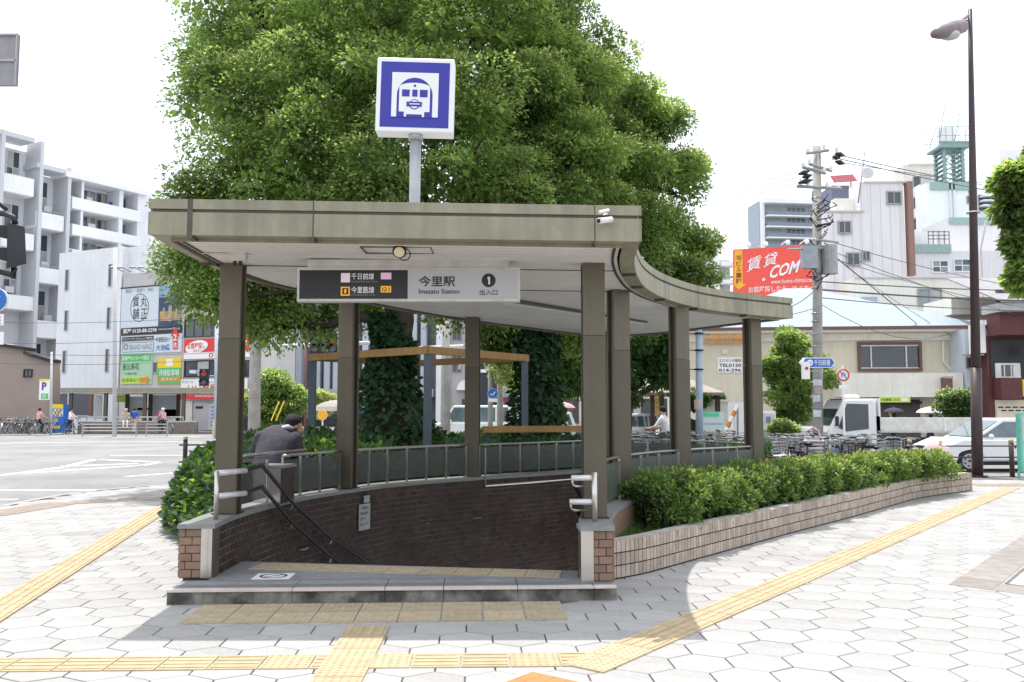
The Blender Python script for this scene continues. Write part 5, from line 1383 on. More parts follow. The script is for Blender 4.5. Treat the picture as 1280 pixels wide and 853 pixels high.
MB().add([(.075,-.72,1.18),(.075,.72,1.18),(.46,.70,1.86),(.46,-.70,1.86)], [(0,1,2,3)]).build('windscreen', glassd, tk)
MB().box(.15,-.72,1.992,.7,.72,2.0).ball((1.0,-.1,2.06), .16, 14, 8, (1.6,1.6,.5)).build('roof_vent', white, tk, smooth=False)
MB().box(1.6,-.80,.95,5.6,.80,1.02).build('bed_floor', M('bed_cream', (.68,.67,.62), .6, dirt=.3, dirtcol=(.25,.22,.18)), tk)
for s_ in (-1,1):
    for k in range(2): MB().box(1.62+k*2.0,s_*.80-.02,1.0,3.58+k*2.0,s_*.80+.02,1.40).build('side_board', M('bed_cream', (0,0,0)), tk)
MB().box(5.56,-.78,1.0,5.6,.78,1.38).build('tail_board', M('bed_cream', (0,0,0)), tk)
MB().box(1.56,-.8,.98,1.62,.8,2.0).box(1.56,-.8,1.0,1.60,.8,1.45).build('head_board', white, tk)
MB().box(.5,-.4,.5,5.4,.4,.72).box(2.0,-.75,.45,3.2,-.5,.8).build('chassis', black, tk)
for x in (.67,4.35):
    for s_ in (-1,1): wheel(tk, x, s_*.70, .33, s_)
tk.location = (A(1024,530,28).x,28,RZ)
# people with parasols behind the truck and others far away
def far(label, px, Y, z, face, top, legs, **kw):
    p = A(px,530,Y); return person(label, (p.x,Y,z), face, cloths[top], cloths[legs], **kw)
def parasol(label, px, py, Y, r, mat, zb=1.0, tilt=0):
    p = A(px,py,Y); th = thing('parasol', label, 'umbrella', (p.x,Y,p.z))
    mb = MB(); vs = [(p.x,Y,p.z+.02)]; K = 16
    for i in range(1,5):
        for k in range(K):
            a_ = 2*pi*k/K; rr = r*sin(i/4*pi/2.3)/sin(pi/2.3); vs.append((p.x+rr*cos(a_), Y+rr*sin(a_), p.z-r*.52*(1-cos(i/4*pi/2.3))))
    fs = [(0,1+k,1+(k+1)%K) for k in range(K)]
    for i in range(3):
        for k in range(K): fs.append((1+i*K+k, 1+(i+1)*K+k, 1+(i+1)*K+(k+1)%K, 1+i*K+(k+1)%K))
    mb.add(vs, fs).build('canopy', mat, th); MB().tube([(p.x,Y,p.z+.08),(p.x,Y,zb)], .012, 6).build('shaft', chrome, th)
far('person under a white parasol walking behind the truck bed', 1163, 34, 0, pi, 'navy', 'black', pose='walk', arms='up')
parasol('white parasol held above the truck bed near the red brown post', 1163, 509, 34, .52, cloths['white'])
far('person under a dark umbrella beneath the yellow strip of the beige building', 1117, 38, 0, pi, 'black', 'black', arms='up')
parasol('dark blue umbrella under the yellow sign of the beige building', 1117, 510, 38, .42, cloths['navy'])
far('person in white beneath a pink parasol just right of the second trunk', 706, 27, 0, pi, 'white', 'white', arms='up', pose='walk')
parasol('dusty pink parasol seen between the second trunk and the front right column', 702, 503, 27, .42, cloths['pink'])
far('man in a white shirt sitting on a bicycle beyond the right hand columns', 834, 23.5, 0, 2.6, 'white', 'navy', pose='ride', arms='bars', lean=.1)
addbike((A(834,530,23.5).x-.25,23.6,0), 2.6, 'black', 'black bicycle ridden by the man in the white shirt', 'bicycle under the man in white')
far('woman in pale pink top riding a bicycle before the brown building', 47.5, 55, 0, 1.2, 'pink', 'black', pose='ride', arms='bars', lean=.08)
addbike((A(47.5,530,55).x+.0,55,0), 1.2, 'silver', 'silver bicycle ridden by the woman in pale pink', 'bicycle under the woman in pink')
far('person in a white shirt walking a bicycle by the vending machine', 88, 55, 0, 0, 'white', 'black', pose='walk', arms='bars')
addbike((A(94,530,54.7).x,54.7,0), 0, 'silver', 'silver bicycle pushed by the person in a white shirt', 'bicycle pushed near vending machine')
far('seated person in a pale hat beside the far subway shelter rail', 157, 57, 0, -1.2, 'beige', 'white', pose='sit', arms='lap', hatm=cloths['beige'])
far('person in a blue shirt and pale trousers beside the far shelter', 167.5, 57.5, 0, 1.8, 'blue', 'beige', pose='walk')
far('cyclist in a pale pink shirt riding past the far subway shelter', 205, 55.5, 0, 2.6, 'pink', 'black', pose='ride', arms='bars', lean=.12, hatm=cloths['white'])
addbike((A(205,530,55.5).x,55.5,0), 2.6, 'black', 'black bicycle ridden past the far subway shelter', 'bicycle past the far shelter')
far('person in red standing inside the far subway shelter', 200.5, 60, 0, -1.5, 'red', 'black')
# ================================================================== BUILDINGS
class Fac:
    """an upright front: passes the point seen at pixel px at distance d; runs along (dx,dy) to the right"""
    def __init__(s, px, d, dx=1., dy=0.):
        r = ray(px, HOR); t = d/r.y; s.o = Vector((r.x*t, d)); s.u = Vector((dx, dy)).normalized(); s.n = Vector((s.u.y, -s.u.x))   # n towards the camera
    def shift(s, k):
        f = Fac.__new__(Fac); f.o = s.o+s.n*k; f.u = s.u; f.n = s.n; return f
    def hit(s, x, y):
        r = ray(x, y); c = Vector((0,0))-s.o; den = r.x*s.n.x+r.y*s.n.y; t = -(c.x*s.n.x+c.y*s.n.y)/den
        p = Vector((r.x*t, r.y*t)); return (p-s.o).dot(s.u), EYE+r.z*t
    def rect(s, q):
        x0, y0, x1, y1 = q; ym, xm = (y0+y1)/2, (x0+x1)/2
        return s.hit(x0,ym)[0], s.hit(x1,ym)[0], s.hit(xm,y1)[1], s.hit(xm,y0)[1]
    def box(s, name, mat, par, q, n0=0, n1=.1, z0=None, z1=None, kind=None):
        u0, u1, a, b = s.rect(q); 
        if z0 is not None: a = z0
        if z1 is not None: b = z1
        return MB().obox(s.o, s.u, s.n, u0, u1, n0, n1, a, b).build(name, mat, par)
    def text(s, txt, par, q, mat, n=.06, bold=.012, skew=0, rotq=0):
        u0, u1, z0, z1 = s.rect(q); p = s.o+s.u*u0+s.n*n
        return letters(txt, (p.x,p.y,z0), (s.u.x,s.u.y,0), (0,0,1), u1-u0, z1-z0, mat, par, n=(s.n.x,s.n.y,0), off=.0, bold=bold, skew=skew)
    def window(s, par, q, frame, glass, nx=2, ny=1, dep=.08, fw=.06, name='window', bars=None):
        u0, u1, z0, z1 = s.rect(q); mb = MB(); B = lambda a,b,c,d,n0,n1: mb.obox(s.o,s.u,s.n,a,b,n0,n1,c,d)
        B(u0-fw,u1+fw,z1,z1+fw,0,dep); B(u0-fw,u1+fw,z0-fw,z0,0,dep+.03); B(u0-fw,u0,z0,z1,0,dep); B(u1,u1+fw,z0,z1,0,dep)
        w_ = mb.build(name, frame, par)
        for i in range(nx):
            for j in range(ny):
                a = u0+(u1-u0)*i/nx+(fw*.35 if i else 0); b = u0+(u1-u0)*(i+1)/nx-(fw*.35 if i < nx-1 else 0); c = z0+(z1-z0)*j/ny+(fw*.35 if j else 0); d = z0+(z1-z0)*(j+1)/ny-(fw*.35 if j < ny-1 else 0)
                MB().obox(s.o,s.u,s.n,a,b,.0,.02+(.012 if i%2 else 0),c,d).build('pane', glass if not isinstance(glass,(list,tuple)) else glass[(i+j)%len(glass)], w_)
        mb = MB()
        for i in range(1,nx): a = u0+(u1-u0)*i/nx; mb.obox(s.o,s.u,s.n,a-fw*.35,a+fw*.35,0,dep*.7,z0,z1)
        for j in range(1,ny): c = z0+(z1-z0)*j/ny; mb.obox(s.o,s.u,s.n,u0,u1,0,dep*.65,c-fw*.35,c+fw*.35)
        if mb.v: mb.build('glazing_bar', frame, w_)
        return w_
def quad(F, par, P, mat, n0, n1, name):
    V = []
    for n_ in (n1, n0):
        for x,y in P: u,z = F.hit(x,y); p = F.o+F.u*u+F.n*n_; V.append((p.x,p.y,z))
    k = len(P); return MB().add(V, [tuple(range(k)), tuple(reversed(range(k,2*k)))]+[(i,i+k,(i+1)%k+k,(i+1)%k) for i in range(k)]).build(name, mat, par, fix=True)
def BT(name, label, cat, F, group=None): return thing(name, label, cat, (F.o.x, F.o.y, ROADZ), group)
wallwhite = M('wall_white', (.76,.77,.80), .8, var=.05, scale=.4, streak=.05)
wallpale  = M('wall_pale', (.84,.84,.85), .8, var=.05, scale=.4, streak=.05)
wallgrey  = M('wall_grey', (.55,.53,.53), .8, var=.06, scale=.5, streak=.06)
wallblue  = M('fin_wall_bluegrey', (.58,.59,.62), .8, var=.05)
wallbeige = M('wall_beige', (.70,.64,.51), .85, var=.06, scale=.5, streak=.05)
wallcream = M('wall_cream', (.80,.77,.69), .85, var=.06, scale=.5, streak=.08)
wallpink  = M('wall_pinkgrey', (.74,.72,.735), .85, var=.05, scale=.4, streak=.07)
wallbrown = M('wall_brown', (.33,.26,.225), .85, var=.05, scale=.6)
brownt = M('trim_brown', (.17,.09,.075), .6); teal = M('teal_trim', (.31,.43,.41), .6)
slit = M('slit_glass', (.10,.11,.12), .3); alu = M('window_frame_grey', (.34,.34,.35), .5, metal=.3); framew = M('window_frame_white', (.68,.68,.68), .5)
conc2 = M('far_concrete', (.52,.52,.53), .9, var=.08)
shutter = M('dark_shutter', (.10,.10,.13), .7)

# -- left: balconied apartment building, receding
F = Fac(-60, 79, .6, 1.); b = BT('apartment_building', 'white apartment building with long balconies and tall grey blue fins, top left', 'building', F)
F3 = F.shift(-2.2)
F3.box('wall', wallwhite, b, (-60,180,44,540), -12, 0, z0=ROADZ); 
u0, u1, z0, z1 = F3.rect((44,222,79,540)); MB().obox(F3.o,F3.u,F3.n,u0,u1,-12,0,ROADZ,z1).build('wall', wallwhite, b)
u0, u1, z0, z1 = F3.rect((79,232,186,540)); MB().obox(F3.o,F3.u,F3.n,u0,u1,-12,0,ROADZ,z1).build('wall', wallwhite, b)
for q in ((-8,160,-5,540),(41.5,175,44.5,540),(78,209,81,480)):
    u0,u1,z0,z1 = F.rect(q); MB().obox(F.o,F.u,F.n,u0,u0+.35,-2.2,.35,ROADZ,F.hit(q[0],q[1])[1]).build('fin', wallblue, b)
for q in ((-60,160,42,168.5),(44.5,208,79,213)): 
    u0,u1,z0,z1 = F.rect(q); MB().obox(F.o,F.u,F.n,u0,u1,-2.3,.3,z1-.45,z1+.0).build('roof_slab', wallblue, b)
for q in ((-60,213,42,236),(-60,285,42,306),(-60,366,42,384),(44.5,267.5,79,287),(44.5,336,79,355),(44.5,402,79,423)):
    F.box('balcony_front', wallpale, b, q, -.12, .12)
    u0,u1,z0,z1 = F.rect(q); MB().obox(F.o,F.u,F.n,u0,u1,-2.2,-.12,z0-.05,z0+.25).build('balcony_slab', wallpale, b)
for q in ((8,190,23,229),(5,256,22,290),(4,330,20,368),(45,228,58,266),(42,294,58,334),(38,364,55,400),(36,430,50,455)):
    F3.window(b, q, framew, (glassd,curtain), 2, 2, fw=.1)
for q in ((81.5,254.5,176,268.5),(81.5,287.5,176,300.5),(81.5,318,176,335)):
    F.box('balcony_front', wallpale, b, q, -.12, .12); u0,u1,z0,z1 = F.rect(q)
    MB().obox(F.o,F.u,F.n,u0,u1,-2.2,-.12,z0-.05,z0+.25).build('balcony_slab', wallpale, b)
u0,u1,z0,z1 = F.rect((79,222,182,236)); MB().obox(F.o,F.u,F.n,u0,u1,-2.3,.5,F.hit(130,232)[1]-.1,F.hit(130,232)[1]+.4).build('roof_slab', wallpale, b)
for q in ((100.5,222,103.5,330),(148,232,153,330),(171,240,187,345)): 
    u0,u1,z0,z1 = F.rect(q); MB().obox(F.o,F.u,F.n,u0,u1,-2.2,.02,ROADZ,F.hit(130,230)[1]).build('pier', wallwhite, b)
for r_ in range(3):
    for x0,y0,x1,y1,nx in ((82,236,90,256,1),(104,240,118,253,3),(121,245,146,258,5),(154,251,172,265,3)):
        F3.window(b, (x0,y0+r_*33,x1,y1+r_*33), alu, (glassd,curtain,glassl), nx, 1, fw=.08)
    F.box('glass_screen', glassl, b, (81.5,246+r_*33,89,262+r_*33), .13, .16)
for i_, (x, y) in enumerate(((94,262),(128,262),(160,271),(96,295),(133,300),(164,305),(16,222),(60,262),(14,296),(56,331),(60,398),(12,362))):
    uA, zA = F3.shift(.6).hit(x, y); MB().obox(F3.o,F3.u,F3.n,uA-.4,uA+.4,.3,.65,zA-.3,zA+.3).build('air_conditioner', wallpale, b)
for i_, (x0, x1, y) in enumerate(((20,40,229),(4,20,229),(46,60,266),(62,78,268),(46,60,334),(62,78,337))):
    a0, zz_ = F.hit(x0,y); a1, _ = F.hit(x1,y); mbq = MB().obox(F.o,F.u,F.n,a0,a1,-.03,.03,zz_+.28,zz_+.34)
    for k in range(7): uq = a0+(a1-a0)*k/6; mbq.obox(F.o,F.u,F.n,uq-.02,uq+.02,-.02,.02,zz_-.3,zz_+.28)
    mbq.build('balcony_rail', alu, b)
for i_, (x, y, w_) in enumerate(((108,252,4),(136,258,6),(162,266,5),(110,285,5),(140,292,4))):
    uA, zA = F3.shift(1.0).hit(x, y); MB().obox(F3.o,F3.u,F3.n,uA,uA+w_*.16,1.0,1.03,zA-.4,zA+.5).build('laundry', [white,cloths['blue'],cloths['beige'],white,cloths['pink']][i_], b)
p_ = F3.hit(150,222); u0 = F3.hit(123,230)[0]; u1 = F3.hit(188,230)[0]; zt2 = F3.hit(150,236)[1]
mbw = MB(); o_, u_, n_ = F3.o, F3.u, F3.n
def P3(u, n, z): q = o_+u_*u+n_*n; return (q.x,q.y,z)
pr = [(u0,zt2),(u0+(u1-u0)*.25,zt2+1.5),(u1,zt2+2.2),(u1-(u1-u0)*.12,zt2+.0)]
mbw.add([P3(u,-5,z) for u,z in pr]+[P3(u,-1,z) for u,z in pr], [(0,1,2,3),(7,6,5,4)]+[(i,i+4,(i+1)%4+4,(i+1)%4) for i in range(4)]).build('stair_tower', wallpale, b, fix=True)

# -- left: windowless white building and the sign wall
F = Fac(150, 74, 2.08, -1); b = BT('office_building', 'windowless white building with narrow slit windows left of the sign wall', 'building', F)
u0,u1,z0,z1 = F.rect((70,316,149,540)); zt_ = F.hit(110,313)[1]
MB().obox(F.o,F.u,F.n,u0,u1,-14,0,ROADZ,zt_).build('wall', wallwhite, b)
u2 = F.hit(207,300)[0]; MB().obox(F.o,F.u,F.n,u1,u2,-14,-.6,ROADZ,zt_).build('wall', wallwhite, b)
for q in ((82.5,338,86,363),(136.5,331,140,358),(81.5,389,85,413),(134.5,385,138,411),(79,439,82.5,466),(132.5,437,136,465)): F.window(b, q, wallgrey, slit, 1, 1, fw=.05)
F.box('shutter', shutter, b, (91.5,492,112,519), .0, .08); F.box('door_frame', brownt, b, (113,489,117,520), .0, .2); F.box('opening', shutter, b, (75,492,84,519), .0, .05)
for k in range(9): 
    uu = u0+(u1-u0)*(k+1)/10; MB().obox(F.o,F.u,F.n,uu-.012,uu+.012,0,.012,2,zt_).build('panel_joint', wallwhite, b)
MB().obox(F.o,F.u,F.n,u1-.15,u1+.15,0,.12,ROADZ,zt_).build('corner_strip', wallpale, b)
Fs = F.shift(.15); b = BT('sign_wall_building', 'grey building wall carrying stacked pawn shop and karaoke style banners', 'building', Fs)
u0,u1,z0,z1 = Fs.rect((151,343,230,540)); z1 = Fs.hit(190,340)[1]
MB().obox(Fs.o,Fs.u,Fs.n,u0,u1,-13,0,ROADZ,z1).build('wall', wallgrey, b)
for x in (155,164,180,190,203): 
    u,z = Fs.hit(x,340); p = Fs.o+Fs.u*u; MB().tube([(p.x,p.y,z),(p.x+Fs.n.x*1.1,p.y+Fs.n.y*1.1,z+.25)], .05, 5).ball((p.x+Fs.n.x*1.2,p.y+Fs.n.y*1.2,z+.2), .18, 8, 5, (1.4,1,.6)).build('flood_light', alu, b)
def board(name, label, F, q, mat, th=.08, cat='banner', n0=.0):
    t = BT(name, label, cat, F); F.box('panel', mat, t, q, n0, n0+th); return t
bw_ = M('banner_white', (.62,.68,.74), .6, var=.05); bnight = M('banner_dark', (.05,.07,.14), .6, var=.3, scale=.5); amber = M('banner_amber', (.45,.28,.10), .6, var=.4, scale=1.5)
t = board('wall_banner', 'big pale banner with a ringed black emblem beside a dark night picture', Fs, (152.5,358,228,410), bw_)
Fs.box('top_rail', black, t, (152,358,205,359.5), .08, .12)
Fs.text('買取り・質預り・時計', t, (158,361,193,366), M('ink_violet', (.22,.12,.20), .6), .09, bold=0)
u,z = Fs.hit(175.5,385); ru = Fs.hit(187,385)[0]-u; rz_ = Fs.hit(175.5,367.5)[1]-z
mb = MB()
for k in range(28):
    a0,a1 = 2*pi*k/28, 2*pi*(k+1)/28; Pp = lambda r,a: (lambda q: (q.x,q.y,z+rz_*r*sin(a)))(Fs.o+Fs.u*(u+ru*r*cos(a))+Fs.n*.09)
    mb.add([Pp(1,a0),Pp(1,a1),Pp(.95,a1),Pp(.95,a0)], [(0,1,2,3)])
mb.build('emblem_ring', black, t)
for s_, q in (('質',(167,371,175,384)),('舗',(167,386,175,399)),('丸',(177,371,185,384)),('正',(177,386,185,399))): Fs.text(s_, t, q, black, .09)
Fs.box('night_picture', bnight, t, (199.5,357,228,408), .08, .10); Fs.box('picture_glow', amber, t, (201,389,227,401), .10, .11)
for q in ((205,385,207,400),(212,382,216,402),(220,386,223,400)): Fs.box('picture_tower', M('banner_tan', (.40,.36,.30), .6, var=.3), t, q, .11, .12)
Fs.box('picture_sky', M('banner_sky', (.20,.34,.55), .6, var=.4, scale=.4), t, (200,357,214,372), .10, .11)
t = board('wall_banner', 'black telephone strip banner under the ringed emblem', Fs, (152.5,408.5,228,418), blacks, n0=.01)
Fs.text('質屋 0120-88-2298', t, (155,410.5,197,416.5), whitel, .10, bold=.03); Fs.text('www.maruman78.co.jp', t, (199,410,226,413), whitel, .10, bold=0)
t = board('wall_banner', 'white banner with a red arrow, shop name box and blue bridge name', Fs, (152.5,419,228,441.5), bw_)
Fs.box('title_strip', blacks, t, (154,421,193,426.5), .08, .10); Fs.text('ブランドリサイクルショップ専門店', t, (155,422,192,425.5), whitel, .11, bold=0)
for q in ((154,428,193,428.8),(154,439.5,193,440.3),(154,428,154.8,440),(192.4,428,193.2,440)): Fs.box('box_line', M('ink_grey', (.2,.22,.28), .6), t, q, .08, .09)
Fs.text('BRAND NANZ', t, (163,430.5,191,437.5), M('ink_grey', (0,0,0)), .09, bold=0); Fs.text('◎', t, (155.5,430,161.5,438), M('ink_grey', (0,0,0)), .09)
Fs.text('今里筋沿い', t, (195.5,421.5,213,428), black, .09); Fs.text('大池橋', t, (196,431,213,438.5), M('ink_blue', (.03,.12,.45), .6), .09, bold=.03)
def arrow(F, t, q, mat, n0=.08):
    x0,y0,x1,y1 = q; P = [((x0+x1)/2,y0),(x1,y0+(y1-y0)*.42),(x1-(x1-x0)*.24,y0+(y1-y0)*.42),(x1-(x1-x0)*.24,y1),(x0+(x1-x0)*.24,y1),(x0+(x1-x0)*.24,y0+(y1-y0)*.42),(x0,y0+(y1-y0)*.42)]
    V = []; 
    for n_ in (n0+.02, n0):
        for x,y in P: u,z = F.hit(x,y); p = F.o+F.u*u+F.n*n_; V.append((p.x,p.y,z))
    MB().add(V, [tuple(range(7)), tuple(reversed(range(7,14)))]+[(i,i+7,(i+1)%7+7,(i+1)%7) for i in range(7)]).build('arrow', mat, t)
arrow(Fs, t, (214.5,409,226,437), red, .09); Fs.text('2', t, (218,418,222.5,426), whitel, .12, bold=.03); Fs.text('先', t, (218,428,222.5,435.5), whitel, .12, bold=.03)
t = board('wall_banner', 'green and white restaurant banner with an orange arrow, lower left of the sign wall', Fs, (152.5,443,191,480.5), M('banner_pale_green', (.42,.62,.42), .6, var=.05))
Fs.box('header', green, t, (152.5,443,190,452), .08, .10); Fs.text('居酒屋センター今里店', t, (154,445,188,450.5), whitel, .11, bold=.02)
Fs.text('恵比寿花', t, (154,455,175,463), M('ink_green', (.03,.22,.10), .6), .10, bold=.02); Fs.text('中華料理', t, (157,466,172,469), M('ink_green', (0,0,0)), .10, bold=0)
Fs.box('arrow_band', lime, t, (152.5,471,184,480), .08, .10); quad(Fs, t, [(176,472.5),(184,472),(184,470),(189,475),(184,480.5),(184,478),(176,478.5)][::-1], M('banner_orange', (.7,.28,.05), .6), .10, .12, 'arrow'); Fs.text('駐車場あり', t, (154,473,175,478), M('ink_green', (0,0,0)), .11, bold=0)
t = board('wall_banner', 'yellow green and orange parking banner, lower right of the sign wall', Fs, (198,448,227,480.5), yellow)
Fs.box('circle_mark', whites, t, (209,449,217,458), .08, .10); Fs.box('green_band', green, t, (198,460,227,471.5), .08, .10); Fs.text('月極駐車場', t, (200,462,225,470), whitel, .11, bold=.02)
Fs.box('orange_band', M('banner_orange', (0,0,0)), t, (198,471.5,227,476.5), .08, .10); Fs.text('空きあり', t, (203,472.5,222,475.5), whitel, .11, bold=.02); Fs.box('green_band', green, t, (198,477,227,480), .08, .10)
Fs.window(b, (192,453.5,197,466), wallgrey, slit, 1, 1, fw=.05)
# -- building with the red flat hunting signs
Fr = F.shift(.35); b = BT('shop_building', 'grey building with red letting signs between its window rows, left of the front column', 'building', Fr)
u0,u1,z0,z1 = Fr.rect((230.5,372,345,540)); z1 = Fr.hit(260,370)[1]
MB().obox(Fr.o,Fr.u,Fr.n,u0,u1,-2.2,0,ROADZ,z1).build('wall', wallgrey, b)
for q, nx in (((232,400,277,420),4),((232,452,277,470),3),((292,400,314,420),3),((292,452,314,470),3),((232,372,277,378),4),((322,385,336,422),2)): Fr.window(b, q, black, (glassd,curtain) if q[1] > 440 else glassd, nx, 1, fw=.09)
t = board('shop_sign', 'red sign with a white oval slogan between the two window rows', Fr, (231,423,313,448), red); Fr.box('lower_band', whites, t, (231,440,313,448), .08, .10)
u,z = Fr.hit(247,434); V = []
for k in range(24):
    a_ = 2*pi*k/24; du = (Fr.hit(261,434)[0]-u)*cos(a_); dz = (Fr.hit(247,426)[1]-z)*sin(a_); p = Fr.o+Fr.u*(u+du)+Fr.n*.115; V.append((p.x,p.y,z+dz+du*.12))
MB().add(V, [tuple(range(24))]).build('oval', whites, t)
Fr.text('お部屋探し', t, (236,428.5,258,436.5), red, .13, bold=.03); Fr.text('お任せ下さい', t, (243,436.8,260,440.5), red, .13, bold=.01)
Fr.text('仲介', t, (283,425,296,438), whitel, .11, bold=.03); Fr.text('0120-1', t, (262,441,296,447), red, .11, bold=.02); Fr.text('ア', t, (303,426,311,438), whitel, .11, bold=.03)
t = board('shop_sign', 'white fascia sign with big red characters over a red web address band', Fr, (231,474,313,499), whites, .12, n0=.3); Fr.box('red_band', red, t, (231,491.5,313,499.5), .42, .45)
Fr.text('アパート', t, (232.5,476,247,480), black, .44); Fr.text('マンション', t, (253,476,272,480), black, .44); Fr.text('いい部屋', t, (240,480.5,276,491), red, .44, bold=.035); Fr.text('www.eheya.net', t, (249,493.5,276,497.5), whitel, .46, bold=.01)
for q, m_ in (((232,501,241,538),wallcream),((243,503,262,538),wallgrey),((262,505,276,538),bw_),((246,508,255,511),black),((290,502,312,538),glassd)): Fr.box('shop_front', m_, b, q, .02, .1 if m_ is not black else .14)
for k in range(6): Fr.text('入居者募集中', b, (263.5,508+k*4.5,274.5,510.5+k*4.5), M('ink_blue', (0,0,0)), .12, bold=0)
# -- brown building, lower left
F = Fac(-200, 62, 1, 0.0); b = BT('warehouse', 'plain brown building with a stepped sloping roof at the far left', 'building', F)
zg = lambda x,y: F.hit(x,y)[1]
P_ = [(-200,402),(0,428),(33,438.5),(33,443.5),(64.5,453.5),(64.5,540),(-200,540)]
V = []
for n_ in (0,-1.2):
    for x,y in P_: u,z = F.hit(x,y); q = F.o+F.u*u+F.n*n_; V.append((q.x,q.y,max(z,ROADZ) if y < 530 else ROADZ))
k = len(P_); MB().add(V, [tuple(range(k)), tuple(reversed(range(k,2*k)))]+[(i,i+k,(i+1)%k+k,(i+1)%k) for i in range(k)]).build('wall', wallbrown, b, fix=True)
for a_, b_ in (((-200,402),(33.5,438.3)),((32,443.3),(65.5,453.3))):
    ua,za = F.hit(*a_); ub,zb = F.hit(*b_); q0 = F.o+F.u*ua; q1 = F.o+F.u*ub
    MB().add([(q0.x,q0.y-.35,za),(q1.x,q1.y-.35,zb),(q1.x,q1.y+1.2,zb),(q0.x,q0.y+1.2,za),(q0.x,q0.y-.35,za+.22),(q1.x,q1.y-.35,zb+.22),(q1.x,q1.y+1.2,zb+.22),(q0.x,q0.y+1.2,za+.22)], [(0,3,2,1),(4,5,6,7),(0,1,5,4),(1,2,6,5),(2,3,7,6),(3,0,4,7)]).build('roof_edge', black, b)
F.window(b, (31,463,39.5,470.5), black, glassd, 2, 1, fw=.07)
q0 = A(64,450,61.8); MB().tube([(q0.x,61.9,ROADZ),(q0.x,61.9,q0.z)], .07, 6).build('drain_pipe', alu, b)
# -- the far subway shelter
F = Fac(75, 60, 1, 0.0); b = BT('subway_shelter', 'twin brown subway shelter across the road with a flat olive roof on posts', 'subway entrance', F)
F.box('roof', olive, b, (75,485,290,491), -5.5, 0); F.box('soffit', soffm, b, (76,490,289,491.6), -5.4, -.05)
for x,m_,n_ in ((87,bronze,-.3),(131,bronze,-.3),(158,bronzed,-4.8),(180,bronze,-.3),(187,bronzed,-4.8),(222,bronzed,-4.8),(228.5,bronze,-.3),(270,bronze,-.3)):
    Fn = F.shift(n_); Fn.box('post', m_, b, (x-2,489,x+2,540), -.22, 0, z0=0)
F.box('base_wall', M('shelter_brick', (.20,.165,.15), .8, rnd=.1, var=.2, scale=5), b, (97,528,246,541), -.3, 0, z0=ROADZ); F.box('wall_cap', conc2, b, (97,526.5,246,528), -.32, .02)
mb = MB(); 
for y_ in (521.5,): 
    a_,z_ = F.hit(95,y_); c_,_ = F.hit(228,y_); mb.obox(F.o,F.u,F.n,a_,c_,-.2,-.14,z_-.04,z_+.04)
for x in range(96,229,11): a_,_ = F.hit(x,521); mb.obox(F.o,F.u,F.n,a_-.03,a_+.03,-.2,-.14,.8,F.hit(x,521.5)[1])
mb.build('rail', steel, b)
for q, m_ in (((118,494,128,524),bw_),((146,494,160,503),lime),((160,496,180,523),bw_),((190,494,222,523),bw_),((172,510,186,513),M('poster_pink',(.6,.15,.35),.6)),((200,512,222,523),blacks)): 
    Fn = F.shift(-5.3); t_ = Fn.box('poster', m_, b, q, 0, .05)
# street furniture over there
def pole(name, label, cat, px, Y, ytop, r, mat, ybase=None, zb=ROADZ, lean=0, parts=None):
    top = A(px+lean, ytop, Y); bs = A(px, 520, Y); th = thing(name, label, cat, (bs.x, Y, zb)); MB().tube([(bs.x,Y,zb),(top.x,Y,top.z)], r, 12, r2=r*.8).build('pole', mat, th, smooth=True); return th, top
pole('light_pole', 'pale grey slender pole in front of the white building across the road', 'pole', 144, 54, 310, .13, conc2)
vm = thing('vending_machine', 'blue drinks vending machine with a yellow head beside the brown building', 'vending machine', (A(71,530,58.5).x,58.5,0)); Fv = Fac(62,58.5)
Fv.box('cabinet', blue, vm, (63,506,79,540), -.8, 0, z0=0); Fv.box('head_panel', yellow, vm, (64,505.5,79,510.5), 0, .05); Fv.box('display', bw_, vm, (64.5,511,79,521), 0, .04); Fv.box('price_panel', M('banner_tan',(0,0,0)), vm, (65,523,73,528), 0, .05); Fv.box('dispenser', yellow, vm, (65.5,532.5,75,536), 0, .05)
for r_ in range(3):
    for k in range(7): Fv.box('can', [red,green,white,blue,yellow][(k+r_)%5], vm, (65.2+k*1.95,511.6+r_*3.2,66.5+k*1.95,514.2+r_*3.2), .04, .07)
ps, tp_ = pole('parking_sign', 'white parking sign with a purple P over a green plate on a pole', 'sign', 64.5, 57, 440, .08, conc2); Fp = Fac(50,56.8)
Fp.box('panel', whites, ps, (49,474,61.5,500), -.1, 0); Fp.box('yellow_cap', yellow, ps, (49,474,61.5,476.5), -.1, .01); Fp.text('P', ps, (52.5,478,58.5,488), M('ink_purple', (.16,.04,.35), .5), .02, bold=.05); Fp.box('green_plate', green, ps, (51.5,492,60,499), 0, .02); Fp.text('空', ps, (53,493,58,498), whitel, .03)
bl_ = thing('bollard', 'yellow bollard standing before the shop across the road', 'bollard', (A(268,540,55).x,55,ROADZ)); MB().tube([(A(268,540,55).x,55,ROADZ),(A(268,540,55).x,55,.85)], .11, 12).tube([(A(268,540,55).x,55,.85),(A(268,540,55).x,55,.92)], .08, 12).build('post', yellow, bl_)
for x, n_ in ((123,0),(164,1),(190,2)):
    gx = A(x,530,54).x; g_ = thing('guard_rail', ['white pipe guard rail left of the seated person across the road','white pipe guard rail before the blue shirted person','white pipe guard rail near the cyclist'][n_], 'guard rail', (gx,54,ROADZ), 'pipe guard rails across the road')
    for dx in (-.95,.95): MB().tube([(gx+dx,54,ROADZ),(gx+dx,54,.72)], .04, 6).build('post', alu, g_)
    for z in (.25,.45,.65): MB().tube([(gx-.95,54,z),(gx+.95,54,z)], .025, 6).build('pipe', steel, g_)
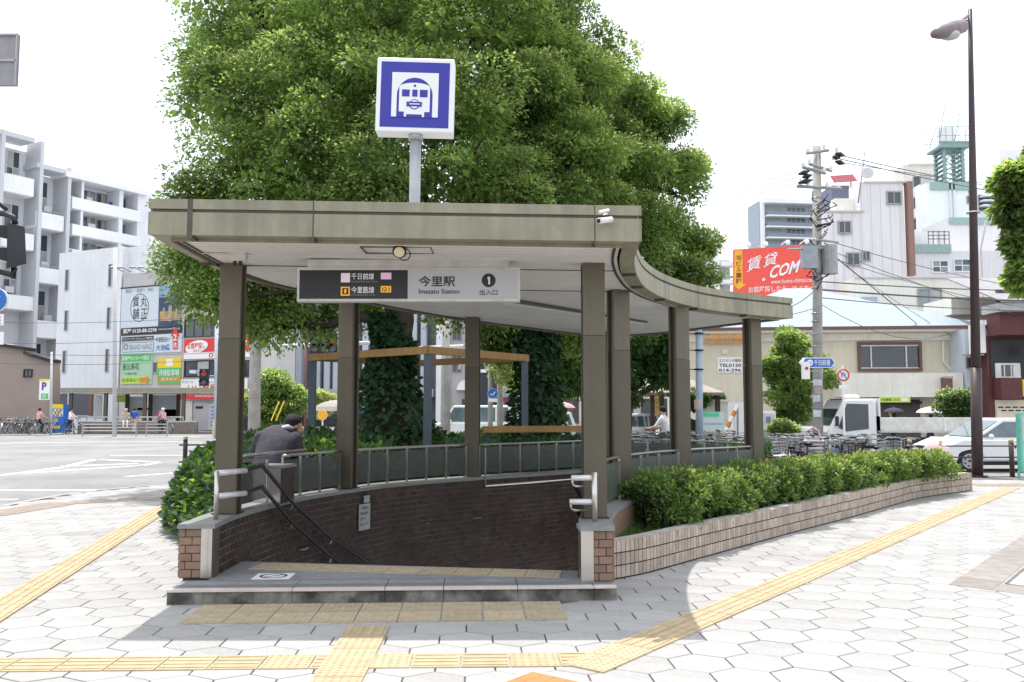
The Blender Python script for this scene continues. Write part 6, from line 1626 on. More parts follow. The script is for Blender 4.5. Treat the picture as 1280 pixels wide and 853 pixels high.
def signal_head(par, c, face, mat=black, n=3, horiz=False, lit=None, r=.13):
    d = Vector((cos(face), sin(face), 0)); sd = Vector((-d.y, d.x, 0)); c = Vector(c)
    ax = sd if horiz else Vector((0,0,1)); L_ = n*r*2.5
    mb = MB(); vs = []
    for a_ in (-L_/2, L_/2):
        for s_ in (-1,1):
            for t in (-.09,.09): vs.append(c+ax*a_+(Vector((0,0,1)) if horiz else sd)*s_*r*1.3+d*t)
    mb.add(vs, [(0,1,3,2),(4,6,7,5),(0,4,5,1),(2,3,7,6),(0,2,6,4),(1,5,7,3)]).build('housing', mat, par, fix=True)
    for k in range(n):
        q = c+ax*(-L_/2+L_*(k+.5)/n)+d*.095; MB().disc(q, d, r*.85, .02, 14).build('lens', lit[k] if lit else glassd, par)
        pts = [q+(sd*cos(a)+Vector((0,0,1))*sin(a))*r for a in [pi*j/8 for j in range(9)]]
        V = [p for p in pts]+[p+d*r*1.3+Vector((0,0,-r*.2)) for p in pts]; MB().add(V, [(j,j+1,10+j,9+j) for j in range(8)]).build('visor', mat, par)
redl = M('signal_red', (.40,.02,.02), .3, emit=.25)
st, tp_ = pole('pedestrian_signal', 'pedestrian signal with a lit red man on a light pole by the shop', 'traffic signal', 271, 52, 400, .14, M('pole_pale_blue', (.45,.50,.56), .5))
signal_head(st, (A(256,472,51.8).x,51.7,A(256,472,51.8).z), -pi/2, n=2, lit=[glassd,redl], r=.2)
MB().tube([(A(262,470,52).x,52,A(262,470,52).z),(A(271,470,52).x,52,A(271,470,52).z)], .04, 6).build('arm', conc2, st)
for x_, lb in ((243,'left'),(281,'right')): MB().box(A(x_-4,465,51.8).x,51.5,A(x_,467,51.8).z,A(x_+4,465,51.8).x,52.1,A(x_,463,51.8).z).build('control_box', bw_, st)

# -- fin building behind the big tree and its neighbours
F = Fac(300, 88, 1, -.05); b = BT('fin_building', 'grey office building with tall white vertical fins behind the big tree', 'building', F)
F.box('wall', M('curtain_wall', (.13,.14,.17), .4, var=.3, scale=.3), b, (310,330,545,540), -12, 0, z0=ROADZ)
for x0 in (346,361,374,397,409,420,432,444,456,468,480,492,504,516,528):
    F.box('fin', M('fin_white', (.56,.60,.66), .6, var=.04), b, (x0,330,x0+7,489), 0, 1.0)
F.box('canopy_slab', conc2, b, (318,487,545,497), 0, 2.0); F.box('side_wall', wallgrey, b, (318,330,344,488), 0, .6); F.window(b, (333,392,343,424), wallpale, glassd, 1, 1); F.window(b, (322,392,331,424), wallpale, glassd, 2, 1); F.window(b, (322,438,343,458), wallpale, glassd, 2, 2)
for q in ((330,499,352,535),(357,499,380,535),(384,499,400,535),(408,499,430,535),(436,499,470,535)): F.window(b, q, brownt, glassd, 2, 1, fw=.12)
F = Fac(540, 80, 1, 0); b = BT('grey_building', 'plain pale grey building between the two trunks behind the road', 'building', F)
F.box('wall', wallgrey, b, (545,330,602,540), -10, 0, z0=ROADZ); F.box('pale_pier', wallpale, b, (546,330,562,540), 0, .4, z0=ROADZ); F.window(b, (578,500,596,520), brownt, glassd, 2, 1)
for q in ((566,400,576,425),(582,400,592,425),(566,440,576,465),(582,440,592,465)): F.window(b, q, alu, glassd, 2, 1)
u,z = F.hit(584,488); V = []; 
for n_ in (.0,1.2):
    for k in range(9): a_ = pi*k/8; q = F.o+F.u*(u+1.0*cos(a_))+F.n*(n_*sin(a_)*.9+.05); V.append((q.x,q.y,z+(0 if n_ else 1.0*sin(a_))))
MB().add(V, [(j,j+1,10+j,9+j) for j in range(8)]).build('awning', whites, b)
F = Fac(600, 76, 1, 0); b = BT('dark_building', 'charcoal fronted building with a big tan arch right of the second column', 'building', F)
F.box('wall', M('charcoal_wall', (.045,.045,.055), .6, var=.2), b, (600,330,652,540), -10, 0, z0=ROADZ); F.box('grey_wing', wallgrey, b, (628,455,652,540), 0, 1.5, z0=ROADZ)
u,z = F.hit(600,448); mb = MB(); 
for k in range(12):
    for r_ in ((2.0,1.75),):
        a0,a1 = pi*k/12, pi*(k+1)/12; Pp = lambda r,a,n_: (lambda q: (q.x,q.y,z-1+r*sin(a)))(F.o+F.u*(u-.6+r*cos(a))+F.n*n_)
        mb.add([Pp(1.3,a0,.3),Pp(1.3,a1,.3),Pp(1.05,a1,.3),Pp(1.05,a0,.3),Pp(1.3,a0,0),Pp(1.3,a1,0),Pp(1.05,a1,0),Pp(1.05,a0,0)], [(0,1,2,3),(0,4,5,1),(2,6,7,3)])
mb.build('arch', M('arch_tan', (.45,.38,.28), .7), b); F.box('shop_sign', M('sign_magenta', (.30,.02,.08), .6), b, (629,498,642,503), 1.5, 1.7); F.window(b, (632,506,642,522), framew, glassl, 2, 1); F.box('white_strip', whites, b, (601,462,608,466), 0, .2)
for k in range(6): F.box('pane_fold', M('awning_pale',(.3,.36,.4),.5), b, (629+k*2.6,488,631+k*2.6,497), 1.5, 1.8)
F = Fac(640, 82, 1, 0); b = BT('far_building', 'pale building far behind the leafy gap right of the second trunk', 'building', F)
F.box('wall', wallcream, b, (652,380,870,540), -10, 0, z0=ROADZ)
for k in range(9): F.window(b, (660+k*23,405,674+k*23,425), alu, glassd, 2, 1, fw=.1); F.window(b, (660+k*23,450,674+k*23,470), alu, (glassd,curtain), 2, 1, fw=.1); F.window(b, (660+k*23,500,676+k*23,528), brownt, glassd, 2, 1, fw=.12)
F = Fac(690, 48, 1, 0); b = BT('round_kiosk', 'brown kiosk with an ochre roof edge behind the pink parasol', 'kiosk', F)
F.box('wall', M('kiosk_brown', (.16,.11,.09), .7, var=.2), b, (697,495,716,530), -2, 0, z0=0); F.box('roof_edge', ochre, b, (694,492,718,495.5), -2.2, .2); F.box('pane', glassl, b, (701,499,708,514), 0, .04)
# pavilion on the right behind the bicycles
F = Fac(800, 33, 1, 0); b = BT('pavilion', 'small tiled roof pavilion with dark posts and lit posters beyond the bicycles', 'pavilion', F)
u0,u1,z0,z1 = F.rect((800,478,903,492)); zz = F.hit(850,491)[1]; Pq = lambda u,n,z: (F.o.x+F.u.x*u+F.n.x*n, F.o.y+F.u.y*u+F.n.y*n, z)
MB().add([Pq(u0,.3,zz),Pq(u1,.3,zz),Pq(u1,-4.3,zz),Pq(u0,-4.3,zz),Pq(u0+1.0,-1.7,zz+.62),Pq(u1-1.0,-1.7,zz+.62),Pq(u0,.3,zz-.1),Pq(u1,.3,zz-.1),Pq(u1,-4.3,zz-.1),Pq(u0,-4.3,zz-.1)], [(0,1,5,4),(1,2,5),(2,3,4,5),(3,0,4),(6,7,1,0),(7,8,2,1),(8,9,3,2),(9,6,0,3),(9,8,7,6)]).build('roof', M('pavilion_roof', (.30,.25,.22), .8, var=.15), b, fix=True)
for x in (816,828,898): F.box('post', M('post_dark', (.06,.045,.04), .6), b, (x-2.5,492,x+2.5,545), -.2, 0, z0=0)
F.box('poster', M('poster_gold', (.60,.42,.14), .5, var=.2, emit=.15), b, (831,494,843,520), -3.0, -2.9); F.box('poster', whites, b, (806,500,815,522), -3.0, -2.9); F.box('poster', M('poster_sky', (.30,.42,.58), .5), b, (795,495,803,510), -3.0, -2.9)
F.text('たこ焼', b, (832,497,842,504), blacks, -2.88); F.text('やきそば', b, (832,507,842,512), red, -2.88); F.box('red_ridge', M('ridge_red', (.40,.10,.08), .7), b, (832,478.5,852,485), -.4, .0)
F.box('low_wall', wallcream, b, (880,502,916,516), -.8, -.6, z0=0); F.box('wall_coping', wallpale, b, (878,499.5,918,502), -.85, -.5)
mp = thing('map_board', 'green and pale blue area map board behind the light blue pole', 'notice board', (A(890,530,27).x,27,0)); Fm = Fac(878,27)
Fm.box('board', M('map_pale', (.50,.60,.58), .5, var=.1, scale=2), mp, (878,515,905,541), -.06, 0); Fm.box('map_green', M('map_green', (.10,.52,.30), .5), mp, (879,515.5,899,521), 0, .01); Fm.box('map_road', M('map_road', (.30,.42,.60), .5), mp, (880,529,904,531), 0, .01)
for x in (879,904): Fm.box('leg', alu, mp, (x-.6,541,x+.6,560), -.05, 0, z0=0)
ab = thing('road_barrier', 'leaning orange and white striped folding barrier beyond the bicycles', 'barrier', (A(912,540,24).x,24,0))
pA, pB = A(903,548,24), A(922,507,24)
for k in range(6):
    a_ = Vector(pA).lerp(Vector(pB), k/6); c_ = Vector(pA).lerp(Vector(pB), (k+1)/6)
    MB().tube([a_, c_], .06, 4).build('stripe', M('barrier_orange', (.55,.20,.04), .6) if k % 2 == 0 else white, ab)
MB().tube([(pA.x-.3,24.2,0),(pA.x,24,pA.z+.1)], .03, 6).tube([(pB.x,24.1,0),(pB.x,24,pB.z)], .03, 6).build('leg', alu, ab)
cb = thing('electrical_cabinet', 'pale grey electrical cabinet behind the right hand column', 'cabinet', (A(960,530,25.5).x,25.5,0)); Fc = Fac(950,25.5)
Fc.box('case', wallpale, cb, (951,514,970,556), -.6, 0, z0=0); Fc.box('door', M('cab_door', (.56,.56,.58), .5), cb, (952.5,517,968.5,554), 0, .02); Fc.box('notice', M('ink_grey', (0,0,0)), cb, (957,521,963,529), .02, .03)
cb = thing('electrical_cabinet', 'white upright box standing left of the right hand column', 'cabinet', (A(925,530,25).x,25,0)); Fc = Fac(916,25)
Fc.box('case', white, cb, (917,503,935,556), -.6, 0, z0=0); Fc.box('door', wallpale, cb, (918.5,506,933.5,553), 0, .02); Fc.box('handle', black, cb, (931,524,932,529), .02, .05)

# -- beige clinic
F = Fac(1020, 41, 3.5, -1*.35); b = BT('clinic_building', 'long beige two storey building with a pale blue sheet metal roof', 'building', F)
u0,u1,z0,z1 = F.rect((856,420,1206,540)); ze = F.hit(1040,417)[1]
MB().obox(F.o,F.u,F.n,u0,u1,-11,0,ROADZ,ze).build('wall', wallbeige, b)
uw0,_ = F.hit(1040,500); MB().obox(F.o,F.u,F.n,F.hit(1042,490)[0],F.hit(1190,490)[0],0,1.3,F.hit(1100,497)[1],F.hit(1100,468)[1]).build('balcony_wall', wallcream, b)
Pq = lambda u,n,z: (F.o.x+F.u.x*u+F.n.x*n, F.o.y+F.u.y*u+F.n.y*n, z)
e0,e1 = u0-.6,u1+.8; ua = F.hit(1033,379)[0]; zr_ = ze+2.35
roofm = M('roof_metal_blue', (.27,.34,.38), .45, var=.04, streak=.03)
MB().add([Pq(e0,.9,ze+.22),Pq(e1,.9,ze+.22),Pq(e1,-12,ze+.22),Pq(e0,-12,ze+.22),Pq(ua-.6,-6.0,zr_+.6),Pq(ua+.6,-6.0,zr_+.6)], [(0,1,5,4),(1,2,5),(2,3,4,5),(3,0,4),(3,2,1,0)]).build('roof', roofm, b, fix=True)
MB().obox(F.o,F.u,F.n,e0,e1,.82,.95,ze+.10,ze+.24).build('gutter', brownt, b); MB().obox(F.o,F.u,F.n,e0,e1,-11,.84,ze-.0,ze+.2).build('eaves', wallcream, b)
MB().obox(F.o,F.u,F.n,e0,e1,.0,.15,ze-.35,ze-.02).build('frieze', wallcream, b)
for k in range(26):
    uu = e0+(e1-e0)*(k+.5)/26; 
    t_ = min(1, max(0, 1-abs(uu-ua)/((ua-e0) if uu < ua else (e1-ua)))); 
    if t_ > .05: MB().add([Pq(uu-.02,.9,ze+.235),Pq(uu+.02,.9,ze+.235),Pq(uu+.02,.9-6.9*t_,ze+.235+(zr_+.6-ze-.22)*t_),Pq(uu-.02,.9-6.9*t_,ze+.235+(zr_+.6-ze-.22)*t_)], [(0,1,2,3)]).build('roof_seam', M('roof_seam', (.42,.48,.54), .5), b)
w_ = F.window(b, (1075,431,1148,461), brownt, glassd, 1, 1, dep=.14, fw=.12)
F.box('window_sash', framew, w_, (1087.5,432,1089,461), .02, .10); F.box('window_sash', framew, w_, (1131.5,432,1133,461), .02, .10); F.box('window_sash', framew, w_, (1075.5,431.5,1147.5,433), .02, .09); F.box('window_sash', framew, w_, (1075.5,459.5,1147.5,461), .02, .09)
F.window(b, (1192,430,1206,447), alu, glassl, 1, 1)
F.box('brown_pier', brownt, b, (1163,474,1173,516), 1.3, 1.7); F.box('pier_cap', M('cap_pink', (.5,.36,.36), .7), b, (1163,472.5,1173,475), 1.28, 1.75)
F.box('carport_opening', M('carport_dark', (.13,.12,.11), .9, var=.2), b, (1090,500,1150,540), .01, .04, z0=ROADZ); F.box('opening_beam', black, b, (1088,502,1150,505), .04, .3)
F.box('yellow_strip', lime, b, (1088,497,1125,503.5), 1.3, 1.36); F.text('P 駐車場 こちら', b, (1090,498.5,1112,502), blacks, 1.37); F.box('car_icon', whites, b, (1114,498.5,1122,502), 1.36, 1.37)
MB().tube([Pq(F.hit(1178,430)[0],.1,F.hit(1178,427)[1]),Pq(F.hit(1178,450)[0],.1,F.hit(1178,452)[1]),Pq(F.hit(1193,465)[0],.1,F.hit(1193,468)[1]),Pq(F.hit(1193,465)[0],.1,1.0)], .06, 6).build('drain_pipe', wallcream, b)
F.box('lower_band', brownt, b, (972,500,1000,503), .0,.3); F.box('entrance', glassd, b, (972,503,1000,530), .0, .1)
MB().tube([Pq(F.hit(972,420)[0],.1,ze-.4),Pq(F.hit(972,420)[0],.1,0)], .07, 6).build('drain_pipe', conc2, b)
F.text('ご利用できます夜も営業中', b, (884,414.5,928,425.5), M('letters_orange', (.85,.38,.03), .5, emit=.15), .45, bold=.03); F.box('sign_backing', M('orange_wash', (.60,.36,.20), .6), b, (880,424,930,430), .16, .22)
t = board('wall_notice', 'white notice with a black telephone number on the beige wall between the columns', F, (897,447,927,466), whites, .06, 'notice'); F.text('エバメシの桜田', t, (898.5,448.8,926,453), blacks, .07, bold=.02); F.text('TEL0120', t, (898.5,454.8,926,459), blacks, .07, bold=.03); F.text('014-296', t, (898.5,461,926,465), blacks, .07, bold=.03)
F.box('crest_mark', wallcream, b, (902,437,909,443), .02, .08)
# small white shop strip and the maroon shop
F = Fac(1206, 39, 1, 0); b = BT('narrow_building', 'thin pale blue building slice just left of the maroon lamp post', 'building', F)
F.box('wall', M('wall_paleblue', (.55,.60,.66), .7, var=.05), b, (1207,412,1236,540), -8, 0, z0=ROADZ); F.window(b, (1209.5,449,1216,459), brownt, glassd, 1, 1); F.box('sign_box', whites, b, (1206.5,408,1217,443), .3, 1.0); F.box('sign_stay', alu, b, (1200,444,1217,446), .2, .9)
F.box('meter_box', glassd, b, (1236,500,1240,506), .02, .15); F.box('wall', wallpale, b, (1233,490,1243,540), .0, .1, z0=ROADZ); F.box('meter_box', glassd, b, (1236,509,1240,516), .1, .2)
F = Fac(1233, 38, 1, 0); b = BT('maroon_shop', 'dark red fronted shop with a grey tiled roof and yellow sign', 'building', F)
F.box('wall', M('maroon_wall', (.11,.035,.035), .6, var=.15), b, (1236,420,1400,540), -8, -.05, z0=ROADZ)
F.box('upper_fascia', M('maroon_wall', (0,0,0)), b, (1234,393,1400,421), -.05, 1.0); F.box('lower_fascia', M('maroon_wall', (0,0,0)), b, (1242,473,1268,499), 0, .6)
F.box('eaves_board', M('eaves_grey', (.42,.42,.42), .8), b, (1230,383,1400,393.5), -.2, 1.4)
u0,u1 = F.hit(1228,384)[0], F.hit(1400,384)[0]; z_ = F.hit(1300,383)[1]; Pq = lambda u,n,z: (F.o.x+F.u.x*u+F.n.x*n, F.o.y+F.u.y*u+F.n.y*n, z)
for r_ in range(9):
    n0 = 1.5-r_*.5; zz = z_+r_*.18
    MB().add([Pq(u0,n0,zz),Pq(u1,n0,zz),Pq(u1,n0-.55,zz+.20),Pq(u0,n0-.55,zz+.20),Pq(u0,n0,zz+.05),Pq(u1,n0,zz+.05),Pq(u1,n0-.55,zz+.25),Pq(u0,n0-.55,zz+.25)], [(4,5,6,7),(0,1,5,4),(1,2,6,5),(3,0,4,7)]).build('roof_course', M('roof_tile_grey', (.27,.26,.27), .7, var=.15, scale=4, bump=.4), b)
F.box('gable_wall', wallcream, b, (1235,360,1400,383), -6, -3.2); F.window(b, (1246,364,1266,378), brownt, glassd, 3, 1)
F.box('recess', blacks, b, (1238,424,1400,472), -.05, .0); F.window(b, (1246,456.5,1272,471), framew, glassd, 3, 1, fw=.08); F.box('sash_board', framew, b, (1246,456.5,1250,471), .02, .1); F.box('sash_board', framew, b, (1265,456.5,1271.5,471), .02, .1)
F.box('yellow_sign', yellow, b, (1270,475,1330,496), .2, .5); F.text('フミヤ', b, (1273.5,482,1300,490), red, .52, bold=.04); F.box('sign_post_board', wallbeige, b, (1266,473,1270,499), .1, .4)
sgn = F.box('round_sign', whites, b, (1273,430,1292,444), 1.0, 1.1); F.box('sign_stripe', M('banner_orange', (0,0,0)), b, (1274,434,1291,437), 1.1, 1.12)
F.box('lattice_wall', wallbeige, b, (1245,500,1400,540), -.05, .1, z0=ROADZ)
for r_ in range(2):
    for k in range(8): F.box('lattice_slot', black, b, (1246+k*9+(4 if r_ else 0),508.5+r_*4,1252.5+k*9+(4 if r_ else 0),510.2+r_*4), .1, .11)

# -- right: stacked city blocks
def block(name, label, px, d, q, mat, dep=2.2, dx=1, dy=0, roof=None):
    F = Fac(px, d, dx, dy); b = BT(name, label, 'building', F); F.box('wall', mat, b, q, -dep, 0, z0=ROADZ)
    if roof: F.box('roof_band', roof[1], b, (q[0]-.5,q[1],q[2]+.5,q[1]+roof[0]), -dep-.1, .12)
    return F, b
F, b = block('apartment_tower', 'distant grey blue apartment tower with stacked glass balconies', 1000, 150, (951.5,253,1036,540), M('tower_grey', (.36,.40,.46), .7, var=.06), 5, 1, .12)
F.box('corner_pier', wallpale, b, (951,252,955,400), -.1, .7); F.box('roof_slab', wallpale, b, (951,251.5,1036,257), 0, 1.6)
for k in range(6):
    y = 271.5+k*13.6; F.box('balcony_edge', wallpale, b, (955,y,1034,y+1.6), 0, 1.4); F.box('balcony_glass', M('balcony_glass', (.20,.24,.30), .2, var=.2), b, (956,y-4.5,1033,y-.2), 1.2, 1.35)
    F.window(b, (958,y-11.5,976,y-2), alu, glassl, 4, 1, fw=.2); F.window(b, (984,y-11.5,1006,y-2), alu, glassd, 4, 1, fw=.2); F.window(b, (1012,y-11,1020,y-2), alu, glassl, 2, 1, fw=.2)
F, b = block('white_stair_building', 'pale slab building edge with an outside stair, behind the tree and red billboard', 900, 75, (886,292,901,540), wallpale)
F.box('stair_core', wallgrey, b, (901,322,918,540), -5, -1, z0=ROADZ)
for k in range(3): F.box('stair_flight', wallpale, b, (901,328+k*22,918,333+k*22), -1, .2)
F, b = block('billboard_building', 'low building below the red billboard hidden by the canopy', 960, 56, (905,376,1035,540), wallgrey)
# billboard
F = Fac(965, 55, 1, .0); bb = BT('billboard', 'big red billboard with white slanted rental lettering above the curved canopy', 'billboard', F)
quad(F, bb, [(916,313),(1003,308),(1008,314),(1016,339),(1017,371),(955,373),(916,371)][::-1], redb, 0, .25, 'panel')
quad(F, bb, [(917,314.5),(926.5,314),(927,356),(931.5,356),(922,363),(916.5,358)][::-1], M('billboard_orange', (.85,.42,.04), .6), .25, .27, 'side_strip')
quad(F, bb, [(1014,338),(1018,340),(1018,352),(1014,349)][::-1], M('billboard_orange', (0,0,0)), .25, .27, 'side_strip')
for k, s_ in enumerate('当ビル1F'): F.text(s_, bb, (919,320+k*7.4,925,326+k*7.4), M('ink_brown', (.25,.05,.02), .6), .29)
def stext(s_, P0, P1, P2, mat, bold=.012, skew=0, n_=.29):
    # P0 lower left, P1 lower right, P2 upper left in the photograph
    u0,z0 = F.hit(*P0); u1,z1 = F.hit(*P1); u2,z2 = F.hit(*P2); g = lambda u,z: Vector((F.o.x+F.u.x*u+F.n.x*n_, F.o.y+F.u.y*u+F.n.y*n_, z))
    o = g(u0,z0); a_ = g(u1,z1)-o; b_ = g(u2,z2)-o; V, Fc_ = text_data(s_, bold, skew); MB().add([o+a_*v[0]+b_*v[1] for v in V], Fc_).build('lettering', mat, bb)
stext('賃', (931,342),(949,336),(933,325), whitel); stext('貸', (952,336),(969,331),(954,320), whitel)
stext('COM', (959.5,350),(997,341),(962,334), whitel, .04, .2); stext('・', (951,353),(955,352),(951,349), whitel, .05)
stext('www.ihome-chintai.com', (962,356),(1016,353),(962,350.5), whitel, .0); stext('お部屋探しなら', (934,367),(981,365),(934,359.5), whitel, .01); stext('アイホー', (988,366),(1016,364),(988,359), whitel, .01)
for x,y in ((929,315),(950,314),(977,312),(1000,311)):
    u,z = F.hit(x,y); p = F.o+F.u*u; MB().tube([(p.x,p.y,z+.3),(p.x,p.y-1.2,z+.35)], .04, 5).ball((p.x,p.y-1.3,z+.2), .16, 8, 5).build('flood_light', whites, bb)
for x in (925,960,1000): 
    u,z = F.hit(x,371); p = F.o+F.u*u; MB().box(p.x-.1,p.y+.1,z-2,p.x+.1,p.y+.3,z+2.8).build('stay', alu, bb)
F, b = block('stucco_building', 'pale pinkish grey building with few windows and a brown corner pipe', 1080, 62, (1079,228,1134,540), wallpink, 2)
F.box('wall', wallpink, b, (1033,265,1080,540), -2, -.05, z0=ROADZ); F.box('wall', wallpink, b, (1036,420,1134,540), .0, .02, z0=ROADZ)
F.box('corner_strip', M('corner_brown', (.30,.17,.14), .7, var=.1), b, (1134,228,1140.5,345), -.3, .3); F.box('roof_edge', wallgrey, b, (1079,227,1135,229), -2, .1); F.box('roof_edge', wallgrey, b, (1033,263.5,1080,265.5), -2, .1)
for q in ((1109.5,241,1125,254.5),(1049,278,1062,291),(1059.5,317.5,1073,331),(1078.5,316,1086,325.5)): F.window(b, q, alu, glassd, 2, 1, fw=.1)
F.box('stair_wall', wallcream, b, (1050,244,1079,266), -2, -1); F.box('vent', alu, b, (1046,375,1055,380), 0, .2)
for k in range(8): uu = F.hit(1042+k*12,300)[0]; MB().obox(F.o,F.u,F.n,uu-.015,uu+.015,.0,.012,3,F.hit(1042,266 if k < 3 else 230)[1]).build('panel_joint', wallgrey, b)
an, tp_ = pole('roof_antenna', 'thin mast antenna with a dish on the pinkish building roof', 'antenna', 1081, 60, 190, .05, alu, zb=F.hit(1081,262)[1]); MB().disc((A(1083.5,218,59.8).x,59.7,A(1083,218,60).z), (-.3,-1,.3), .42, .05, 16).build('dish', wallgrey, an)
for k in range(5): MB().tube([(A(1078,193+k*2.5,60).x,60,A(1078,184+k*4,60).z),(A(1084,193,60).x,60,A(1078,184+k*4,60).z)], .02, 4).build('antenna_rod', alu, an)
F, b = block('far_hut', 'small blue grey rooftop hut under a tilted red roof sign', 1050, 72, (1040,232,1062,262), M('hut_blue', (.17,.19,.26), .7), 4)
t = thing('roof_sign', 'tilted faded red roof board beside the utility pole top', 'sign', (F.o.x,F.o.y,20)); quad(F, t, [(1036,222),(1063,220),(1069,228),(1041,230)][::-1], M('faded_red', (.62,.18,.20), .6), .3, .5, 'panel'); stext('ネット', (1043,228),(1062,226),(1042,223.5), whitel, .02) if False else None; F.box('stay', alu, t, (1062,226,1063.5,238), .1, .2)
F, b = block('cream_balcony_block', 'cream apartment block with stacked balconies between the pipe and the teal trimmed wall', 1150, 82, (1135,206,1175,540), wallcream, 2)
F.box('roof_edge', wallpale, b, (1135,204.5,1175,206.5), -2, .3)
for y in (236,263,289): F.box('balcony_front', wallpale, b, (1140,y,1163,y+11), .2, 1.6); F.window(b, (1142,y-14,1149,y-2), alu, glassd, 1, 1); F.box('recess', wallgrey, b, (1150,y-16,1162.5,y), .01, .2)
F, b = block('teal_trim_building', 'white stepped building with teal parapet bands behind the lamp post', 1190, 72, (1163,229,1216,540), wallpale, 2)
F.box('parapet_band', teal, b, (1162.5,228,1216.5,238), -2, .15); F.box('pipe', wallwhite, b, (1186,230,1188,272), .0, .15); F.box('pipe', wallwhite, b, (1191,230,1193,272), .0, .15); F.window(b, (1209,246,1217,254), alu, glassd, 1, 1)
F.box('wall', wallpale, b, (1216,232,1262,540), -2.5, -.6, z0=ROADZ); F.box('gallery', glassd, b, (1228,242,1262,262), -.6, -.5); 
for y in (244,250,256): F.box('gallery_rail', wallpale, b, (1228,y,1262,y+1.6), -.5, .2)
F2_ = F.shift(4); t = BT('teal_trim_building', 'lower white wing with a teal parapet crossing behind the maroon lamp post', 'building', F2_)
F2_.box('wall', wallpink, t, (1187,274,1300,540), -4, 0, z0=ROADZ); F2_.box('parapet_band', teal, t, (1186.5,272.5,1300,281), -4, .15)
F3_ = F2_.shift(3); t = BT('teal_trim_building', 'lowest white wing with a railed terrace and two square windows', 'building', F3_)
F3_.box('wall', wallpink, t, (1141,306,1188,540), -3, 0, z0=ROADZ); F3_.box('parapet_band', teal, t, (1141,306,1188,316.5), -3, .15); F3_.box('terrace_wall', wallpale, t, (1152,283,1188,307), -3, -2.2); F3_.box('wall', wallpink, t, (1188,314,1300,540), -3, 0, z0=ROADZ)
for q in ((1166,327,1184,340),(1193,325,1212,339)): F3_.window(t, q, wallwhite, (glassd,glassl), 2, 2, fw=.1)
mb = MB(); 
for y in (290,294.5,299): a_,z_ = F3_.hit(1160,y); c_,_ = F3_.hit(1186,y); mb.obox(F3_.o,F3_.u,F3_.n,a_,c_,.0,.05,z_-.04,z_+.04)
for x in (1160,1166,1173,1180,1186): a_,z_ = F3_.hit(x,289); mb.obox(F3_.o,F3_.u,F3_.n,a_-.04,a_+.04,.0,.05,F3_.hit(x,306)[1],z_)
mb.build('terrace_rail', alu, t)
F, b = block('low_beige_block', 'low cream block with a curtained window and wall fan behind the clinic roof', 1140, 52, (1068,348,1212,540), wallcream, 2, 1, 0)
F.box('roof_edge', wallgrey, b, (1068,346.5,1212,348.5), -2, .1); F.window(b, (1148.5,362.5,1175.5,381), alu, (glassl,curtain), 2, 1, fw=.08); F.box('solar_panel', M('solar_blue', (.35,.42,.55), .4), b, (1073,373,1092,388), .5, .6)
u,z = F.hit(1187.5,383); p = F.o+F.u*u; MB().torus((p.x,p.y-.1,z), (0,1,0), .2, .03, 14, 5).tube([(p.x-.2,p.y-.1,z),(p.x+.2,p.y-.1,z)], .02, 4).tube([(p.x,p.y-.1,z-.2),(p.x,p.y-.1,z+.2)], .02, 4).build('fan_guard', alu, b)
F, b = block('white_gable', 'white end wall of a tall block at the right edge above the trees', 1260, 95, (1257,187,1330,540), wallpale, 3)
# water tower
wt = thing('water_tower', 'teal steel lattice tower with a white water tank on a railed deck', 'water tower', (A(1192,235,74).x,76,16))
Yw = 76; z0 = A(1192,236,Yw).z-.5; z1 = A(1192,186,Yw).z; xl, xr_ = A(1181,210,Yw).x, A(1203.5,210,Yw).x; wd = xr_-xl
tealm = M('tower_teal', (.25,.36,.35), .6)
for x in (xl,xr_):
    for y in (Yw,Yw+wd): MB().box(x-.12,y-.12,z0,x+.12,y+.12,z1).build('leg', tealm, wt)
for k in range(10):
    z = z0+(z1-z0)*(k+.5)/10; MB().box(xl-.18,Yw-.14,z-.045,xl+.22,Yw+wd+.14,z+.045).build('brace', tealm, wt); MB().box(xr_-.22,Yw-.14,z-.045,xr_+.18,Yw+wd+.14,z+.045).build('brace', tealm, wt)
    MB().box(xl,Yw-.08,z-.03,xr_,Yw-.02,z+.03).build('brace', tealm, wt)
for k in range(4):
    za, zb = z0+(z1-z0)*k/4, z0+(z1-z0)*(k+1)/4; MB().tube([(xl,Yw,za),(xr_,Yw,zb)], .05, 4).tube([(xr_,Yw,za),(xl,Yw,zb)], .05, 4).build('diagonal', tealm, wt)
MB().box(xl-.55,Yw-.5,z1,xr_+.5,Yw+wd+.5,z1+.22).build('deck', tealm, wt)
MB().add([(xl-.55,Yw-.5,z1+.22),(xr_+.5,Yw-.5,z1+.22),(xr_+.6,Yw-.6,z1+.5),(xl-.65,Yw-.6,z1+.5)], [(0,1,2,3)]).build('deck_skirt', tealm, wt)
cxw = (xl+xr_)/2-.2; MB().tube([(cxw,Yw+wd/2,z1+.25),(cxw,Yw+wd/2,z1+2.0),(cxw,Yw+wd/2,z1+2.2)], [.78,.78,.3], 20).build('tank', whites, wt)
for z in (z1+1.0,z1+1.8):
    MB().tube([(xl-.65,Yw-.6,z),(xr_+.6,Yw-.6,z),(xr_+.6,Yw+wd+.5,z),(xl-.65,Yw+wd+.5,z),(xl-.65,Yw-.6,z)], .03, 4).build('deck_rail', tealm, wt)
for x in np.linspace(xl-.65, xr_+.6, 6): MB().tube([(x,Yw-.6,z1+.3),(x,Yw-.6,z1+1.8)], .03, 4).build('rail_post', tealm, wt)
for k, (x,yt) in enumerate(((1186,95),(1205,112),(1174,150))): 
    m_, _ = pole('roof_antenna', ['tallest hair thin antenna above the water tower','shorter antenna right of the water tank','small antenna left of the water tank'][k], 'antenna', x, 76, yt, .035, alu, zb=z1)

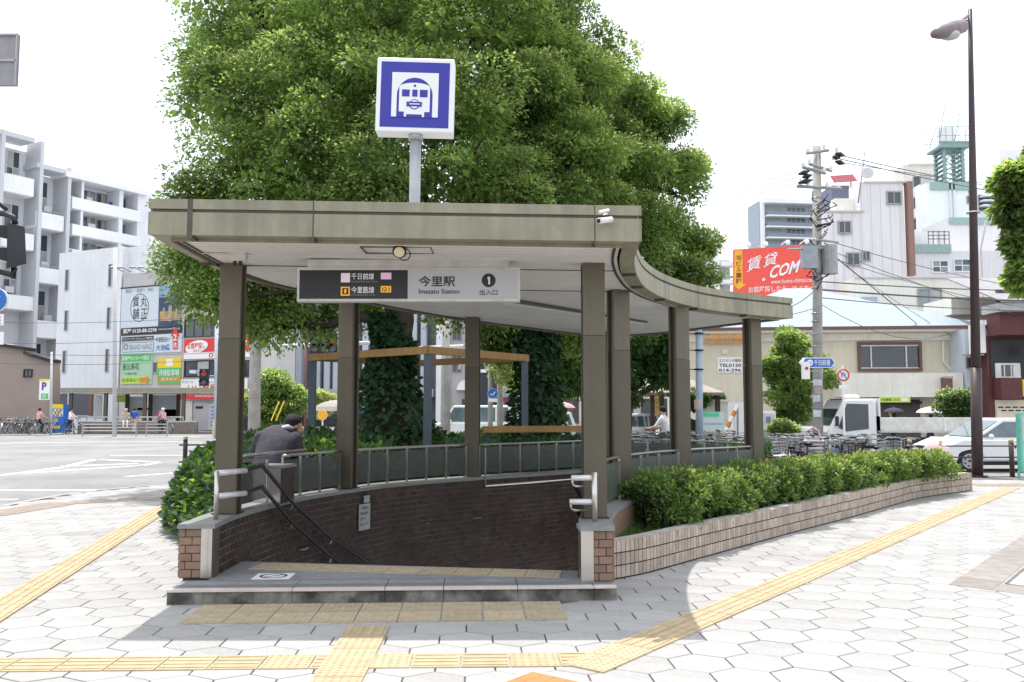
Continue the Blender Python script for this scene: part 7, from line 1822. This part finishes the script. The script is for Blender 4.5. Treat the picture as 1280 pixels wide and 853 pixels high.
# ================================================================== POLES, SIGNS, FENCES, WIRES
lp_ = G(1222,596)
lamp = thing('street_lamp', 'tall maroon street lamp post with a cobra head lamp leaning to the left', 'street lamp', (lp_.x,lp_.y,0))
ltop = A(1212.5,12,lp_.y)
def lpt(py): 
    t = (596-py)/584.; p = Vector((lp_.x,lp_.y,0)).lerp(Vector(ltop), 0); z = A(1222,py,lp_.y).z; f_ = z/ltop.z; return Vector((lp_.x+(ltop.x-lp_.x)*f_, lp_.y, z))
MB().tube([(lp_.x,lp_.y,0),lpt(460)], .122, 16).build('pole_base', maroon, lamp, smooth=True)
MB().tube([lpt(462),lpt(240),lpt(100),ltop], [.108,.088,.062,.05], 14).build('pole', maroon, lamp, smooth=True)
MB().tube([(lp_.x,lp_.y,0),(lp_.x,lp_.y,.03)], .22, 16).build('base_plate', maroon, lamp)
a_ = A(1210,20,lp_.y); b_ = A(1196,30,lp_.y-.4)
MB().tube([a_, b_], .045, 8).build('arm', M('arm_mauve', (.30,.22,.24), .5), lamp); MB().tube([A(1209,26,lp_.y), A(1203,27,lp_.y-.1)], .025, 6).build('stay', maroon, lamp)
h0, h1 = A(1203,33,lp_.y-.5), A(1167,43,lp_.y-.9)
MB().tube([h0, h0.lerp(h1,.35), h0.lerp(h1,.8), h1], [.16,.19,.15,.09], 14).build('lamp_head', M('lamp_head_mauve', (.24,.19,.21), .5), lamp, smooth=True)
c_ = h0.lerp(h1,.45); MB().ball((c_.x,c_.y,c_.z-.12), .17, 14, 8, (1.4,1,.75)).build('lamp_glass', M('lamp_lens2', (.55,.53,.50), .2), lamp, smooth=True)
MB().torus(lpt(266), (0,0,1), .14, .02, 14, 6).build('band', steel, lamp)
ln = thing('street_lamp', 'small grey lamp on a thin pole behind the maroon post', 'street lamp', (A(1225,300,60).x,60,ROADZ)); q = A(1226,310,60); q2_ = A(1233,275,60)
MB().tube([(q.x,60,ROADZ),q,q2_], .07, 6).build('pole', conc2, ln); MB().ball(A(1240,265,60), .42, 12, 7, (1.5,.7,.55)).build('lamp_head', conc2, ln, smooth=True)
# concrete utility pole with its fittings
YU = 27.5
up, ut = pole('utility_pole', 'grey concrete utility pole with crossarms, transformer and paper notices', 'utility pole', 1021, YU, 184, .165, concrete, lean=0)
def arm(y, x0, x1, y1=None, r=.04): MB().tube([A(x0,y,YU-.25), A(x1,y1 if y1 else y,YU-.25)], r, 6).build('crossarm', alu, up)
arm(209,1003,1032,217,.055); arm(205,1011,1040,214,.05); arm(233,996,1052,236,.055); arm(192,1008,1036,188,.05); arm(312,985,1045,310,.04); arm(300,1020,1048,303,.04)
for x,y in ((1004,209),(1012,205),(1030,216),(1038,214),(1000,232),(1010,233),(1034,235),(1048,236),(1010,191),(1018,187),(1030,186),(1042,200),(1046,190)):
    p = A(x,y,YU-.25); MB().tube([(p.x,p.y,p.z),(p.x,p.y,p.z+.1),(p.x,p.y,p.z+.2)], [.05,.07,.035], 8).build('insulator', whites, up)
for x,y,x2,y2 in ((998,218,1012,214),(1003,222,1015,219),(998,229,1016,225),(1044,192,1056,195),(1041,196,1050,198),(1044,202,1056,205)): MB().tube([A(x,y,YU-.4), A((x+x2)/2,(y+y2)/2,YU-.4), A(x2,y2,YU-.3)], [.03,.09,.02], 8).build('cable_sleeve', black, up)
p = A(1037,325,YU-.2); MB().tube([(p.x,p.y,p.z-.45),(p.x,p.y,p.z+.45)], .24, 14).build('transformer', alu, up, smooth=False)
p = A(1012,325,YU-.2); MB().box(p.x-.24,p.y-.15,p.z-.28,p.x+.22,p.y+.15,p.z+.42).build('switch_box', M('switch_grey', (.34,.37,.42), .6), up)
random.seed(5)
for k in range(26):
    x, y = random.choice([1012,1030,1035,1041,1016]), random.uniform(236,345); MB().tube([A(x,y,YU-.2), A(x+random.uniform(-9,9),y+random.uniform(2,12),YU-.25), A(1021,y+random.uniform(5,18),YU-.18)], .018, 4).build('loop_wire', black, up)
for y in (248,262,300,347,360,392,402,418,433,455,478): p = A(1021,y,YU); MB().torus((p.x,YU,p.z), (0,0,1), .165, .018, 12, 4).build('band', alu, up)
for k in range(5): p = A(1020,478+k*9.5,YU); MB().box(p.x-.14+.04*(k%2),YU-.20,p.z-.11-.02*(k%3),p.x+.12-.03*(k%3),YU-.165,p.z+.08+.02*(k%2)).build('paper_notice', [M('notice_pale', (.55,.56,.60), .7),M('notice_red', (.42,.32,.33), .7),M('notice_pale', (0,0,0)),M('notice_dim', (.22,.22,.25), .7),M('notice_pale', (0,0,0))][k], up)
bs = thing('road_name_sign', 'blue arrow shaped road name sign on the concrete utility pole', 'sign', (A(1022,453,YU-.3).x,YU-.3,A(1022,453,YU-.3).z)); Fb = Fac(1022,YU-.28)
Fq = Fb; 
def quad2(F, par, P, mat, n0, n1, name): return quad(F, par, P, mat, n0, n1, name)
quad(Fb, bs, [(998.5,453.5),(1003.5,447.2),(1039,447.2),(1044,453.5),(1039,460),(1003.5,460)][::-1], whites, 0, .03, 'sign_plate'); quad(Fb, bs, [(1003,453.5),(1006.5,448.3),(1038.5,448.3),(1042.6,453.5),(1038.5,459),(1006.5,459)][::-1], blue, .03, .04, 'sign_face')
F = Fb; u,z = Fb.hit(1012,453.7); p = Fb.o+Fb.u*u+Fb.n*.045; MB().disc((p.x,p.y,z), (0,1,0), .095, .01, 16).build('route_disc', whites, bs); Fb.text('702', bs, (1009.5,452.2,1014.5,455.5), blue, .052, bold=.02); Fb.text('千日前通', bs, (1017,449.8,1037,457.2), whitel, .05, bold=.02)
def round_sign(label, px, py, Y, r, kind, post=None):
    p = A(px,py,Y); t = thing('road_sign', label, 'road sign', (p.x,Y,p.z)); dn = (0,-1,0)
    MB().disc((p.x,Y,p.z), dn, r, .03, 24).build('sign_back', whites, t)
    if kind == 'uturn':
        MB().torus((p.x,Y-.018,p.z), dn, r*.84, r*.13, 24, 5).build('red_ring', red, t); MB().tube([(p.x-r*.25,Y-.025,p.z-r*.4),(p.x-r*.25,Y-.025,p.z+r*.15),(p.x,Y-.025,p.z+r*.38),(p.x+r*.25,Y-.025,p.z+r*.15),(p.x+r*.25,Y-.025,p.z-r*.3)], r*.07, 5).tube([(p.x-r*.5,Y-.03,p.z+r*.5),(p.x+r*.5,Y-.03,p.z-r*.5)], r*.06, 5).build('arrow_mark', blue, t)
    elif kind == 'blue':
        MB().disc((p.x,Y-.02,p.z), dn, r*.95, .02, 24).build('blue_face', blue, t)
        MB().tube([(p.x-r*.45,Y-.035,p.z-r*.1),(p.x,Y-.035,p.z-r*.35),(p.x+r*.45,Y-.035,p.z+r*.3)], r*.10, 5).build('mark', whites, t)
    elif kind == 'orange': MB().disc((p.x,Y-.02,p.z), dn, r*.95, .02, 20).build('face', M('sign_orange', (.85,.40,.03), .5, emit=.1), t)
    return t
t = round_sign('round no U turn sign with a red ring before the clinic wall', 1054, 469, 27, .20, 'uturn'); p = A(1054,469,27); MB().tube([(p.x,27.05,ROADZ),(p.x,27.05,p.z+.3)], .035, 8).build('post', whites, t); MB().box(p.x-.14,26.98,p.z-.42,p.x+.14,27.0,p.z-.30).build('sub_plate', whites, t)
ps_ = thing('pedestrian_signal', 'small white cased signal left of the utility pole under the road name sign', 'traffic signal', (A(1008,466,YU-.2).x,YU-.3,3)); p = A(1007,464,YU-.35); MB().box(p.x-.10,p.y-.1,p.z-.25,p.x+.10,p.y+.1,p.z+.28).build('case', whites, ps_); MB().disc((p.x,p.y-.11,p.z+.08), (0,1,0), .05, .02, 12).build('lens', redl, ps_); MB().box(p.x+.10,p.y-.02,p.z-.02,p.x+.5,p.y+.02,p.z+.02).build('bracket', alu, ps_)
# light blue signal post behind the columns
bp, bt_ = pole('signal_post', 'light blue painted steel post with cable bands between the right columns', 'pole', 873.5, 20.5, 408, .095, ltblue, zb=0)
for y in (417,438,462): p = A(873.5,y,20.5); MB().torus((p.x,20.5,p.z), (0,0,1), .10, .018, 12, 5).tube([(p.x-.1,20.5,p.z),(p.x-.32,20.4,p.z)], .012, 5).build('band', black, bp)
p = A(874,505,20.4); MB().tube([(p.x,20.5,p.z-.13),(p.x,20.5,p.z+.1)], .099, 12).build('sticker', M('sticker_pink', (.60,.45,.42), .6), bp)
for q in ((860,385,874,410),(868,392,890,405)): MB().tube([A(q[0],q[1]+18,20.5), A((q[0]+q[2])/2,q[1]+22,20.5), A(873.5,q[3]+10,20.5)], .012, 4).build('cable', black, bp)
# big grey pole at left with a signal arm
gp, gt = pole('utility_pole', 'stained grey concrete pole left of the man, carrying a signal arm', 'utility pole', 318, 33, 300, .235, M('pole_stained', (.40,.38,.37), .85, var=.2, scale=2, dirt=.35, dirtcol=(.35,.15,.10), bump=.1), lean=4)
sa = thing('traffic_signal', 'pair of signal heads hung on a long white arm in front of the fin building', 'traffic signal', (A(320,434,33).x,33,3.6))
MB().tube([A(328,435,32.9), A(400,431,32.4), A(490,428,31.6)], [.10,.085,.07], 10).build('arm', M('arm_white', (.62,.62,.62), .5), sa, smooth=True)
for y in (426.5,436.5): c_ = A(406,y,32.2); signal_head(sa, (c_.x,32.1,c_.z), -pi/2, n=3, horiz=True, r=.13, lit=[glassd,glassd,redl] if y < 430 else None)
p = A(420,428,32.2); MB().box(p.x,32.1,p.z-.15,p.x+.55,32.3,p.z+.25).build('control_box', whites, sa)
MB().tube([A(327,430,33), A(333,432,32.9)], .12, 10).build('bracket', black, sa)
ra = thing('overhead_pipe', 'long pale pipe arm crossing behind the trunk to the poles on the right', 'pipe arm', (A(620,432,36).x,36,4)); MB().tube([A(500,436,38), A(600,432,37), A(618,430,36)], .07, 8).build('arm', M('arm_white', (0,0,0)), ra)
for i, (x, Y, yt, r, lb) in enumerate(((557,34,395,.20,'thick grey pole just right of the big trunk'),(613,36,400,.11,'slim grey pole carrying the round blue sign'),(625,37,408,.14,'pale pole beside the slim pole with the blue sign'),(382,50,410,.09,'dark banded pole in front of the fin building'))):
    pole('street_pole', lb, 'pole', x, Y, yt, r, concrete if i != 3 else brownt)
t = round_sign('round blue lane sign with a small white plate on the slim pole', 616, 492, 35.6, .21, 'blue'); p = A(616,499,35.6); MB().box(p.x-.18,35.58,p.z-.12,p.x+.18,35.6,p.z+.02).build('sub_plate', whites, t)
t = round_sign('small orange disc sign on a white stake beyond the ivy', 403, 519, 33, .19, 'orange'); p = A(403,519,33); MB().tube([(p.x,33.05,0),(p.x,33.05,p.z)], .03, 8).build('post', white, t)
parasol('wide beige market parasol across the road beyond the second column', 424, 500, 52, 1.6, M('cloth_parasol', (.30,.27,.24), .8), .0)
parasol('blue market parasol beside the beige one across the road', 447, 506, 50, 1.2, cloths['blue'], .0)
gs = thing('guy_wire_cover', 'slanting yellow guy wire covers beside the grey concrete pole', 'guy wire', (A(345,525,31).x,31,0))
for x in (339,345): MB().tube([A(x,526,31), A(x+10,502,31.2)], .022, 6).build('cover', yellow, gs)
# left edge: signal seen from behind, blue sign, grey board
lf = thing('traffic_signal', 'black traffic signal seen edge on at the left border', 'traffic signal', (A(-60,300,9).x,9,0))
q0 = A(-90,560,9.2); MB().tube([(q0.x,9.2,0),(q0.x,9.2,6.2)], .10, 12).build('pole', concrete, lf, smooth=True)
MB().tube([A(-90,230,9.2), A(-20,240,9.1), A(8,262,9.0)], .02, 6).tube([A(-90,268,9.2), A(4,267,9.0), A(17,272,8.95), A(19,280,8.95)], .03, 8).tube([A(-90,345,9.2),A(0,340,9.0),A(16,344,8.95),A(18,335,8.95)], .03, 8).build('bracket', black, lf, smooth=True)
c_ = A(-2,306,8.95); w2 = .13
V = [A(9,278,8.8),A(31,284,8.95),A(33,330,8.95),A(8,336,8.8),A(9,278,9.1),A(31,284,9.1),A(33,330,9.1),A(8,336,9.1)]
MB().add(V, [(0,1,2,3),(7,6,5,4),(0,4,5,1),(1,5,6,2),(2,6,7,3),(3,7,4,0)]).build('housing', M('signal_black', (.03,.032,.035), .5), lf, fix=True)
for y in (290,318):
    for k in range(1):
        q = A(6,y,8.9); MB().add([A(9,y-8,8.82),A(9,y+9,8.82),A(-12,y+4,8.75),A(-12,y-9,8.75),A(9,y-8,9.08),A(9,y+9,9.08),A(-12,y+4,9.1),A(-12,y-9,9.1)], [(0,1,2,3),(7,6,5,4),(0,4,5,1),(1,5,6,2),(2,6,7,3),(3,7,4,0)]).build('visor', black, lf, fix=True)
t = round_sign('blue round road sign cut off by the left border', -5, 375, 9.05, .125, 'blue'); q = A(-5,375,9.05); MB().tube([q+Vector((0,.03,0)), (q0.x,9.2,q.z)], .015, 6).build('bracket', alu, t)
pb2 = thing('street_sign', 'small white plates under the blue sign at the left border', 'sign', (A(0,400,9.05).x,9.05,2.4)); 
for y0,y1 in ((393,407),(415,431)): F_ = Fac(0,9.05); F_.box('plate', whites, pb2, (-22,y0,5,y1), 0, .01)
for y in (396,400,404): Fac(0,9.05).box('print_line', M('ink_grey', (0,0,0)), pb2, (-18,y,2,y+1.2), .011, .013)
gb = thing('overhead_sign', 'back of a grey overhead road sign panel at the top left corner', 'sign', (A(0,75,12).x,12,6)); F_ = Fac(0,12)
F_.box('panel', M('sign_back_grey', (.30,.29,.31), .6), gb, (-90,43,21.5,107), -.05, 0); F_.box('frame_rib', M('sign_rib', (.42,.40,.42), .6), gb, (-90,75,21,77.5), 0, .03); F_.box('frame_rib', M('sign_rib', (0,0,0)), gb, (20,43,22,107), 0, .03); F_.box('frame_rib', M('sign_rib', (0,0,0)), gb, (-90,43,22,45), 0, .03)
q = A(-90,75,12.2); MB().tube([(q.x,12.2,ROADZ),(q.x,12.2,q.z+.5)], .12, 12).build('pole', conc2, gb)
# kerb fences
fn = thing('guard_fence', 'low dark rail fence with a yellow topped post beside the left ivy', 'fence', (A(231,583,22).x,22,0)); x0 = A(231,583,22).x
for dx in (0,2.1,4.2): MB().tube([(x0+dx,22,-.05),(x0+dx,22,.80)], .055, 10).build('post', black, fn, smooth=True); MB().ball((x0+dx,22,.84), .06, 10, 7).build('post_cap', M('cap_ochre', (.45,.35,.18), .5), fn, smooth=True)
for z in (.67,.25): MB().tube([(x0-.15,22,z),(x0+4.3,22,z)], .022, 6).build('rail', black, fn)
fn = thing('guard_fence', 'low maroon rail fence along the kerb in front of the white car', 'fence', (A(1264,596,20.5).x,20.5,0))
for x in (1072,1137,1264,1330): xx = A(x,560,20.6).x; MB().tube([(xx,20.6,-.05),(xx,20.6,.78)], .055, 10).build('post', maroon, fn, smooth=True); MB().ball((xx,20.6,.81), .06, 10, 7).build('post_cap', M('cap_ochre', (0,0,0)), fn, smooth=True)
for z in (.70,.44): MB().tube([(A(1072,560,20.6).x,20.6,z),(A(1330,560,20.6).x,20.6,z)], .018, 6).build('rail', maroon, fn)
eb = thing('utility_box', 'mint green edged street cabinet at the right border', 'cabinet', (A(1276,590,19.8).x,19.8,0)); F_ = Fac(1272,19.8)
F_.box('case', M('case_pale', (.50,.54,.58), .5), eb, (1277.5,520,1340,590), -.12, 0); F_.box('edge', M('edge_mint', (.12,.48,.36), .5), eb, (1274.5,518,1277.5,590), -.12, .02); F_.box('top', M('edge_mint', (0,0,0)), eb, (1274.5,516.5,1340,519), -.13, .03); F_.box('leg', M('edge_mint', (0,0,0)), eb, (1275,590,1277,598), -.1, -.05, z0=0); F_.box('seam', alu, eb, (1277.5,553,1340,554), 0, .01)
# wires
def wire(name, label, P, r=.02, sag=0., grp=None):
    pts = [Vector(A(*p)) for p in P]; out = []
    for a_, b_ in zip(pts, pts[1:]):
        for k in range(8): t = k/8; q = a_.lerp(b_, t); q.z -= sag*4*t*(1-t); out.append(q)
    out.append(pts[-1]); o = MB().tube(out, r*.62, 4, cap=False).build(name, M('cable_grey', (.07,.07,.075), .7), None); tag(o, label, 'cable', grp); return o
W = [((700,272,60),(1003,220,YU),.015,.5),((700,266,60),(1000,214,YU),.015,.5),((700,280,60),(1000,228,YU),.015,.5),
     ((1044,193,YU),(1420,255,50),.025,.3),((1046,198,YU),(1420,262,50),.025,.3),((1050,203,YU),(1420,240,50),.02,.3),
     ((1030,300,YU),(1400,372,45),.02,.4),((1034,312,YU),(1400,420,45),.02,.4),((1036,322,YU),(1420,396,40),.018,.5),
     ((1022,352,YU),(1420,362,35),.03,.15),((1022,362,YU),(1420,376,35),.045,.15),((1022,372,YU),(1420,388,35),.025,.2),
     ((1040,318,YU),(1150,408,41),.04,.0),((1060,335,40),(1190,420,40),.018,.1),((985,384,40),(1020,362,YU),.03,.1),((930,395,45),(1020,385,YU),.02,.2),((1025,395,YU),(985,440,40),.012,.1),
     ((1022,378,YU),(1185,418,40),.02,.6)]
LW = ['upper cable of the three running left from the utility pole top','top faint cable of the three running left from the utility pole','lowest of the three cables running left from the utility pole',
 'upper black sleeved cable running right from the pole top','middle black sleeved cable running right from the pole top','lower black sleeved cable running right from the pole top',
 'cable crossing the pinkish building wall from the utility pole','steeper cable crossing the pinkish building wall','cable crossing above the low cream block',
 'upper of the thick cables crossing the low cream block','thickest cable crossing the low cream block','lower of the thick cables crossing the low cream block',
 'thick cable slanting down from the pole to the clinic roof','thin cable slanting down over the clinic roof','cable from the pole to the left below the billboard','faint cable left of the pole below the billboard','thin stay wire slanting down left of the pole','sagging cable over the pale blue roof']
for (a_, b_, r, sg_), l_ in zip(W, LW): wire('overhead_cable', l_, (a_, b_), r, sg_)
for k, (ya, yb) in enumerate(((432,441),(425,419),(448,449),(398,395))): wire('overhead_cable', ['lowest cable across the white windowless building','upper middle cable across the white windowless building','lower middle cable across the white windowless building','topmost cable across the white windowless building'][k], ((-120,ya,50),(271,yb,52)), .022, .35)
tag(bpy.data.objects['grass'], 'short green grass under the hedge beside the right pier', 'grass', kind='stuff')

# -- each copy of a bicycle gets its own place in its label
ORD = ['leftmost','second from the left','third from the left','fourth from the left','fifth from the left','sixth from the left','seventh from the left','eighth from the left']
grp = {}
for o in bpy.data.objects:
    if o.parent is None and o.get('category') == 'bicycle' and o.get('group'): grp.setdefault(o['label'], []).append(o)
for lab, L_ in grp.items():
    if len(L_) > 1:
        L_.sort(key=lambda o: o.location.x/o.location.y)
        for k, o in enumerate(L_): o['label'] = lab.replace(' parked','')+', '+(ORD[k] if k < len(L_)-1 else 'rightmost')+' of that colour'
for o in bpy.data.objects:
    if o.get('label') and len(o['label'].split()) > 16: print('LONG', o['label'])
